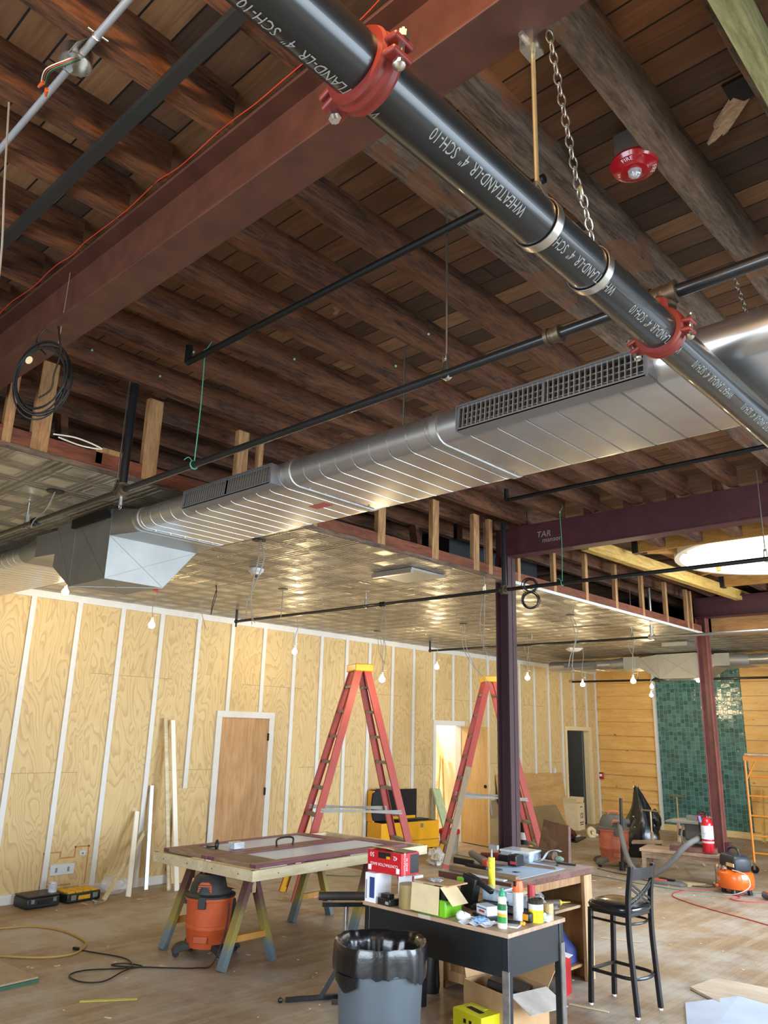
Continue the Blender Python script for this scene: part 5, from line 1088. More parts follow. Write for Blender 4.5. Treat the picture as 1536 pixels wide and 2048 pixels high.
t = item('small_carton', 'small brown and yellow carton right of the yellow can', 'box', .57, .17, rz=-.1); b = MB(); cbox(b, .045, .045, .10); obj('carton_body', b, plain('brown_carton', '#b09a70', .6, var=.2, scale=60), t, bev=.002)
for i, (u, v, z, dx, l) in enumerate(((.12, .25, .80, .17, 'clear plastic organiser box, left one behind the glue bottle'), (.34, .22, .80, .15, 'clear plastic organiser box, right one behind the glue bottle'))):
    t = item('organiser_box', l, 'box', u, v, z, .1)
    b = MB(); cbox(b, dx, .12, .075); obj('bin_body', b, plain('translucent_bin', '#aebccb', .25, var=.25, scale=25, coat=.5), t, bev=.008); b = MB(); b.bb(-dx/2-.005, dx/2+.005, -.065, .065, .072, .082); obj('lid', b, plain('clear_lid', '#d4dce4', .2, coat=.5), t, bev=.003)
for i, (p, q, l) in enumerate((((.06, .05), (.30, .20), 'long black tool bag strap lying across the middle of the desk'), ((.15, .02), (.42, .12), 'black ratcheting clamp across the middle of the desk'), ((.18, .17), (.42, .30), 'dark pry bar at the back of the desk'))):
    b = MB(); b.bar(onD(p[0], p[1], .785), onD(q[0], q[1], .792), .03, .03); b.bar(onD(p[0], p[1]-.02, .775), onD((p[0]+q[0])/2, q[1]-.03, .78), .02, .03); solo('black_tool', b, M_blackplastic, l, 'tool', bev=.004)
b = MB(); b.box(onD(.29, .2, .78), (.5, .2, .038), Matrix.Rotation(DR, 3, 'Z')); solo('dark_tray', b, M_blackplastic, 'dark tool tray carrying the clear organisers at the back of the desk', 'tray', bev=.006)
# ================================================================ COUNTER (ISLAND)
CR = math.radians(-1.0); CC_ = Vector((-3.855, 5.85, 0))
def onC(x, y, z): return Vector((x, y, z))
M_cab = wood('alder_cabinet', '#9a7048', '#c89c6c', 'Z', .7, .5, 3, bmp=.05); M_cabd = wood('alder_inside', '#7d5534', '#a87c50', 'Z', .7, .6, 3, bmp=.05)
M_slab = wood('walnut_slab_edge', '#5f3c34', '#8e6258', 'X', .8, .45, 3, bmp=.05)
ct = thing('work_counter', 'wooden cabinet counter behind the desk, open side with shelves facing the stool', 'counter', (-3.85, 5.82, 0), CR)
b = MB(); b.bb(-.355, .345, -.60, .60, .785, .83); obj('counter_top', b, M_slab, ct, bev=.004)
b = MB(); b.bb(-.353, .343, -.598, .598, .8302, .8312); obj('top_surface', b, plain('dusty_counter_paint', '#a08f8c', .5, var=.12, scale=3), ct)
b = MB(); b.bb(-.33, .30, -.55, -.53, .06, .785); obj('door_panel', b, M_cab, ct)
for bx in ((-.33, -.27, -.56, -.548, .06, .785), (.24, .30, -.56, -.548, .06, .785), (-.27, .24, -.56, -.548, .06, .13), (-.27, .24, -.56, -.548, .715, .785)):
    b = MB(); b.bb(*bx); obj('door_frame', b, wood('maple_frame', '#b98d5c', '#dcb486', 'Z', .7, .5, 3, bmp=.03), ct, bev=.003)
b = MB(); b.bb(-.33, .31, .54, .57, 0, .785); obj('end_panel', b, M_cab, ct); b = MB(); b.bb(-.34, -.32, -.55, .56, 0, .785); obj('back_panel', b, M_cabd, ct)
b = MB(); b.bb(.27, .31, .50, .57, 0, .785); obj('corner_post', b, wood('pale_post', '#b08c60', '#d6b488', 'Z', .9, .6, 3), ct, bev=.003); b = MB(); b.bb(.27, .31, -.55, -.50, 0.06, .785); obj('corner_post', b, M_cab, ct, bev=.003)
b = MB(); b.bb(.28, .31, -.5, .5, .72, .785); obj('upper_rail', b, M_cab, ct, bev=.002); b = MB(); b.bb(-.32, .29, -.53, .54, .10, .12); obj('bottom_shelf', b, M_cab, ct); b = MB(); b.bb(-.32, .30, -.53, .54, .535, .555); obj('middle_shelf', b, plain('dusty_shelf', '#b89a78', .7, var=.1), ct)
b = MB(); b.bb(.31, .34, .44, .56, .0, .78); obj('outer_stile', b, wood('pale_post', '#b08c60', '#d6b488', 'Z'), ct, bev=.002)
def citem(name, label, cat, x, y, z=.8315, rz=0): return thing(name, label, cat, (x, y, z), rz)
b = MB(); b.prism([Vector(p) for p in ((-3.99, 5.28, .8315), (-3.57, 5.34, .8315), (-3.60, 6.12, .8315), (-3.99, 6.2, .8315))], (0, 0, .002)); solo('blueprint_sheet', b, plain('pale_blue_sheet', '#b4cdea', .6, var=.05), 'pale blue plan sheet spread over the counter top', 'paper')
b = MB(); b.bar((-4.17, 5.33, .85), (-3.53, 5.32, .85), .05, .037); solo('timber_strip', b, wood('batten_timber', '#8a7052', '#b39a78', 'X', 1, .6, 3), 'pale timber strip along the near edge of the counter', 'board', bev=.003)
b = MB(); b.bar((-3.95, 5.255, .8365), (-3.6, 5.26, .8365), .05, .008); solo('paper_strip', b, M_paperw, 'white paper edge hanging out below the timber strip', 'paper')
b = MB(); b.bar((-4.03, 5.95, .838), (-3.62, 6.02, .838), .03, .012); b.bar((-4.03, 6.02, .838), (-3.66, 6.06, .838), .012, .01); solo('thin_board', b, M_wornw, 'thin wood slat lying across the plan sheet', 'board')
def drill(label, loc, rz, m1, m2, lying=True):
    t = thing('cordless_drill', label, 'drill', loc, rz)
    b = MB(); b.cyl((-.05, 0, .035), (.07, 0, .05), .032, .026, 16); obj('motor_body', b, m1, t); b = MB(); b.cyl((.07, 0, .05), (.10, 0, .054), .024, .018, 14); obj('collar', b, m2, t); b = MB(); b.cyl((.10, 0, .054), (.135, 0, .058), .016, .01, 12); b.cyl((.13, 0, .058), (.165, 0, .062), .003, n=6); obj('chuck', b, M_zinc, t)
    b = MB(); b.bar((-.03, 0, .03), (-.08, -.13, .022), .032, .036); obj('grip', b, m1, t, bev=.01); b = MB(); b.box((-.10, -.17, .035), (.12, .07, .066), Matrix.Rotation(1.2, 3, 'Z')); obj('battery', b, m2, t, bev=.008); return t
M_slate = plain('slate_plastic', '#4a5258', .5, var=.08); M_salmon = plain('salmon_plastic', '#c4583e', .5, var=.05); M_dred = plain('dark_red_plastic', '#6e1f24', .45, var=.05)
t = thing('cordless_drill', 'grey and orange rotary tool lying at the left of the plan sheet', 'drill', (-4.02, 5.62, .832), .0)
b = MB(); p = Vector((-.30, .19, .06)); q = Vector((.0, -.02, .045)); b.cyl(q, p, .036, .026, 16); obj('motor_body', b, M_slate, t); d = (p-q).normalized(); b = MB(); b.cyl(p, p+d*.03, .028, .022, 14); obj('collar', b, M_salmon, t); b = MB(); b.cyl(p+d*.03, p+d*.06, .016, .008, 12); b.cyl(p+d*.05, p+d*.1, .003, n=6); obj('chuck', b, M_zinc, t)
b = MB(); b.box(q+Vector((.035, -.02, -.005)), (.10, .075, .07), Matrix.Rotation(-.5, 3, 'Z')); obj('battery', b, M_salmon, t, bev=.012); b = MB(); b.lathe([(.001, 0), (.06, 0), (.055, .01), (.001, .012)], 16, (.10, -.03, .0)); obj('base_plate', b, M_slate, t)
t = thing('impact_driver', 'dark red and black driver with a battery pointing at the viewer', 'drill', (-3.98, 5.85, .832), 0)
b = MB(); b.cyl((-.28, .02, .05), (-.10, .03, .055), .022, .034, 14); obj('motor_body', b, M_dred, t); b = MB(); b.bar((-.15, .03, .05), (.02, .03, .05), .045, .05); obj('grip', b, M_blackplastic, t, bev=.012); b = MB(); b.box((.06, .03, .05), (.085, .12, .085)); obj('battery', b, M_blackplastic, t, bev=.008); b = MB(); b.box((.075, -.031, .035), (.06, .002, .022)); obj('red_label', b, plain('label_red', '#b83a40', .5), t)
t = thing('impact_driver', 'black flat bracket tool lying at the left corner of the counter', 'tool', (-4.2, 5.55, .832), 0)
b = MB(); b.bar((-.13, .02, .03), (.10, -.0, .03), .012, .05); b.bar((.0, .03, .015), (.25, -.02, .015), .05, .025); obj('tool_body', b, M_blackplastic, t, bev=.004)
t = thing('parts_case', 'closed translucent blue-white parts case at the back of the counter', 'case', (-4.1, 6.22, .832), .1)
b = MB(); b.bb(-.14, .15, -.11, .11, 0, .065); obj('case_base', b, plain('translucent_bin', '#aebccb'), t, bev=.012); b = MB(); b.bb(-.145, .155, -.115, .115, .062, .085); obj('case_lid', b, plain('clear_lid', '#d4dce4'), t, bev=.01); b = MB(); b.bb(-.02, .02, -.12, -.112, .04, .07); obj('latch', b, plain('clear_lid', '#d4dce4'), t)
t = thing('tool_belt', 'brown tool pouch with a curled grey strap at the back right of the counter', 'tool pouch', (-3.93, 6.33, .832), 0)
b = MB(); b.cyl((-.18, .06, .06), (.10, .02, .05), .035, .04, 14); obj('pouch', b, plain('brown_leather', '#5c4430', .7, var=.2), t); pts = cr([(-.04, -.12, .01), (.04, -.1, .015), (.07, -.04, .08), (.12, .0, .1), (.16, .02, .09)], 6); b = MB(); b.loft([[p+Vector((0, -.02, 0)), p+Vector((0, .02, 0)), p+Vector((0, .02, .004)), p+Vector((0, -.02, .004))] for p in pts]); obj('grey_strap', b, plain('grey_strap', '#9aa2a8', .5, var=.05), t); b = MB(); b.sph((.12, .05, .025), .05, 12, (1, .7, .5)); obj('green_scrap', b, plain('green_grey_cloth', '#7d8f80', .8, var=.3, scale=30, bmp=.8), t)
b = MB(); b.bar((-3.78, 6.3, .838), (-3.62, 6.33, .838), .022, .014); solo('marker_pen', b, M_blackplastic, 'black marker lying at the right back corner of the counter', 'pen'); b = MB(); b.sph((-3.72, 6.2, .836), .014, 10, (1, .8, .3)); solo('black_scrap', b, M_blackplastic, 'tiny black scrap beside the marker on the counter', 'scrap')
b = MB(); b.prism([(-3.78, 5.62, .834), (-3.74, 5.62, .834), (-3.73, 5.66, .834), (-3.78, 5.65, .834)], (0, 0, .004)); solo('black_scrap', b, M_blackplastic, 'small dark rubber scrap on the plan sheet', 'scrap')
# inside the counter
t = citem('plastic_bag', 'crumpled clear plastic bag on the middle shelf of the counter', 'plastic bag', -3.72, 5.75, .556); b = MB()
b.sph((0, 0, .07), .1, 34, (1.0, 1.6, .7)).crumple(.4, 18); obj('bag_body', b, plain('cloudy_bag', '#a9a49a', .25, var=.35, scale=20, bmp=1, coat=.4), t)
t = citem('caulk_tube', 'caulk cartridge with a yellow nozzle on the middle shelf', 'caulk tube', -3.60, 6.02, .585); b = MB(); b.cyl((-.1, -.14, 0), (-.02, .02, 0), .025, n=14); obj('cartridge', b, plain('tube_print', '#6d5f50', .5, var=.4, scale=50), t); b = MB(); b.cyl((-.02, .02, 0), (-.01, .04, 0), .026, .018, 14); b.cyl((-.01, .04, 0), (.03, .12, 0), .009, .002, 10); obj('yellow_nozzle', b, plain('nozzle_yellow', '#d8c23a', .4), t)
t = citem('rag_pile', 'small heap of wood shavings and grey rag on the shelf edge', 'rags', -3.62, 5.85, .556); b = MB(); b.sph((0, 0, .02), .07, 28, (1, 1.2, .35)).crumple(.5, 30); obj('rag', b, plain('grey_rag', '#97928a', .8, var=.4, scale=30, bmp=1), t)
t = citem('blue_tote', 'blue folded fabric tool bag on the bottom shelf of the counter', 'bag', -3.72, 6.18, .121); b = MB(); b.loft([[Vector((x*.13*w_, y*.09*w_, z)) for x, y in ((-1, -1), (1, -1), (1, 1), (-1, 1))] for z, w_ in ((0, 1), (.10, .95), (.17, .55), (.27, .12))]); obj('bag_body', b, plain('navy_fabric', '#22306a', .7, var=.2, bmp=.4), t, bev=.015); b = MB(); b.torus((0, -.06, .22), .06, .005, (0, 1, .3), 16, 6); obj('red_handle', b, plain('red_strap', '#a03038', .6), t)
b = MB()
for k in range(4): b.torus((-3.68, 5.98, .14+.012*k), .075-.006*k, .004, (.1*k, .1, 1), 20, 5)
solo('grey_cable_coil', b, M_wireg, 'grey cable coil on the bottom shelf of the counter', 'cable')
t = thing('contractor_bag_box', 'red and black contractor bag carton standing on the bottom shelf of the counter', 'box', (-3.64, 5.60, .1205), .15); bagcarton(t, .2, .1, .24, flip=False, open_=False); obj('lettering', text_mb('BAGS', .03, Matrix.Rotation(R90, 3, 'X'), (.02, -.052, .2)), M_lbl, t)
t = thing('contractor_bag_box', 'narrow red and white bag carton leaning at the right desk leg', 'box', (-3.47, 5.84, 0), .2)
b = MB(); b.bb(-.03, .03, -.07, .07, 0, .27); bd = obj('carton_body', b, plain('carton_red', '#b8141f'), t); b = MB(); b.box((.01, 0, .272), (.09, .10, .004), Matrix.Rotation(.15, 3, 'Y')); obj('white_flap', b, M_paperw, bd); b = MB(); b.bb(-.02, .032, -.0715, -.07, .02, .11); obj('black_print', b, M_blk, bd)
# ================================================================ BAR STOOL
SR_ = math.atan2(-.034, .378)
st = thing('bar_stool', 'black metal bar stool with cross back and vinyl seat beside the counter', 'bar stool', (-3.02, 5.925, 0), SR_); M_st = plain('black_powder_coat', '#121417', .4, .2, var=.1, coat=.2)
# local frame: x to the right (back side of stool = +x), y away
def leg(p0, p1, w_=.032):
    b = MB(); b.loft([[Vector(p)+Vector((sx*w_/2, sy*w_/2, 0)) for sx, sy in ((-1, -1), (1, -1), (1, 1), (-1, 1))] for p in (p0, p1)]); return b
H = .655
for y, yt in ((-.155, -.15), (.155, .15)):
    b = leg((-.19, y, .012), (-.165, yt, H)); obj('leg', b, M_st, st, bev=.003)
    b = MB(); pts = [Vector(p) for p in ((.19, y, .012), (.172, y, .25), (.155, y, .5), (.155, y, .66), (.165, y, .80), (.195, y, .98))]; pts = cr(pts, 4)
    b.loft([[p+Vector((sx*.016, sy*.016, 0)) for sx, sy in ((-1, -1), (1, -1), (1, 1), (-1, 1))] for p in pts]); obj('leg', b, M_st, st, bev=.003)
for p in ((-.19, -.155), (-.19, .155), (.19, -.155), (.19, .155)):
    b = MB(); b.cyl((p[0], p[1], 0), (p[0], p[1], .012), .014, n=12); obj('glide', b, M_lbl, st)
def ushape(z, xe, r=.011):
    pts = [(-.175, -.155, z), (.02, -.155, z), (.11, -.15, z), (.17+xe, -.11, z), (.195+xe, 0, z), (.17+xe, .11, z), (.11, .15, z), (.02, .155, z), (-.175, .155, z)]
    b = MB(); b.tube(cr(pts, 5), r, 8); return b
obj('foot_ring', ushape(.235, .0, .0125), M_st, st); obj('upper_ring', ushape(.585, -.02, .009), M_st, st); b = MB(); b.bar((-.178, -.155, .235), (-.178, .155, .235), .022, .022); obj('front_footrest', b, M_st, st, bev=.003)
b = MB(); b.bb(-.18, .16, -.165, .165, .63, .655); obj('seat_frame', b, M_st, st, bev=.004)
b = MB(); n = 28
def sring(s, z): return [Vector((.195*s*(math.copysign(abs(math.cos(2*math.pi*k/n))**.55, math.cos(2*math.pi*k/n)))-.01, .195*s*(math.copysign(abs(math.sin(2*math.pi*k/n))**.55, math.sin(2*math.pi*k/n))), z)) for k in range(n)]
b.loft([sring(.93, .655), sring(1.0, .663), sring(1.02, .68), sring(.98, .698), sring(.82, .712), sring(.45, .718), sring(.05, .72)]); obj('seat_cushion', b, plain('black_vinyl', '#12161c', .22, var=.1, coat=.5), st, ang=60)
def bz(z): return .165+(z-.80)*.17 if z > .8 else .155+(z-.66)*.07
b = MB(); pts = [(y, bz(.93)+.0-.035*(1-(y/.155)**2)*-1*0+.02*(1-(y/.155)**2)) for y in [-.155+.031*k for k in range(11)]]
b.loft([[Vector((x-.006, y, .885)), Vector((x+.006, y, .885)), Vector((x+.016, y, .965)), Vector((x+.004, y, .965))] for y, x in pts]); obj('top_slat', b, M_st, st, bev=.002)
for (z0, z1) in ((.70, .84), (.73, .87), (.84, .70), (.87, .73)):
    P_ = [Vector((bz(z0+(z1-z0)*k/8)+.012*math.sin(math.pi*k/8)+.002, -.15+.3*k/8, z0+(z1-z0)*(k/8)-.012*math.sin(math.pi*k/8))) for k in range(9)]
    b = MB(); b.loft([[p+Vector((-.004, 0, -.009)), p+Vector((.004, 0, -.009)), p+Vector((.004, 0, .009)), p+Vector((-.004, 0, .009))] for p in P_]); obj('cross_bar', b, M_st, st)
# ================================================================ TRASH CAN
TC = Vector((-3.345, 3.63, 0))
tc = thing('trash_can', 'grey-blue round trash can with black liner in front of the desk', 'trash can', TC)
M_can = plain('grey_blue_plastic', '#495259', .45, var=.08, scale=5)
b = MB(); b.lathe([(.001, .0), (.205, .0), (.213, .02), (.243, .60), (.252, .605), (.255, .66), (.247, .668), (.243, .66), (.238, .6), (.2, .03), (.001, .03)], 48); cb = obj('can_body', b, M_can, tc)
b = MB(); n = 96; random.seed(3); ph = [random.uniform(0, 6.28) for _ in range(6)]
def lr(r, z, amp, zamp=0, ra=0):
    out = []
    for k in range(n):
        a = 2*math.pi*k/n; w1 = math.sin(5*a+ph[0])+.7*math.sin(11*a+ph[1])+.5*math.sin(19*a+ph[2]); w2 = math.sin(3*a+ph[3])+.6*math.sin(7*a+ph[4])+.35*math.sin(23*a+ph[5])
        rr = r+amp*w1; out.append(Vector((rr*math.cos(a), rr*math.sin(a), z+zamp*w2)))
    return out
rings = [lr(.13, .34, .010), lr(.18, .45, .010, .01), lr(.205, .58, .007, .006), lr(.218, .68, .004, .005), lr(.238, .735, .002, .004), lr(.260, .740, .0015, .004), lr(.268, .715, .002, .006), lr(.267, .67, .003, .008), lr(.269, .63, .004, .010), lr(.267, .59, .003, .022)]
b.loft(rings, cap=False); obj('bin_liner', b, plain('black_liner', '#0c0d10', .27, var=0, coat=.25, bmp=.5, scale=22), tc, ang=80)
b = MB(); b.lathe([(.001, .34), (.135, .34), (.13, .35), (.001, .36)], 20); obj('liner_bottom', b, plain('black_liner', '#0b0c0e'), tc)
b = MB(); lip = [Vector((.266*math.cos(math.radians(a)), .266*math.sin(math.radians(a)), 0)) for a in range(-112, -74, 4)]
b.loft([[p*1.03+Vector((0, 0, .6)) for p in lip], [p*1.03+Vector((0, 0, .56)) for p in lip], [p*1.0+Vector((0, 0, .51+.04*abs(i-4.5)/4.5)) for i, p in enumerate(lip)]], closed=False, cap=False); obj('liner_tail', b, plain('black_liner', '#0b0c0e'), tc, ang=80)
va2 = math.atan2(-TC.y, -TC.x)
def canmap(v): a = va2+.55+v.x/.2555; return Vector((.2572*math.cos(a), .2572*math.sin(a), .628+v.y))
tm = subdiv(text_mb('MAC=', .05, shear=.2), .01); tm.v = [canmap(v) for v in tm.v]; obj('marker_writing', tm, M_blk, cb)
# ================================================================ ROLLER STAND
rs = thing('roller_stand', 'black roller stand with padded bar left of the trash can', 'roller stand', (-4.45, 4.42, 0), math.radians(0)); o = Vector((-4.45, 4.42, 0))
def rb(name, p, q, w_, h_, m, par=None, bev=.002): b = MB(); b.bar(Vector(p)-o, Vector(q)-o, w_, h_); return obj(name, b, m, par or rs, bev=bev)
b = MB(); b.cyl(Vector((-4.60, 4.30, .70))-o, Vector((-4.34, 4.62, .70))-o, .03, n=20); rl = obj('roller', b, plain('dark_brown_rubber', '#2c2624', .6, var=.1), rs)
b = MB(); b.cyl(Vector((-4.62, 4.275, .69))-o, Vector((-4.60, 4.30, .70))-o, .008, n=8); obj('axle', b, plain('pink_plastic', '#c08070', .5), rl)
rb('bracket_bar', (-4.58, 4.32, .645), (-4.36, 4.60, .645), .05, .03, M_black); rb('inner_post', (-4.47, 4.46, .2), (-4.47, 4.46, .645), .028, .028, M_galv); rb('outer_post', (-4.47, 4.46, .0), (-4.47, 4.46, .42), .04, .04, M_black)
rb('slanted_leg', (-4.62, 4.38, .015), (-4.42, 4.52, .42), .032, .032, M_black); rb('foot_bar', (-4.75, 4.16, .015), (-4.50, 4.60, .015), .03, .03, M_black); rb('foot_bar', (-4.5, 4.38, .015), (-4.2, 4.62, .015), .03, .03, M_black)
for p in ((-4.77, 4.13, .015),):
    b = MB(); b.sph(Vector(p)-o, .02, 10); obj('end_cap', b, M_blackplastic, rs)
# ================================================================ FLOOR LEVEL, LEFT
def mbx(c, d, rz=0): b = MB(); b.box(c, d, Matrix.Rotation(rz, 3, 'Z')); return b
t = thing('tool_case', 'closed black plastic tool case on the floor against the left wall', 'case', (-8.80, 4.14, 0), math.radians(3))
b = MB(); b.box((0, 0, .055), (.30, .36, .10)); obj('case_shell', b, M_blackplastic, t, bev=.015); b = MB(); b.box((0, 0, .115), (.29, .35, .02)); obj('case_lid', b, M_blackplastic, t, bev=.008)
b = MB(); b.box((.158, 0, .06), (.012, .12, .03)); obj('carry_handle', b, M_dark, t, bev=.004)
for y in (-.12, .12): b = MB(); b.box((.153, y, .075), (.012, .035, .04)); obj('latch', b, plain('grey_latch', '#77797a', .4, .3), t, bev=.002)
t = thing('parts_organizer', 'black and yellow parts organizer open beside the black tool case', 'case', (-8.82, 4.60, 0), math.radians(5))
b = MB(); b.box((0, 0, .05), (.28, .40, .09)); obj('case_shell', b, M_blackplastic, t, bev=.01)
for i in range(3):
    for j in range(4): b = MB(); b.box((-.08+.08*i, -.14+.093*j, .10), (.07, .083, .025)); obj('yellow_bin', b, M_yellow, t, bev=.006)
for y in (-.13, .13): b = MB(); b.box((.145, y, .055), (.012, .06, .05)); obj('latch', b, plain('grey_latch', '#77797a'), t, bev=.004)
b = MB(); b.box((.142, 0, .05), (.006, .14, .04)); obj('yellow_label', b, M_yellow, t)
t = thing('small_tub', 'small clear tub of fasteners standing on the black tool case', 'tub', (-8.76, 4.28, .126)); b = MB(); b.lathe([(.001, 0), (.045, 0), (.05, .09), (.052, .095), (.001, .095)], 18); obj('tub_body', b, plain('milky_plastic', '#c3c8cc'), t); b = MB(); b.torus((0, 0, .095), .055, .004, n=18); obj('rim', b, M_zinc, t)
t = thing('plastic_bag', 'crumpled clear plastic bag on the floor right of the parts organizer', 'plastic bag', (-8.84, 5.05, 0)); b = MB(); b.sph((0, 0, .09), .12, 34, (1, 1.3, .8)).crumple(.4, 14); bag = obj('bag_body', b, _g := glass('clear_bag', (.85, .88, .9), .15, .28), t)
b = MB()
for k in range(9): p = Vector((-8.5+random.uniform(-.05, .05), 4.62+random.uniform(-.09, .12), .012)); b.bar(p, p+Vector((random.uniform(-.08, .08), random.uniform(-.08, .08), random.uniform(0, .015))), .02, .003)
tag(obj('metal_offcuts', b, M_galv), 'heap of silver strapping offcuts in front of the parts organizer', 'scrap', kind='stuff')
def leanboard(name, label, foot, top, w_, th, m, along=(0, 1, 0)):
    b = MB(); b.bar(foot, top, w_, th, (1, 0, 0)); return solo(name, b, m, label, 'board', bev=.002)
M_wtrim = plain('primed_board', '#e4dfd2', .6, var=.04)
leanboard('leaning_board', 'short white primed board leaning upright right of the slanted stick', (-8.60, 5.10, 0), (-8.99, 5.33, .86), .06, .02, M_wtrim)
leanboard('leaning_board', 'pale wood stick leaning at a slant across the white battens', (-8.60, 4.80, 0), (-8.99, 5.46, .62), .045, .03, M_frw)
b = MB(); b.bar((-8.84, 5.46, 0), (-9.0, 5.50, 1.15), .045, .03, (1, 0, 0)); solo('steel_stud', b, M_galv, 'thin galvanised steel stud leaning on the wall left of the tall white boards', 'stud')
leanboard('leaning_board', 'tall bare wood board leaning on the wall, left one of the tall pair', (-8.62, 5.64, 0), (-9.0, 5.60, 1.96), .05, .02, M_frw)
leanboard('leaning_board', 'tall white board leaning on the wall, right one of the tall pair', (-8.55, 5.70, 0), (-8.97, 5.69, 1.94), .06, .02, M_wtrim)
b = MB(); b.bar((-8.93, 6.08, 0), (-9.02, 6.10, 1.10), .50, .012, (1, 0, 0)); solo('plywood_sheet', b, M_ply, 'loose plywood offcut leaning on the wall left of the closed door', 'plywood')
def plate(name, label, y, z, w_, h, holes=1):
    b = MB(); b.bb(-9.044, -9.036, y-w_/2, y+w_/2, z-h/2, z+h/2); t = solo(name, b, plain('wall_plate', '#c6cbd2', .4, var=.02), label, 'outlet', bev=.002)
    for k in range(holes):
        b = MB(); b.bb(-.0035, .006, -w_/2+w_*(k+.5)/holes-.012, -w_/2+w_*(k+.5)/holes+.012, h*.25, h*.7); obj('socket_face', b, plain('socket_grey', '#7d8086', .5), t)
plate('outlet_plate', 'wide pale outlet plate low on the wall above the parts organizer', 4.5, .29, .28, .11, 2); plate('outlet_plate', 'small pale plate higher right of the wide outlet plate', 4.72, .44, .07, .05, 1)
b = MB(); b.bb(-9.044, -9.03, 5.84, 5.93, .14, .24); solo('outlet_box', b, M_dark, 'dark open outlet box low on the wall by the leaning boards', 'outlet')
b = MB()
for (y0, y1, z0, z1) in ((4.26, 4.62, .12, .135), (4.26, 4.275, .12, .48), (4.26, 4.45, .465, .48), (4.45, 4.465, .42, .48), (4.45, 4.62, .40, .415), (4.62, 4.635, .40, .52), (4.62, 4.8, .505, .52), (4.78, 4.795, .12, .52)): b.bb(-9.045, -9.0425, y0, y1, z0, z1)
solo('scribe_line', b, plain('pencil_brown', '#b07a4a', .8), 'brown cut-out outline drawn on the plywood around the outlets', 'marking')
b = MB(); b.tube(cr([(-8.2, 3.3, .01), (-8.05, 3.5, .01), (-7.95, 3.72, .01), (-7.65, 3.86, .01), (-7.2, 3.86, .01), (-6.98, 3.77, .01), (-6.83, 3.58, .01), (-6.9, 3.35, .01), (-7.15, 3.12, .01), (-7.4, 2.9, .01)], 6), .009, 7); solo('extension_cord', b, plain('tan_cord', '#a3803f', .6, var=.05), 'tan extension cord looping on the floor at the left edge', 'cord')
b = MB(); b.prism([(-7.35, 3.0, .02), (-6.35, 3.08, .02), (-6.33, 2.76, .02), (-6.9, 2.4, .02), (-7.6, 2.6, .02)], (0, 0, .012)); s_ = solo('floor_board', b, plain('hardboard', '#a08a70', .7, var=.1), 'flat board with green edge lying on the floor at the lower left corner', 'board')
b = MB(); b.prism([(-7.35, 3.0, .0), (-6.33, 3.08, .0), (-6.31, 2.76, .0), (-6.9, 2.38, .0), (-7.6, 2.6, .0)], (0, 0, .0195)); solo('floor_board', b, plain('green_board_core', '#2f5a45', .7), 'green backing layer beneath the flat board at the lower left corner', 'board')
b = MB(); b.bar((-5.72, 3.1, .003), (-5.5, 3.42, .003), .035, .003); solo('yellow_strip', b, plain('yellow_tape', '#c9bc52', .6), 'yellowish strip of tape lying on the floor at the bottom left', 'tape')
M_deb = plain('debris_wood', '#cdb58c', .8, var=.1)
b = MB(); b.lathe([(.001, .0), (.07, 0), (.06, .004), (.001, .005)], 12, (-6.05, 3.98, 0), sq=(1, .4)); solo('wood_chip', b, M_deb, 'thin wood chip on the floor left of the vacuum cord', 'wood chip')
# scattered sawdust and chips nobody could count
b = MB(); random.seed(11)
for k in range(420):
    x = random.uniform(-9, -1.6); y = random.uniform(2.6, 16.5)
    if random.random() < .5 and not (x < -6 or y > 6): continue
    s = random.uniform(.006, .022); a = random.uniform(0, 6.28); b.box((x, y, .002), (s*random.uniform(1, 3), s, .003), Matrix.Rotation(a, 3, 'Z'))
tag(obj('floor_debris', b, M_deb), 'scattered pale wood chips and sawdust over the floor', 'debris', kind='stuff')
# ================================================================ YELLOW JOB BOX
t = thing('job_box', 'yellow steel tool chest with raised lid by the plywood wall', 'tool chest', (-8.75, 9.95, 0), math.radians(-8))
M_yb = plain('chest_yellow', '#dfa010', .42, var=.08, scale=3)
b = MB(); b.bb(-.17, .19, -.60, .60, .10, .50); obj('chest_body', b, M_yb, t, bev=.008); b = MB(); b.bb(-.155, .175, -.58, .58, .499, .502); obj('dark_inside', b, M_dark, t)
b = MB(); b.bb(.188, .196, -.60, .60, .22, .232); obj('body_seam', b, plain('chest_shadow_line', '#a87408', .5), t); b = MB(); b.bb(.19, .20, .20, .25, .41, .47); obj('lock_plate', b, M_zinc, t)
b = MB(); b.bb(-.19, -.17, -.60, .42, .50, .96); b.bb(-.19, -.03, -.60, -.57, .50, .96); obj('lid_shell', b, M_yb, t, bev=.004); b = MB(); b.bb(-.17, -.162, -.57, .42, .51, .965); obj('black_lining', b, M_dark, t)
b = MB(); b.bb(-.15, -.12, -.22, .36, .50, .56); obj('yellow_level', b, M_yb, t); b = MB(); b.bb(-.14, .05, -.15, .50, .502, .52); obj('black_tray', b, M_blackplastic, t)
for y in (-.48, .48):
    for x in (-.11, .13): b = MB(); b.cyl((x, y-.015, .05), (x, y+.015, .05), .05, n=18); obj('caster', b, M_dark, t)
b = MB(); b.loft([[Vector((-8.86+.06*w_*math.cos(a), 9.50+.17*w_*math.sin(a)+.05*(z-.6), z)) for a in [2*math.pi*k/14 for k in range(14)]] for z, w_ in ((.52, .8), (.60, 1.0), (.78, 1.15), (.92, 1.05), (.99, .55))]); solo('dark_jacket', b, plain('dark_fabric', '#15181e', .8, var=.3, bmp=.8), 'dark jacket draped over the raised lid of the yellow tool chest', 'jacket')
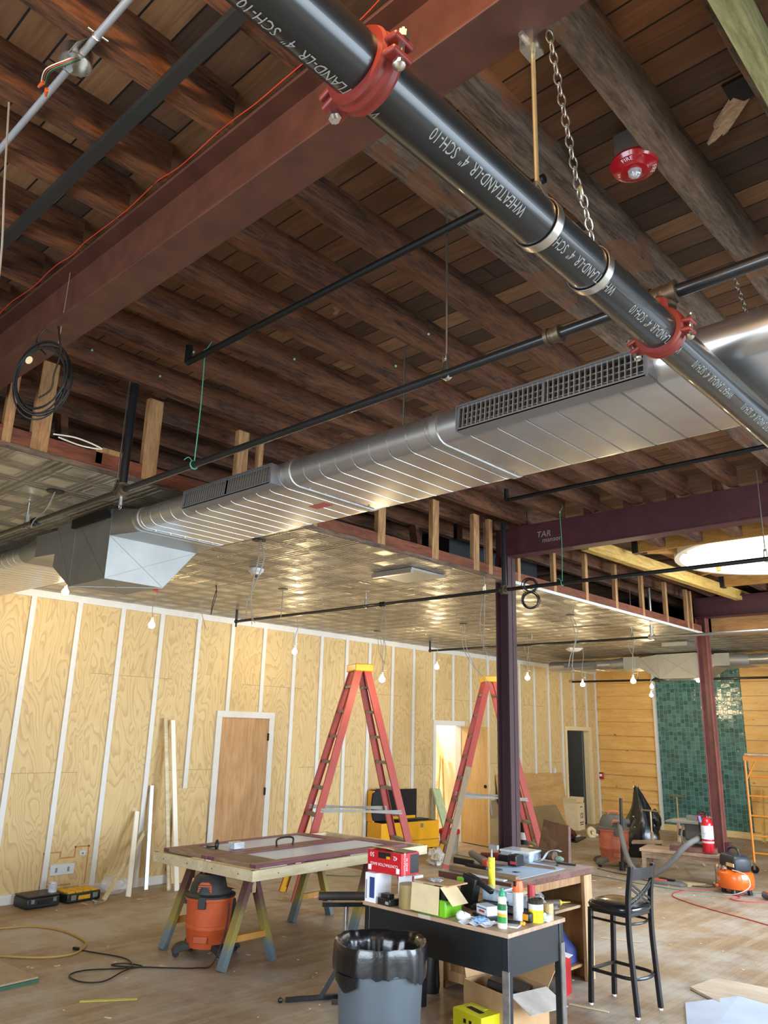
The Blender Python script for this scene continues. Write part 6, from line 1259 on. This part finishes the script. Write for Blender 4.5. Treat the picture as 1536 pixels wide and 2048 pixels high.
t = thing('red_rim_bin', 'grey bin with a red rim between the yellow chest and the patched ladder', 'bin', (-8.42, 10.72, 0)); b = MB(); b.lathe([(.001, 0), (.13, 0), (.16, .30), (.001, .3)], 24); obj('bin_body', b, plain('grey_bin', '#8a857c', .5), t); b = MB(); b.lathe([(.162, .29), (.17, .295), (.172, .35), (.16, .355), (.155, .3)], 24); obj('red_rim', b, plain('bin_red', '#b3202a', .4), t)
b = MB(); b.bar((-8.55, 10.95, .05), (-8.98, 11.05, .93), .20, .03, (1, 0, 0)); solo('green_board', b, plain('pale_green_board', '#b3c29a', .7, var=.15, scale=14), 'pale green board leaning in the bright doorway', 'board')
b = MB(); b.bar((-9.3, 11.45, .0), (-9.95, 12.35, 1.42), .24, .03, (1, .7, 0)); solo('pine_board', b, wood('closet_pine', '#d6a850', '#f2cf86', 'Z', .8, .5, 3, bmp=.03), 'wide knotty pine board leaning inside the bright closet', 'board')
b = MB(); b.bar((-9.3, 11.72, .0), (-10.0, 12.50, 1.5), .12, .03, (1, .7, 0)); solo('pine_board', b, wood('closet_pine', '#d6a850', '#f2cf86', 'Z'), 'narrower pine board leaning right of the wide one in the closet', 'board')
b = MB(); b.bar((-9.35, 11.2, .0), (-9.8, 11.85, .95), .05, .03, (1, .7, 0)); solo('wood_offcut', b, M_stud, 'thin brown offcut leaning in the closet doorway', 'board')
b = MB(); b.bar((-9.7, 11.95, .9), (-10.4, 12.6, 2.0), .30, .01, (1, .7, 0)); solo('leaning_sheet', b, M_paperw, 'white panel leaning behind the pine boards in the closet', 'panel')
t = thing('crumpled_plastic', 'crumpled white plastic on the floor at the foot of the patched ladder', 'plastic bag', (-7.80, 9.62, 0)); b = MB(); b.sph((0, 0, .10), .12, 34, (1, 1, .95)).crumple(.55, 14); obj('plastic_body', b, plain('white_crumple', '#d5cfc2', .5, var=.4, scale=25, bmp=1), t)
# ================================================================ AGAINST THE WALL BEHIND THE COLUMN
def sheet(name, label, y0, y1, h, xf, m, zb=0, th=.012, xt=-9.03):
    b = MB(); b.bar((xf, (y0+y1)/2, zb), (xt, (y0+y1)/2, h), y1-y0, th, (1, 0, 0)); return solo(name, b, m, label, 'sheet')
sheet('plywood_sheet', 'large tan plywood sheet leaning on the wall left of the grey doorway', 12.9, 15.35, 1.12, -8.85, wood('tan_ply', '#b98a52', '#d4aa70', 'Y', .5, .6, 3, bmp=.02))
sheet('hardboard_sheet', 'dull grey-tan masonite sheet in front of the plywood sheet', 12.2, 14.9, .66, -8.62, plain('greyish_hardboard', '#84704f', .7, var=.1, scale=3))
sheet('hardboard_sheet', 'small tan hardboard leaning left of the middle column', 12.0, 12.75, .56, -8.5, plain('tan_hardboard', '#9c845e', .7, var=.08))
b = MB(); b.bar((-8.75, 12.35, 0), (-9.03, 12.45, 1.08), .05, .03, (1, 0, 0)); b2 = b; solo('dark_stick', b, plain('dark_red_wood', '#5a2a20', .7), 'dark red-brown stick leaning left of the middle column', 'board')
b = MB(); b.bar((-8.8, 12.52, 0), (-9.03, 12.62, 1.10), .05, .03, (1, 0, 0)); solo('grey_stick', b, plain('grey_wood', '#8b8a86', .7), 'grey stick leaning beside the dark red-brown one', 'board')
t = thing('cardboard_box', 'open tan cardboard carton on the floor at the grey doorway', 'box', (-8.82, 15.42, 0), math.radians(10)); b = MB(); b.bb(-.17, .17, -.2, .2, 0, .52); bd = obj('carton_body', b, M_cardlight, t, bev=.003)
for s, r in ((1, .3), (-1, -.3)): b = MB(); b.box((.0, s*.22, .57), (.3, .01, .12), Matrix.Rotation(-r*1.6, 3, 'X')); obj('flap', b, M_cardlight, bd)
for k, (z, w_) in enumerate(((.10, .2), (.14, .24), (.44, .12))): b = MB(); b.bb(.170, .172, -w_/2, w_/2, z, z+.018); obj('printed_line', b, plain('box_print', '#4a4038', .7), bd)
b = MB(); b.torus((.171, -.03, .28), .05, .006, (1, 0, 0), 18, 5); b.torus((.171, .07, .28), .045, .006, (1, 0, 0), 18, 5); obj('printed_symbol', b, plain('box_print', '#4a4038'), bd)
t = thing('black_canister', 'black can with a white label on the floor right of the middle column', 'can', (-8.2, 12.6, 0)); b = MB(); b.lathe([(.001, 0), (.075, 0), (.075, .36), (.04, .38), (.001, .38)], 20); obj('can_body', b, M_blackplastic, t); b = MB(); b.lathe([(.076, .08), (.076, .2)], 20); obj('label_band', b, M_paperw, t)
t = thing('foil_bag', 'small silvery bag beside the black can', 'bag', (-8.05, 12.95, 0)); b = MB(); b.sph((0, 0, .09), .1, 30).crumple(.5, 16); obj('bag_body', b, plain('silver_foil', '#a8a49a', .25, .6, var=.4, scale=20, bmp=1), t)
t = thing('glass_jug', 'small clear jug at the left foot of the middle column', 'jug', (-8.25, 12.25, 0)); b = MB(); b.lathe([(.001, 0), (.09, 0), (.1, .12), (.05, .18), (.04, .2), (.001, .2)], 16); obj('jug_body', b, plain('smoky_plastic', '#6f7478', .2, var=.2, coat=.5), t)
t = thing('paint_tray', 'dark tray with rags and trim pieces on the floor before the doorway', 'tray', (-8.05, 13.9, 0), .3); b = MB(); b.bb(-.22, .22, -.42, .42, 0, .02); obj('tray_base', b, M_dark, t); b = MB(); b.sph((0, -.15, .1), .14, 34, (1, 1.3, .7)).crumple(.55, 12); obj('dark_red_rag', b, plain('dark_red_rag', '#5a2420', .8, var=.3, bmp=.8), t); b = MB(); b.bar((0, .0, .04), (.1, .35, .04), .05, .03); b.bar((-.08, .0, .05), (-.02, .3, .06), .05, .02); obj('white_pieces', b, M_white, t)
t = thing('paper_roll', 'cream roll of tape on the floor right of the tray', 'roll', (-7.95, 14.55, 0)); b = MB(); b.torus((0, 0, .08), .075, .04, (1, -.4, .3), 20); b.cyl((0, 0, .06), (.12, .1, .05), .05, .03, 14); obj('roll_body', b, M_cardlight, t)
b = MB(); b.loft([[Vector(p) for p in ((-6.41, 10.03, 0), (-5.60, 9.60, 0), (-5.75, 9.90, .71), (-6.41, 10.36, .71))], [Vector(p)+Vector((.02, .03, 0)) for p in ((-6.41, 10.03, 0), (-5.60, 9.60, 0), (-5.75, 9.90, .71), (-6.41, 10.36, .71))]]); solo('walnut_panel', b, wood('walnut_panel', '#4a2f26', '#79564a', 'X', .7, .5, 3, bmp=.03), 'dark walnut panel standing behind the counter right of the column', 'panel')
b = MB(); b.bar((-7.25, 10.7, .0), (-7.3, 10.95, .62), .03, .02, (1, 0, 0)); solo('thin_stick', b, M_frw, 'thin pale stick standing at the foot of the middle column', 'board')
b = MB(); b.bb(-9.04, -8.99, 15.0, 15.06, 1.11, 1.2); solo('trim_offcut', b, M_white, 'small white piece on top of the tan plywood sheet', 'trim piece')
# fire pull station on the pine wall
t = thing('pull_station', 'small red fire pull box with a white mark on the pine wall', 'fire alarm', (-8.98, 17.01, 1.0)); b = MB(); b.bb(-.06, .06, -.03, .0, -.06, .09); obj('box_body', b, plain('alarm_red', '#a31420'), t, bev=.006); b = MB(); b.bb(-.03, .03, -.036, -.03, .0, .05); obj('white_mark', b, M_lbl, t)
# ================================================================ RIGHT MIDDLE: DUSTY VAC, TABLE, SAW, BAG
v2 = vac('dusty orange shop vacuum by the black rubbish bag, far right', (-6.05, 11.75, 0), math.radians(40), 1.25, True)
hp = [(-5.85, 11.60, .62), (-5.76, 11.40, .58), (-5.60, 11.18, .36), (-5.42, 11.02, .14), (-5.2, 10.96, .06), (-4.995, 10.96, .144), (-4.81, 10.97, .292), (-4.68, 10.99, .444), (-4.58, 11.06, .54), (-4.55, 11.25, .58), (-4.62, 11.45, .60)]
b = MB(); pp = cr(hp, 14); b.tube(pp, [.036+.0035*(i % 2) for i in range(len(pp))], 12); solo('vacuum_hose', b, plain('grey_ribbed_hose', '#6a6864', .7, var=.1), 'thick grey ribbed hose looping from the dusty vacuum to the table saw', 'hose')
b = MB(); b.cyl((-5.78, 11.45, .02), (-5.75, 11.45, 1.0), .022, n=12); b.cyl((-5.78, 11.45, .0), (-5.78, 11.45, .12), .045, n=12); solo('wand_tube', b, M_blackplastic, 'black vacuum wand standing beside the dusty vacuum', 'tube')
t = thing('rubbish_bag', 'black rubbish bag with a tall pointed neck behind the dusty vacuum', 'rubbish bag', (-6.25, 13.0, 0)); b = MB(); random.seed(5)
b.loft([[Vector((dx+r*(1+.10*math.sin(5*a+z*9)+.07*math.sin(11*a-z*17))*math.cos(a), .8*r*(1+.12*math.sin(7*a+z*5))*math.sin(a), z+.02*math.sin(4*a))) for a in [2*math.pi*k/30 for k in range(30)]] for z, r, dx in ((0, .24, 0), (.08, .34, 0), (.2, .36, .0), (.35, .33, .02), (.45, .30, .02), (.55, .23, .05), (.65, .19, .06), (.75, .15, .07), (.85, .11, .06), (.95, .08, .04), (1.04, .04, .02), (1.08, .05, .0))]); obj('bag_body', b, plain('black_liner', '#0c0d10'), t, ang=80); b = MB(); b.sph((.25, .1, .55), .15, 34, (.7, .7, 1.2)).crumple(.35, 12); obj('knotted_side', b, plain('black_liner', '#0c0d10'), t)
M_dt = wood('dusty_bench_wood', '#94765c', '#c4a88c', 'X', .8, .7, 3, bmp=.05)
tb = thing('work_bench', 'low dusty wooden bench carrying the table saw', 'bench', (-4.85, 11.35, 0), math.radians(12))
b = MB(); b.bb(-.5, .55, -.25, .25, .36, .40); obj('bench_top', b, M_dt, tb, bev=.004); b = MB(); b.bb(-.1, .5, -.2, .2, .40, .47); obj('brown_board', b, M_slab, tb, bev=.003)
for x in (-.45, .5):
    for y in (-.2, .2): b = MB(); b.bar((x, y, 0), (x, y, .36), .05, .05, (1, 0, 0)); obj('leg', b, M_dt, tb)
b = MB(); b.bb(-.48, .52, -.22, -.19, .28, .36); obj('side_rail', b, M_dt, tb)
ts = thing('table_saw', 'grey portable table saw with a red blade guard on the bench', 'table saw', (-4.68, 11.55, .47), math.radians(8))
b = MB(); b.bb(-.28, .18, -.25, .25, .28, .31); obj('saw_table', b, plain('cast_aluminium', '#8d8c88', .45, .6), ts, bev=.004); b = MB(); b.bb(-.12, .16, -.18, .18, .06, .28); obj('saw_body', b, plain('dusty_grey_plastic', '#5d5c58'), ts, bev=.02); b = MB(); b.bb(-.36, -.26, -.24, .24, .285, .30); obj('fence_rail', b, M_alum, ts); b = MB(); b.bb(-.14, .16, .05, .09, .31, .37); obj('rip_fence', b, plain('cast_aluminium', '#8d8c88'), ts)
b = MB(); b.cyl((.10, -.005, .33), (.10, .005, .33), .085, n=26); obj('red_guard', b, plain('guard_red', '#b01c2c', .4), ts)
for y in (-.2, .2): b = MB(); b.tube(cr([(.16, y, .28), (.19, y, .1), (.17, y, .0), (-.1, y, .0), (-.16, y, .12), (-.12, y, .26)], 5), .014, 8); obj('tube_frame', b, M_alum, ts)
b = MB(); b.torus((.2, -.12, .12), .06, .012, (1, 0, 0), 18); obj('hand_wheel', b, M_alum, ts); b = MB(); b.cyl((-.12, 0, .12), (-.24, 0, .14), .045, n=14); obj('motor', b, plain('dusty_grey_plastic', '#5d5c58'), ts)
def tstand(label, x, y, h, m):
    t = thing('roller_stand', label, 'roller stand', (x, y, 0)); b = MB(); b.cyl((0, 0, .38), (0, 0, h), .014, n=12); obj('upper_post', b, m, t); b = MB(); b.bar((0, 0, .12), (0, 0, h*.62), .045, .035, (1, 0, 0)); obj('lower_post', b, M_dt, t); b = MB(); b.bar((-.15, .02, h), (.17, -.03, h), .02, .018); obj('cross_bar', b, m, t)
    for a in (20, 140, 260): a = math.radians(a); b = MB(); b.bar((0, 0, .33), (.36*math.cos(a), .30*math.sin(a), 0.01), .035, .02); obj('splayed_leg', b, M_dt, t)
    return t
tstand('dusty T-shaped stand in front of the black rubbish bag', -5.62, 12.15, .80, M_brass); tstand('taller T-shaped stand right of the rubbish bag', -5.45, 12.75, 1.0, plain('dull_brass', '#7d6840', .5, .5))
b = MB(); b.bar((-5.75, 11.75, .37), (-5.35, 11.9, .40), .22, .03); solo('dusty_board', b, M_dt, 'short dusty board lying between the stands and the bench', 'board')
b = MB(); b.prism([(-5.05, 10.85, 0), (-4.62, 11.0, 0), (-4.52, 11.4, 0), (-5.0, 11.3, 0)], (0, 0, .008)); solo('floor_mat', b, M_cardlight, 'flat cardboard piece on the floor below the bench', 'cardboard')
t = thing('belt_pouch', 'grey and orange jigsaw-like tool lying flat on the floor behind the stool', 'hand tool', (-4.88, 10.93, 0), .2); b = MB(); b.loft([[Vector((x*w_, y*w_, z)) for x, y in ((-.24, -.08), (.2, -.11), (.26, .02), (.18, .12), (-.2, .10))] for z, w_ in ((0, 1), (.03, .98), (.045, .8))]); obj('grey_body', b, plain('dusty_grey_plastic', '#5d5c58'), t, bev=.008); b = MB(); b.bb(-.16, .0, -.05, .04, .045, .06); obj('orange_face', b, M_salmon, t); b = MB(); b.bar((-.1, .03, .06), (.1, -.02, .06), .05, .02); obj('black_handle', b, M_blackplastic, t)
# fire extinguisher on the right column
fe = thing('fire_extinguisher', 'red fire extinguisher hanging on the right column', 'fire extinguisher', (-4.42, 11.26, .42))
b = MB(); b.lathe([(.001, 0), (.072, 0), (.078, .015), (.078, .36), (.06, .41), (.025, .44), (.02, .46), (.001, .46)], 28); obj('cylinder', b, plain('extinguisher_red', '#b5121f', .3, var=.03, coat=.4), fe)
b = MB(); b.lathe([(.079, .17), (.079, .34)], 28); obj('white_label', b, plain('label_blue_white', '#cdd6e2', .5, var=.35, scale=45), fe); b = MB(); b.lathe([(.0795, .12), (.0795, .145)], 28); obj('lower_print', b, plain('label_lower', '#d9b0b0', .5, var=.3, scale=60), fe)
b = MB(); b.cyl((0, 0, .45), (0, 0, .49), .016, n=10); b.bar((0, 0, .49), (-.09, -.0, .53), .018, .01); b.bar((0, 0, .48), (-.08, 0, .47), .018, .01); obj('valve_handle', b, M_dark, fe); b = MB(); b.prism([(-.06, -.085, .38), (-.03, -.085, .38), (-.04, -.085, .46), (-.07, -.085, .46)], (0, -.003, 0)); obj('blue_tag', b, plain('blue_tag', '#7aa6d6', .5), fe); b = MB(); b.tube(cr([(.01, -.02, .46), (-.05, -.07, .44), (-.08, -.05, .36), (-.08, -.03, .25)], 5), .008, 8); obj('hose', b, M_dark, fe)
b = MB(); b.bb(.0, .06, .04, .09, .43, .45); obj('wall_hook', b, M_zinc, fe)
# compressor
cp = thing('air_compressor', 'orange pancake air compressor with a black top at the foot of the right column', 'air compressor', (-4.02, 11.05, 0), math.radians(-38))
b = MB(); b.lathe([(.001, .045), (.12, .045), (.20, .07), (.222, .12), (.224, .20), (.21, .25), (.14, .285), (.001, .29)], 40); tk = obj('pancake_tank', b, plain('compressor_orange', '#d9601a', .28, var=.04, coat=.4), cp)
for a in (45, 135, 225, 315): a = math.radians(a); b = MB(); b.cyl((.16*math.cos(a), .16*math.sin(a), 0), (.15*math.cos(a), .15*math.sin(a), .07), .03, n=10); obj('rubber_foot', b, M_blackplastic, cp)
b = MB(); b.loft([[Vector((x*w_, y*w_, z)) for x, y in ((-.17, -.11), (.17, -.11), (.19, .0), (.17, .13), (-.17, .13), (-.19, 0))] for z, w_ in ((.27, .9), (.34, 1.0), (.43, .98), (.47, .8))]); sh = obj('motor_shroud', b, plain('compressor_black', '#2b2e32', .4, var=.08), cp, bev=.02); b = MB(); b.tube(cr([(-.12, .0, .44), (-.10, .0, .52), (0, 0, .55), (.10, 0, .53), (.13, 0, .45)], 5), .017, 8); obj('carry_handle', b, plain('compressor_black', '#2b2e32'), sh)
b = MB(); b.bb(.0, .16, -.118, -.108, .33, .37); obj('yellow_white_label', b, plain('panel_print', '#d8b27c', .5, var=.4, scale=60), sh)
for x in (-.12, -.06, .02): b = MB(); b.cyl((x, -.14, .30), (x, -.17, .31), .026, n=14); obj('gauge', b, M_zinc, cp)
def tkmap(v): a = -R90-.35+v.x/.223; return Vector((.2262*math.cos(a), .2262*math.sin(a), .175+v.y))
tm = subdiv(text_mb('RIDGID', .055, spacing=1.0), .012); tm.v = [tkmap(v) for v in tm.v]; obj('lettering', tm, M_lbl, tk)
b = MB(); b.cyl((-.06, -.20, .09), (-.06, -.25, .085), .02, n=12); obj('drain_valve', b, M_orange, tk)
M_hose = plain('red_air_hose', '#a82a34', .45, var=.04)
def onfloor(name, label, pts, r, m, k=7): b = MB(); b.tube(cr([(p[0], p[1], p[2] if len(p) > 2 else r) for p in pts], k), r, 7); return solo(name, b, m, label, 'hose' if 'hose' in name else 'cord')
onfloor('air_hose', 'red air hose sweeping from the compressor across the floor to the right edge', [(-3.8, 11.0, .12), (-3.95, 10.85), (-4.3, 10.95), (-4.55, 10.6), (-4.5, 10.2), (-4.2, 9.95), (-3.8, 9.75), (-3.3, 9.55), (-2.8, 9.3), (-2.2, 9.0)], .0055, M_hose)
onfloor('air_hose', 'second loop of red hose right of the compressor', [(-4.2, 11.1), (-3.9, 10.8), (-3.95, 10.6), (-3.8, 10.55), (-3.6, 10.7), (-3.4, 10.95), (-3.2, 11.2), (-3.5, 11.35), (-3.8, 11.3), (-3.5, 11.2), (-3.2, 11.3), (-2.9, 11.2)], .0055, M_hose)
onfloor('air_hose', 'tangled red hose pile at the right edge of the photo', [(-3.7, 11.5), (-3.4, 11.4, .04), (-3.1, 11.6), (-3.3, 11.8, .05), (-3.7, 11.7), (-3.5, 11.45, .06), (-3.0, 11.4), (-2.8, 11.7)], .006, M_hose)
b = MB(); b.tube(cr([(-3.98, 10.85, .30), (-3.8, 10.8, .27), (-3.75, 10.75, .15), (-3.9, 10.72, .05), (-4.1, 10.8, .01)], 6), .006, 7); solo('clear_hose', b, M_wirew, 'whitish air line curving over the front of the compressor', 'hose')
onfloor('extension_cord', 'green cord stretched across the floor behind the bar stool', [(-8.2, 10.6), (-6.9, 10.55), (-5.9, 10.72), (-5.2, 10.65), (-4.6, 10.65), (-4.1, 10.95), (-3.7, 11.35), (-2.9, 11.6)], .0045, plain('green_cord', '#2f6f5a', .6))
onfloor('extension_cord', 'green cord winding behind the farther sawhorse', [(-8.6, 7.9), (-8.3, 7.75), (-7.95, 7.95), (-7.8, 8.3), (-8.0, 8.6), (-7.7, 8.9), (-7.4, 8.7), (-7.0, 8.5), (-6.6, 8.6)], .0045, plain('green_cord', '#2f6f5a'))
onfloor('extension_cord', 'thin dark cord running past the bench to the right column', [(-6.1, 11.3), (-5.7, 11.15), (-5.3, 11.25), (-4.9, 11.05), (-4.5, 11.1), (-4.35, 11.3)], .0045, M_cord)
b = MB()
for k in range(3): b.tube(cr([(-3.8+.2*k, 11.9, .02), (-3.72+.2*k, 11.95, .16+.03*k), (-3.6+.2*k, 11.95, .2), (-3.5+.2*k, 11.9, .03)], 5), .006, 6)
solo('cord_loops', b, M_cord, 'dark cord loops standing up right of the compressor', 'cord')
t = thing('power_strip', 'pale blue power strip with plugs right of the compressor', 'power strip', (-3.5, 11.75, .01), .3); b = MB(); b.box((0, 0, .02), (.3, .07, .04)); obj('strip_body', b, plain('pale_blue_plastic', '#8fa2bb', .4), t, bev=.006); b = MB(); b.box((-.07, 0, .06), (.05, .05, .06)); obj('dark_red_plug', b, M_dred, t, bev=.006)
t = thing('nail_gun', 'black and orange power tool lying at the right edge of the floor', 'power tool', (-3.55, 10.9, 0), -.5); b = MB(); b.cyl((-.12, 0, .05), (.12, 0, .05), .045, n=14); obj('tool_body', b, M_slate, t); b = MB(); b.box((0, .0, .075), (.14, .07, .05)); obj('orange_shell', b, M_salmon, t, bev=.01)
# scaffold at the right edge
sf = thing('scaffold', 'orange rolling scaffold frame at the right edge before the pine wall', 'scaffold', (-4.385, 12.858, 0), math.radians(0)); M_scf = plain('scaffold_orange', '#c87a1c', .45, var=.1)
# the frame end faces the viewer; ladder rungs run to +x
def sb(name, p, q, r=.017, m=M_scf): b = MB(); b.cyl(p, q, r, n=10); return obj(name, b, m, sf)
sb('upright', (0, 0, .13), (0, 0, 1.66)); sb('upright', (1.3, .25, .13), (1.3, .25, 1.66))
for z in (.28, .52, .8, 1.08, 1.36): sb('rung', (0, 0, z), (1.3, .25, z), .013)
b = MB(); b.bar((-.02, 0, 1.62), (1.32, .25, 1.62), .05, .07); obj('top_channel', b, M_scf, sf); b = MB(); b.bar((0, .1, 1.68), (1.3, .35, 1.68), .5, .03); obj('deck_board', b, M_dt, sf); sb('gusset', (.0, 0, 1.3), (.14, .03, 1.58), .012); sb('gusset', (.72, .14, 1.58), (.62, .12, 1.36), .012)
sb('back_upright', (.0, 1.7, .13), (.0, 1.7, 1.6), .017, M_zinc)
b = MB(); b.cyl((0, -.014, .055), (0, .014, .055), .055, n=20); obj('caster_wheel', b, M_dark, sf); b = MB(); b.bar((0, 0, .05), (0, 0, .15), .04, .03, (1, 0, 0)); obj('caster_fork', b, M_zinc, sf)
b = MB(); b.cyl((1.3, .236, .055), (1.3, .264, .055), .055, n=20); obj('caster_wheel', b, M_dark, sf)
b = MB(); b.bar((-5.45, 16.6, 0), (-5.5, 16.95, .95), .12, .03, (1, 0, 0)); solo('leaning_plank', b, M_newwood, 'pine plank leaning on the flush pine wall behind the scaffold', 'board')
# flat sheets on the floor, lower right
b = MB(); b.prism([(-2.86, 6.69, .003), (-2.81, 7.08, .003), (-1.6, 7.25, .003), (-1.2, 6.6, .003), (-2.5, 6.45, .003)], (0, 0, .018)); solo('plywood_offcut', b, wood('thin_ply', '#b39c84', '#d2bfa8', 'X', .7, .6, 3, bmp=.02), 'thin plywood sheet lying on the floor at the right edge', 'plywood')
b = MB(); b.prism([(-2.75, 6.33, .001), (-2.50, 6.72, .023), (-1.1, 6.5, .023), (-1.1, 5.6, .001), (-2.3, 5.3, .001)], (0, 0, .006)); solo('plastic_sheet', b, plain('bluish_white_sheet', '#b3bccb', .6, var=.1, scale=3), 'bluish white sheet lying over the plywood at the lower right corner', 'sheet')
b = MB(); b.bar((-3.33, 5.66, .004), (-3.05, 5.72, .004), .025, .004); solo('wood_shim', b, M_deb, 'thin wood shim on the floor by the front leg of the bar stool', 'wood chip'); b = MB(); b.bar((-4.1, 7.6, .004), (-3.75, 7.75, .004), .02, .004); solo('wood_shim', b, M_deb, 'thin wood shim on the floor behind the bar stool', 'wood chip')
# boxes under the desk
t = thing('cardboard_box', 'open brown cardboard box under the right end of the desk', 'box', (-3.42, 4.98, 0), math.radians(-12)); 
for nm, bx in (('side', (-.22, .22, -.19, -.185, 0, .25)), ('side', (-.22, .22, .185, .19, 0, .25)), ('side', (-.22, -.215, -.19, .19, 0, .25)), ('side', (.215, .22, -.19, .19, 0, .25)), ('bottom', (-.22, .22, -.19, .19, 0, .006))):
    b = MB(); b.bb(*bx); obj(nm, b, M_card, t)
for (c, d, R) in (((.31, 0, .22), (.2, .34, .005), Matrix.Rotation(.35, 3, 'Y')), ((-.235, 0, .33), (.005, .34, .16), Matrix.Rotation(-.25, 3, 'Y')), ((0, .25, .3), (.4, .16, .005), Matrix.Rotation(.9, 3, 'X'))):
    b = MB(); b.box(c, d, R); obj('flap', b, plain('flap_grey', '#b3aaa2', .8) if d[0] == .2 else M_card, t)
t = thing('black_binder', 'black flat pack lying in the open box under the desk', 'case', (-3.40, 5.0, .20), .3); b = MB(); b.box((0, 0, .03), (.26, .2, .05), Matrix.Rotation(.2, 3, 'Y')); obj('pack_body', b, M_blackplastic, t, bev=.006)
t = thing('yellow_box', 'bright yellow product box on the floor at the bottom of the photo', 'box', (-3.46, 4.70, 0), math.radians(-8)); b = MB(); b.bb(-.13, .13, -.09, .09, 0, .135); bd = obj('carton_body', b, plain('carton_yellow', '#d2cf1a', .45, var=.05), t, bev=.002); b = MB(); b.bar((-.07, .0, .1365), (.07, -.02, .1365), .04, .002); obj('dark_print', b, M_blk, bd); b = MB(); b.bar((-.1, .03, .137), (.04, .05, .137), .03, .002); obj('picture_print', b, plain('carton_yellow_light', '#e6e060', .5), bd)
for x in (-.02, .03): b = MB(); b.bb(x-.012, x+.012, -.0912, -.09, .07, .095); obj('symbol', b, M_blk, bd)
t = thing('black_tool_bag', 'tall black nozzle bag standing under the left part of the desk', 'vacuum', (-4.22, 5.12, 0)); b = MB(); b.loft([[Vector((r*math.cos(a)+dx, r*.7*math.sin(a), z)) for a in [2*math.pi*k/16 for k in range(16)]] for z, r, dx in ((0, .09, 0), (.05, .10, 0), (.25, .07, .02), (.5, .045, .03), (.6, .04, .03))]); obj('bag_body', b, M_blackplastic, t)
b = MB(); b.bar((-4.38, 5.2, 0), (-4.3, 5.26, .5), .05, .03, (1, 0, 0)); solo('leaning_stick', b, M_stud, 'pale stick leaning left of the counter under the desk', 'board')

b = MB(); b.tube(cr([(-2.42, .672, 3.9), (-2.41, .70, 3.6), (-2.40, .73, 3.3), (-2.385, .74, 2.9)], 5), .0035, 6); solo('hanging_wire', b, M_wireg, 'grey wire hanging down at the upper left edge of the photo', 'wire')
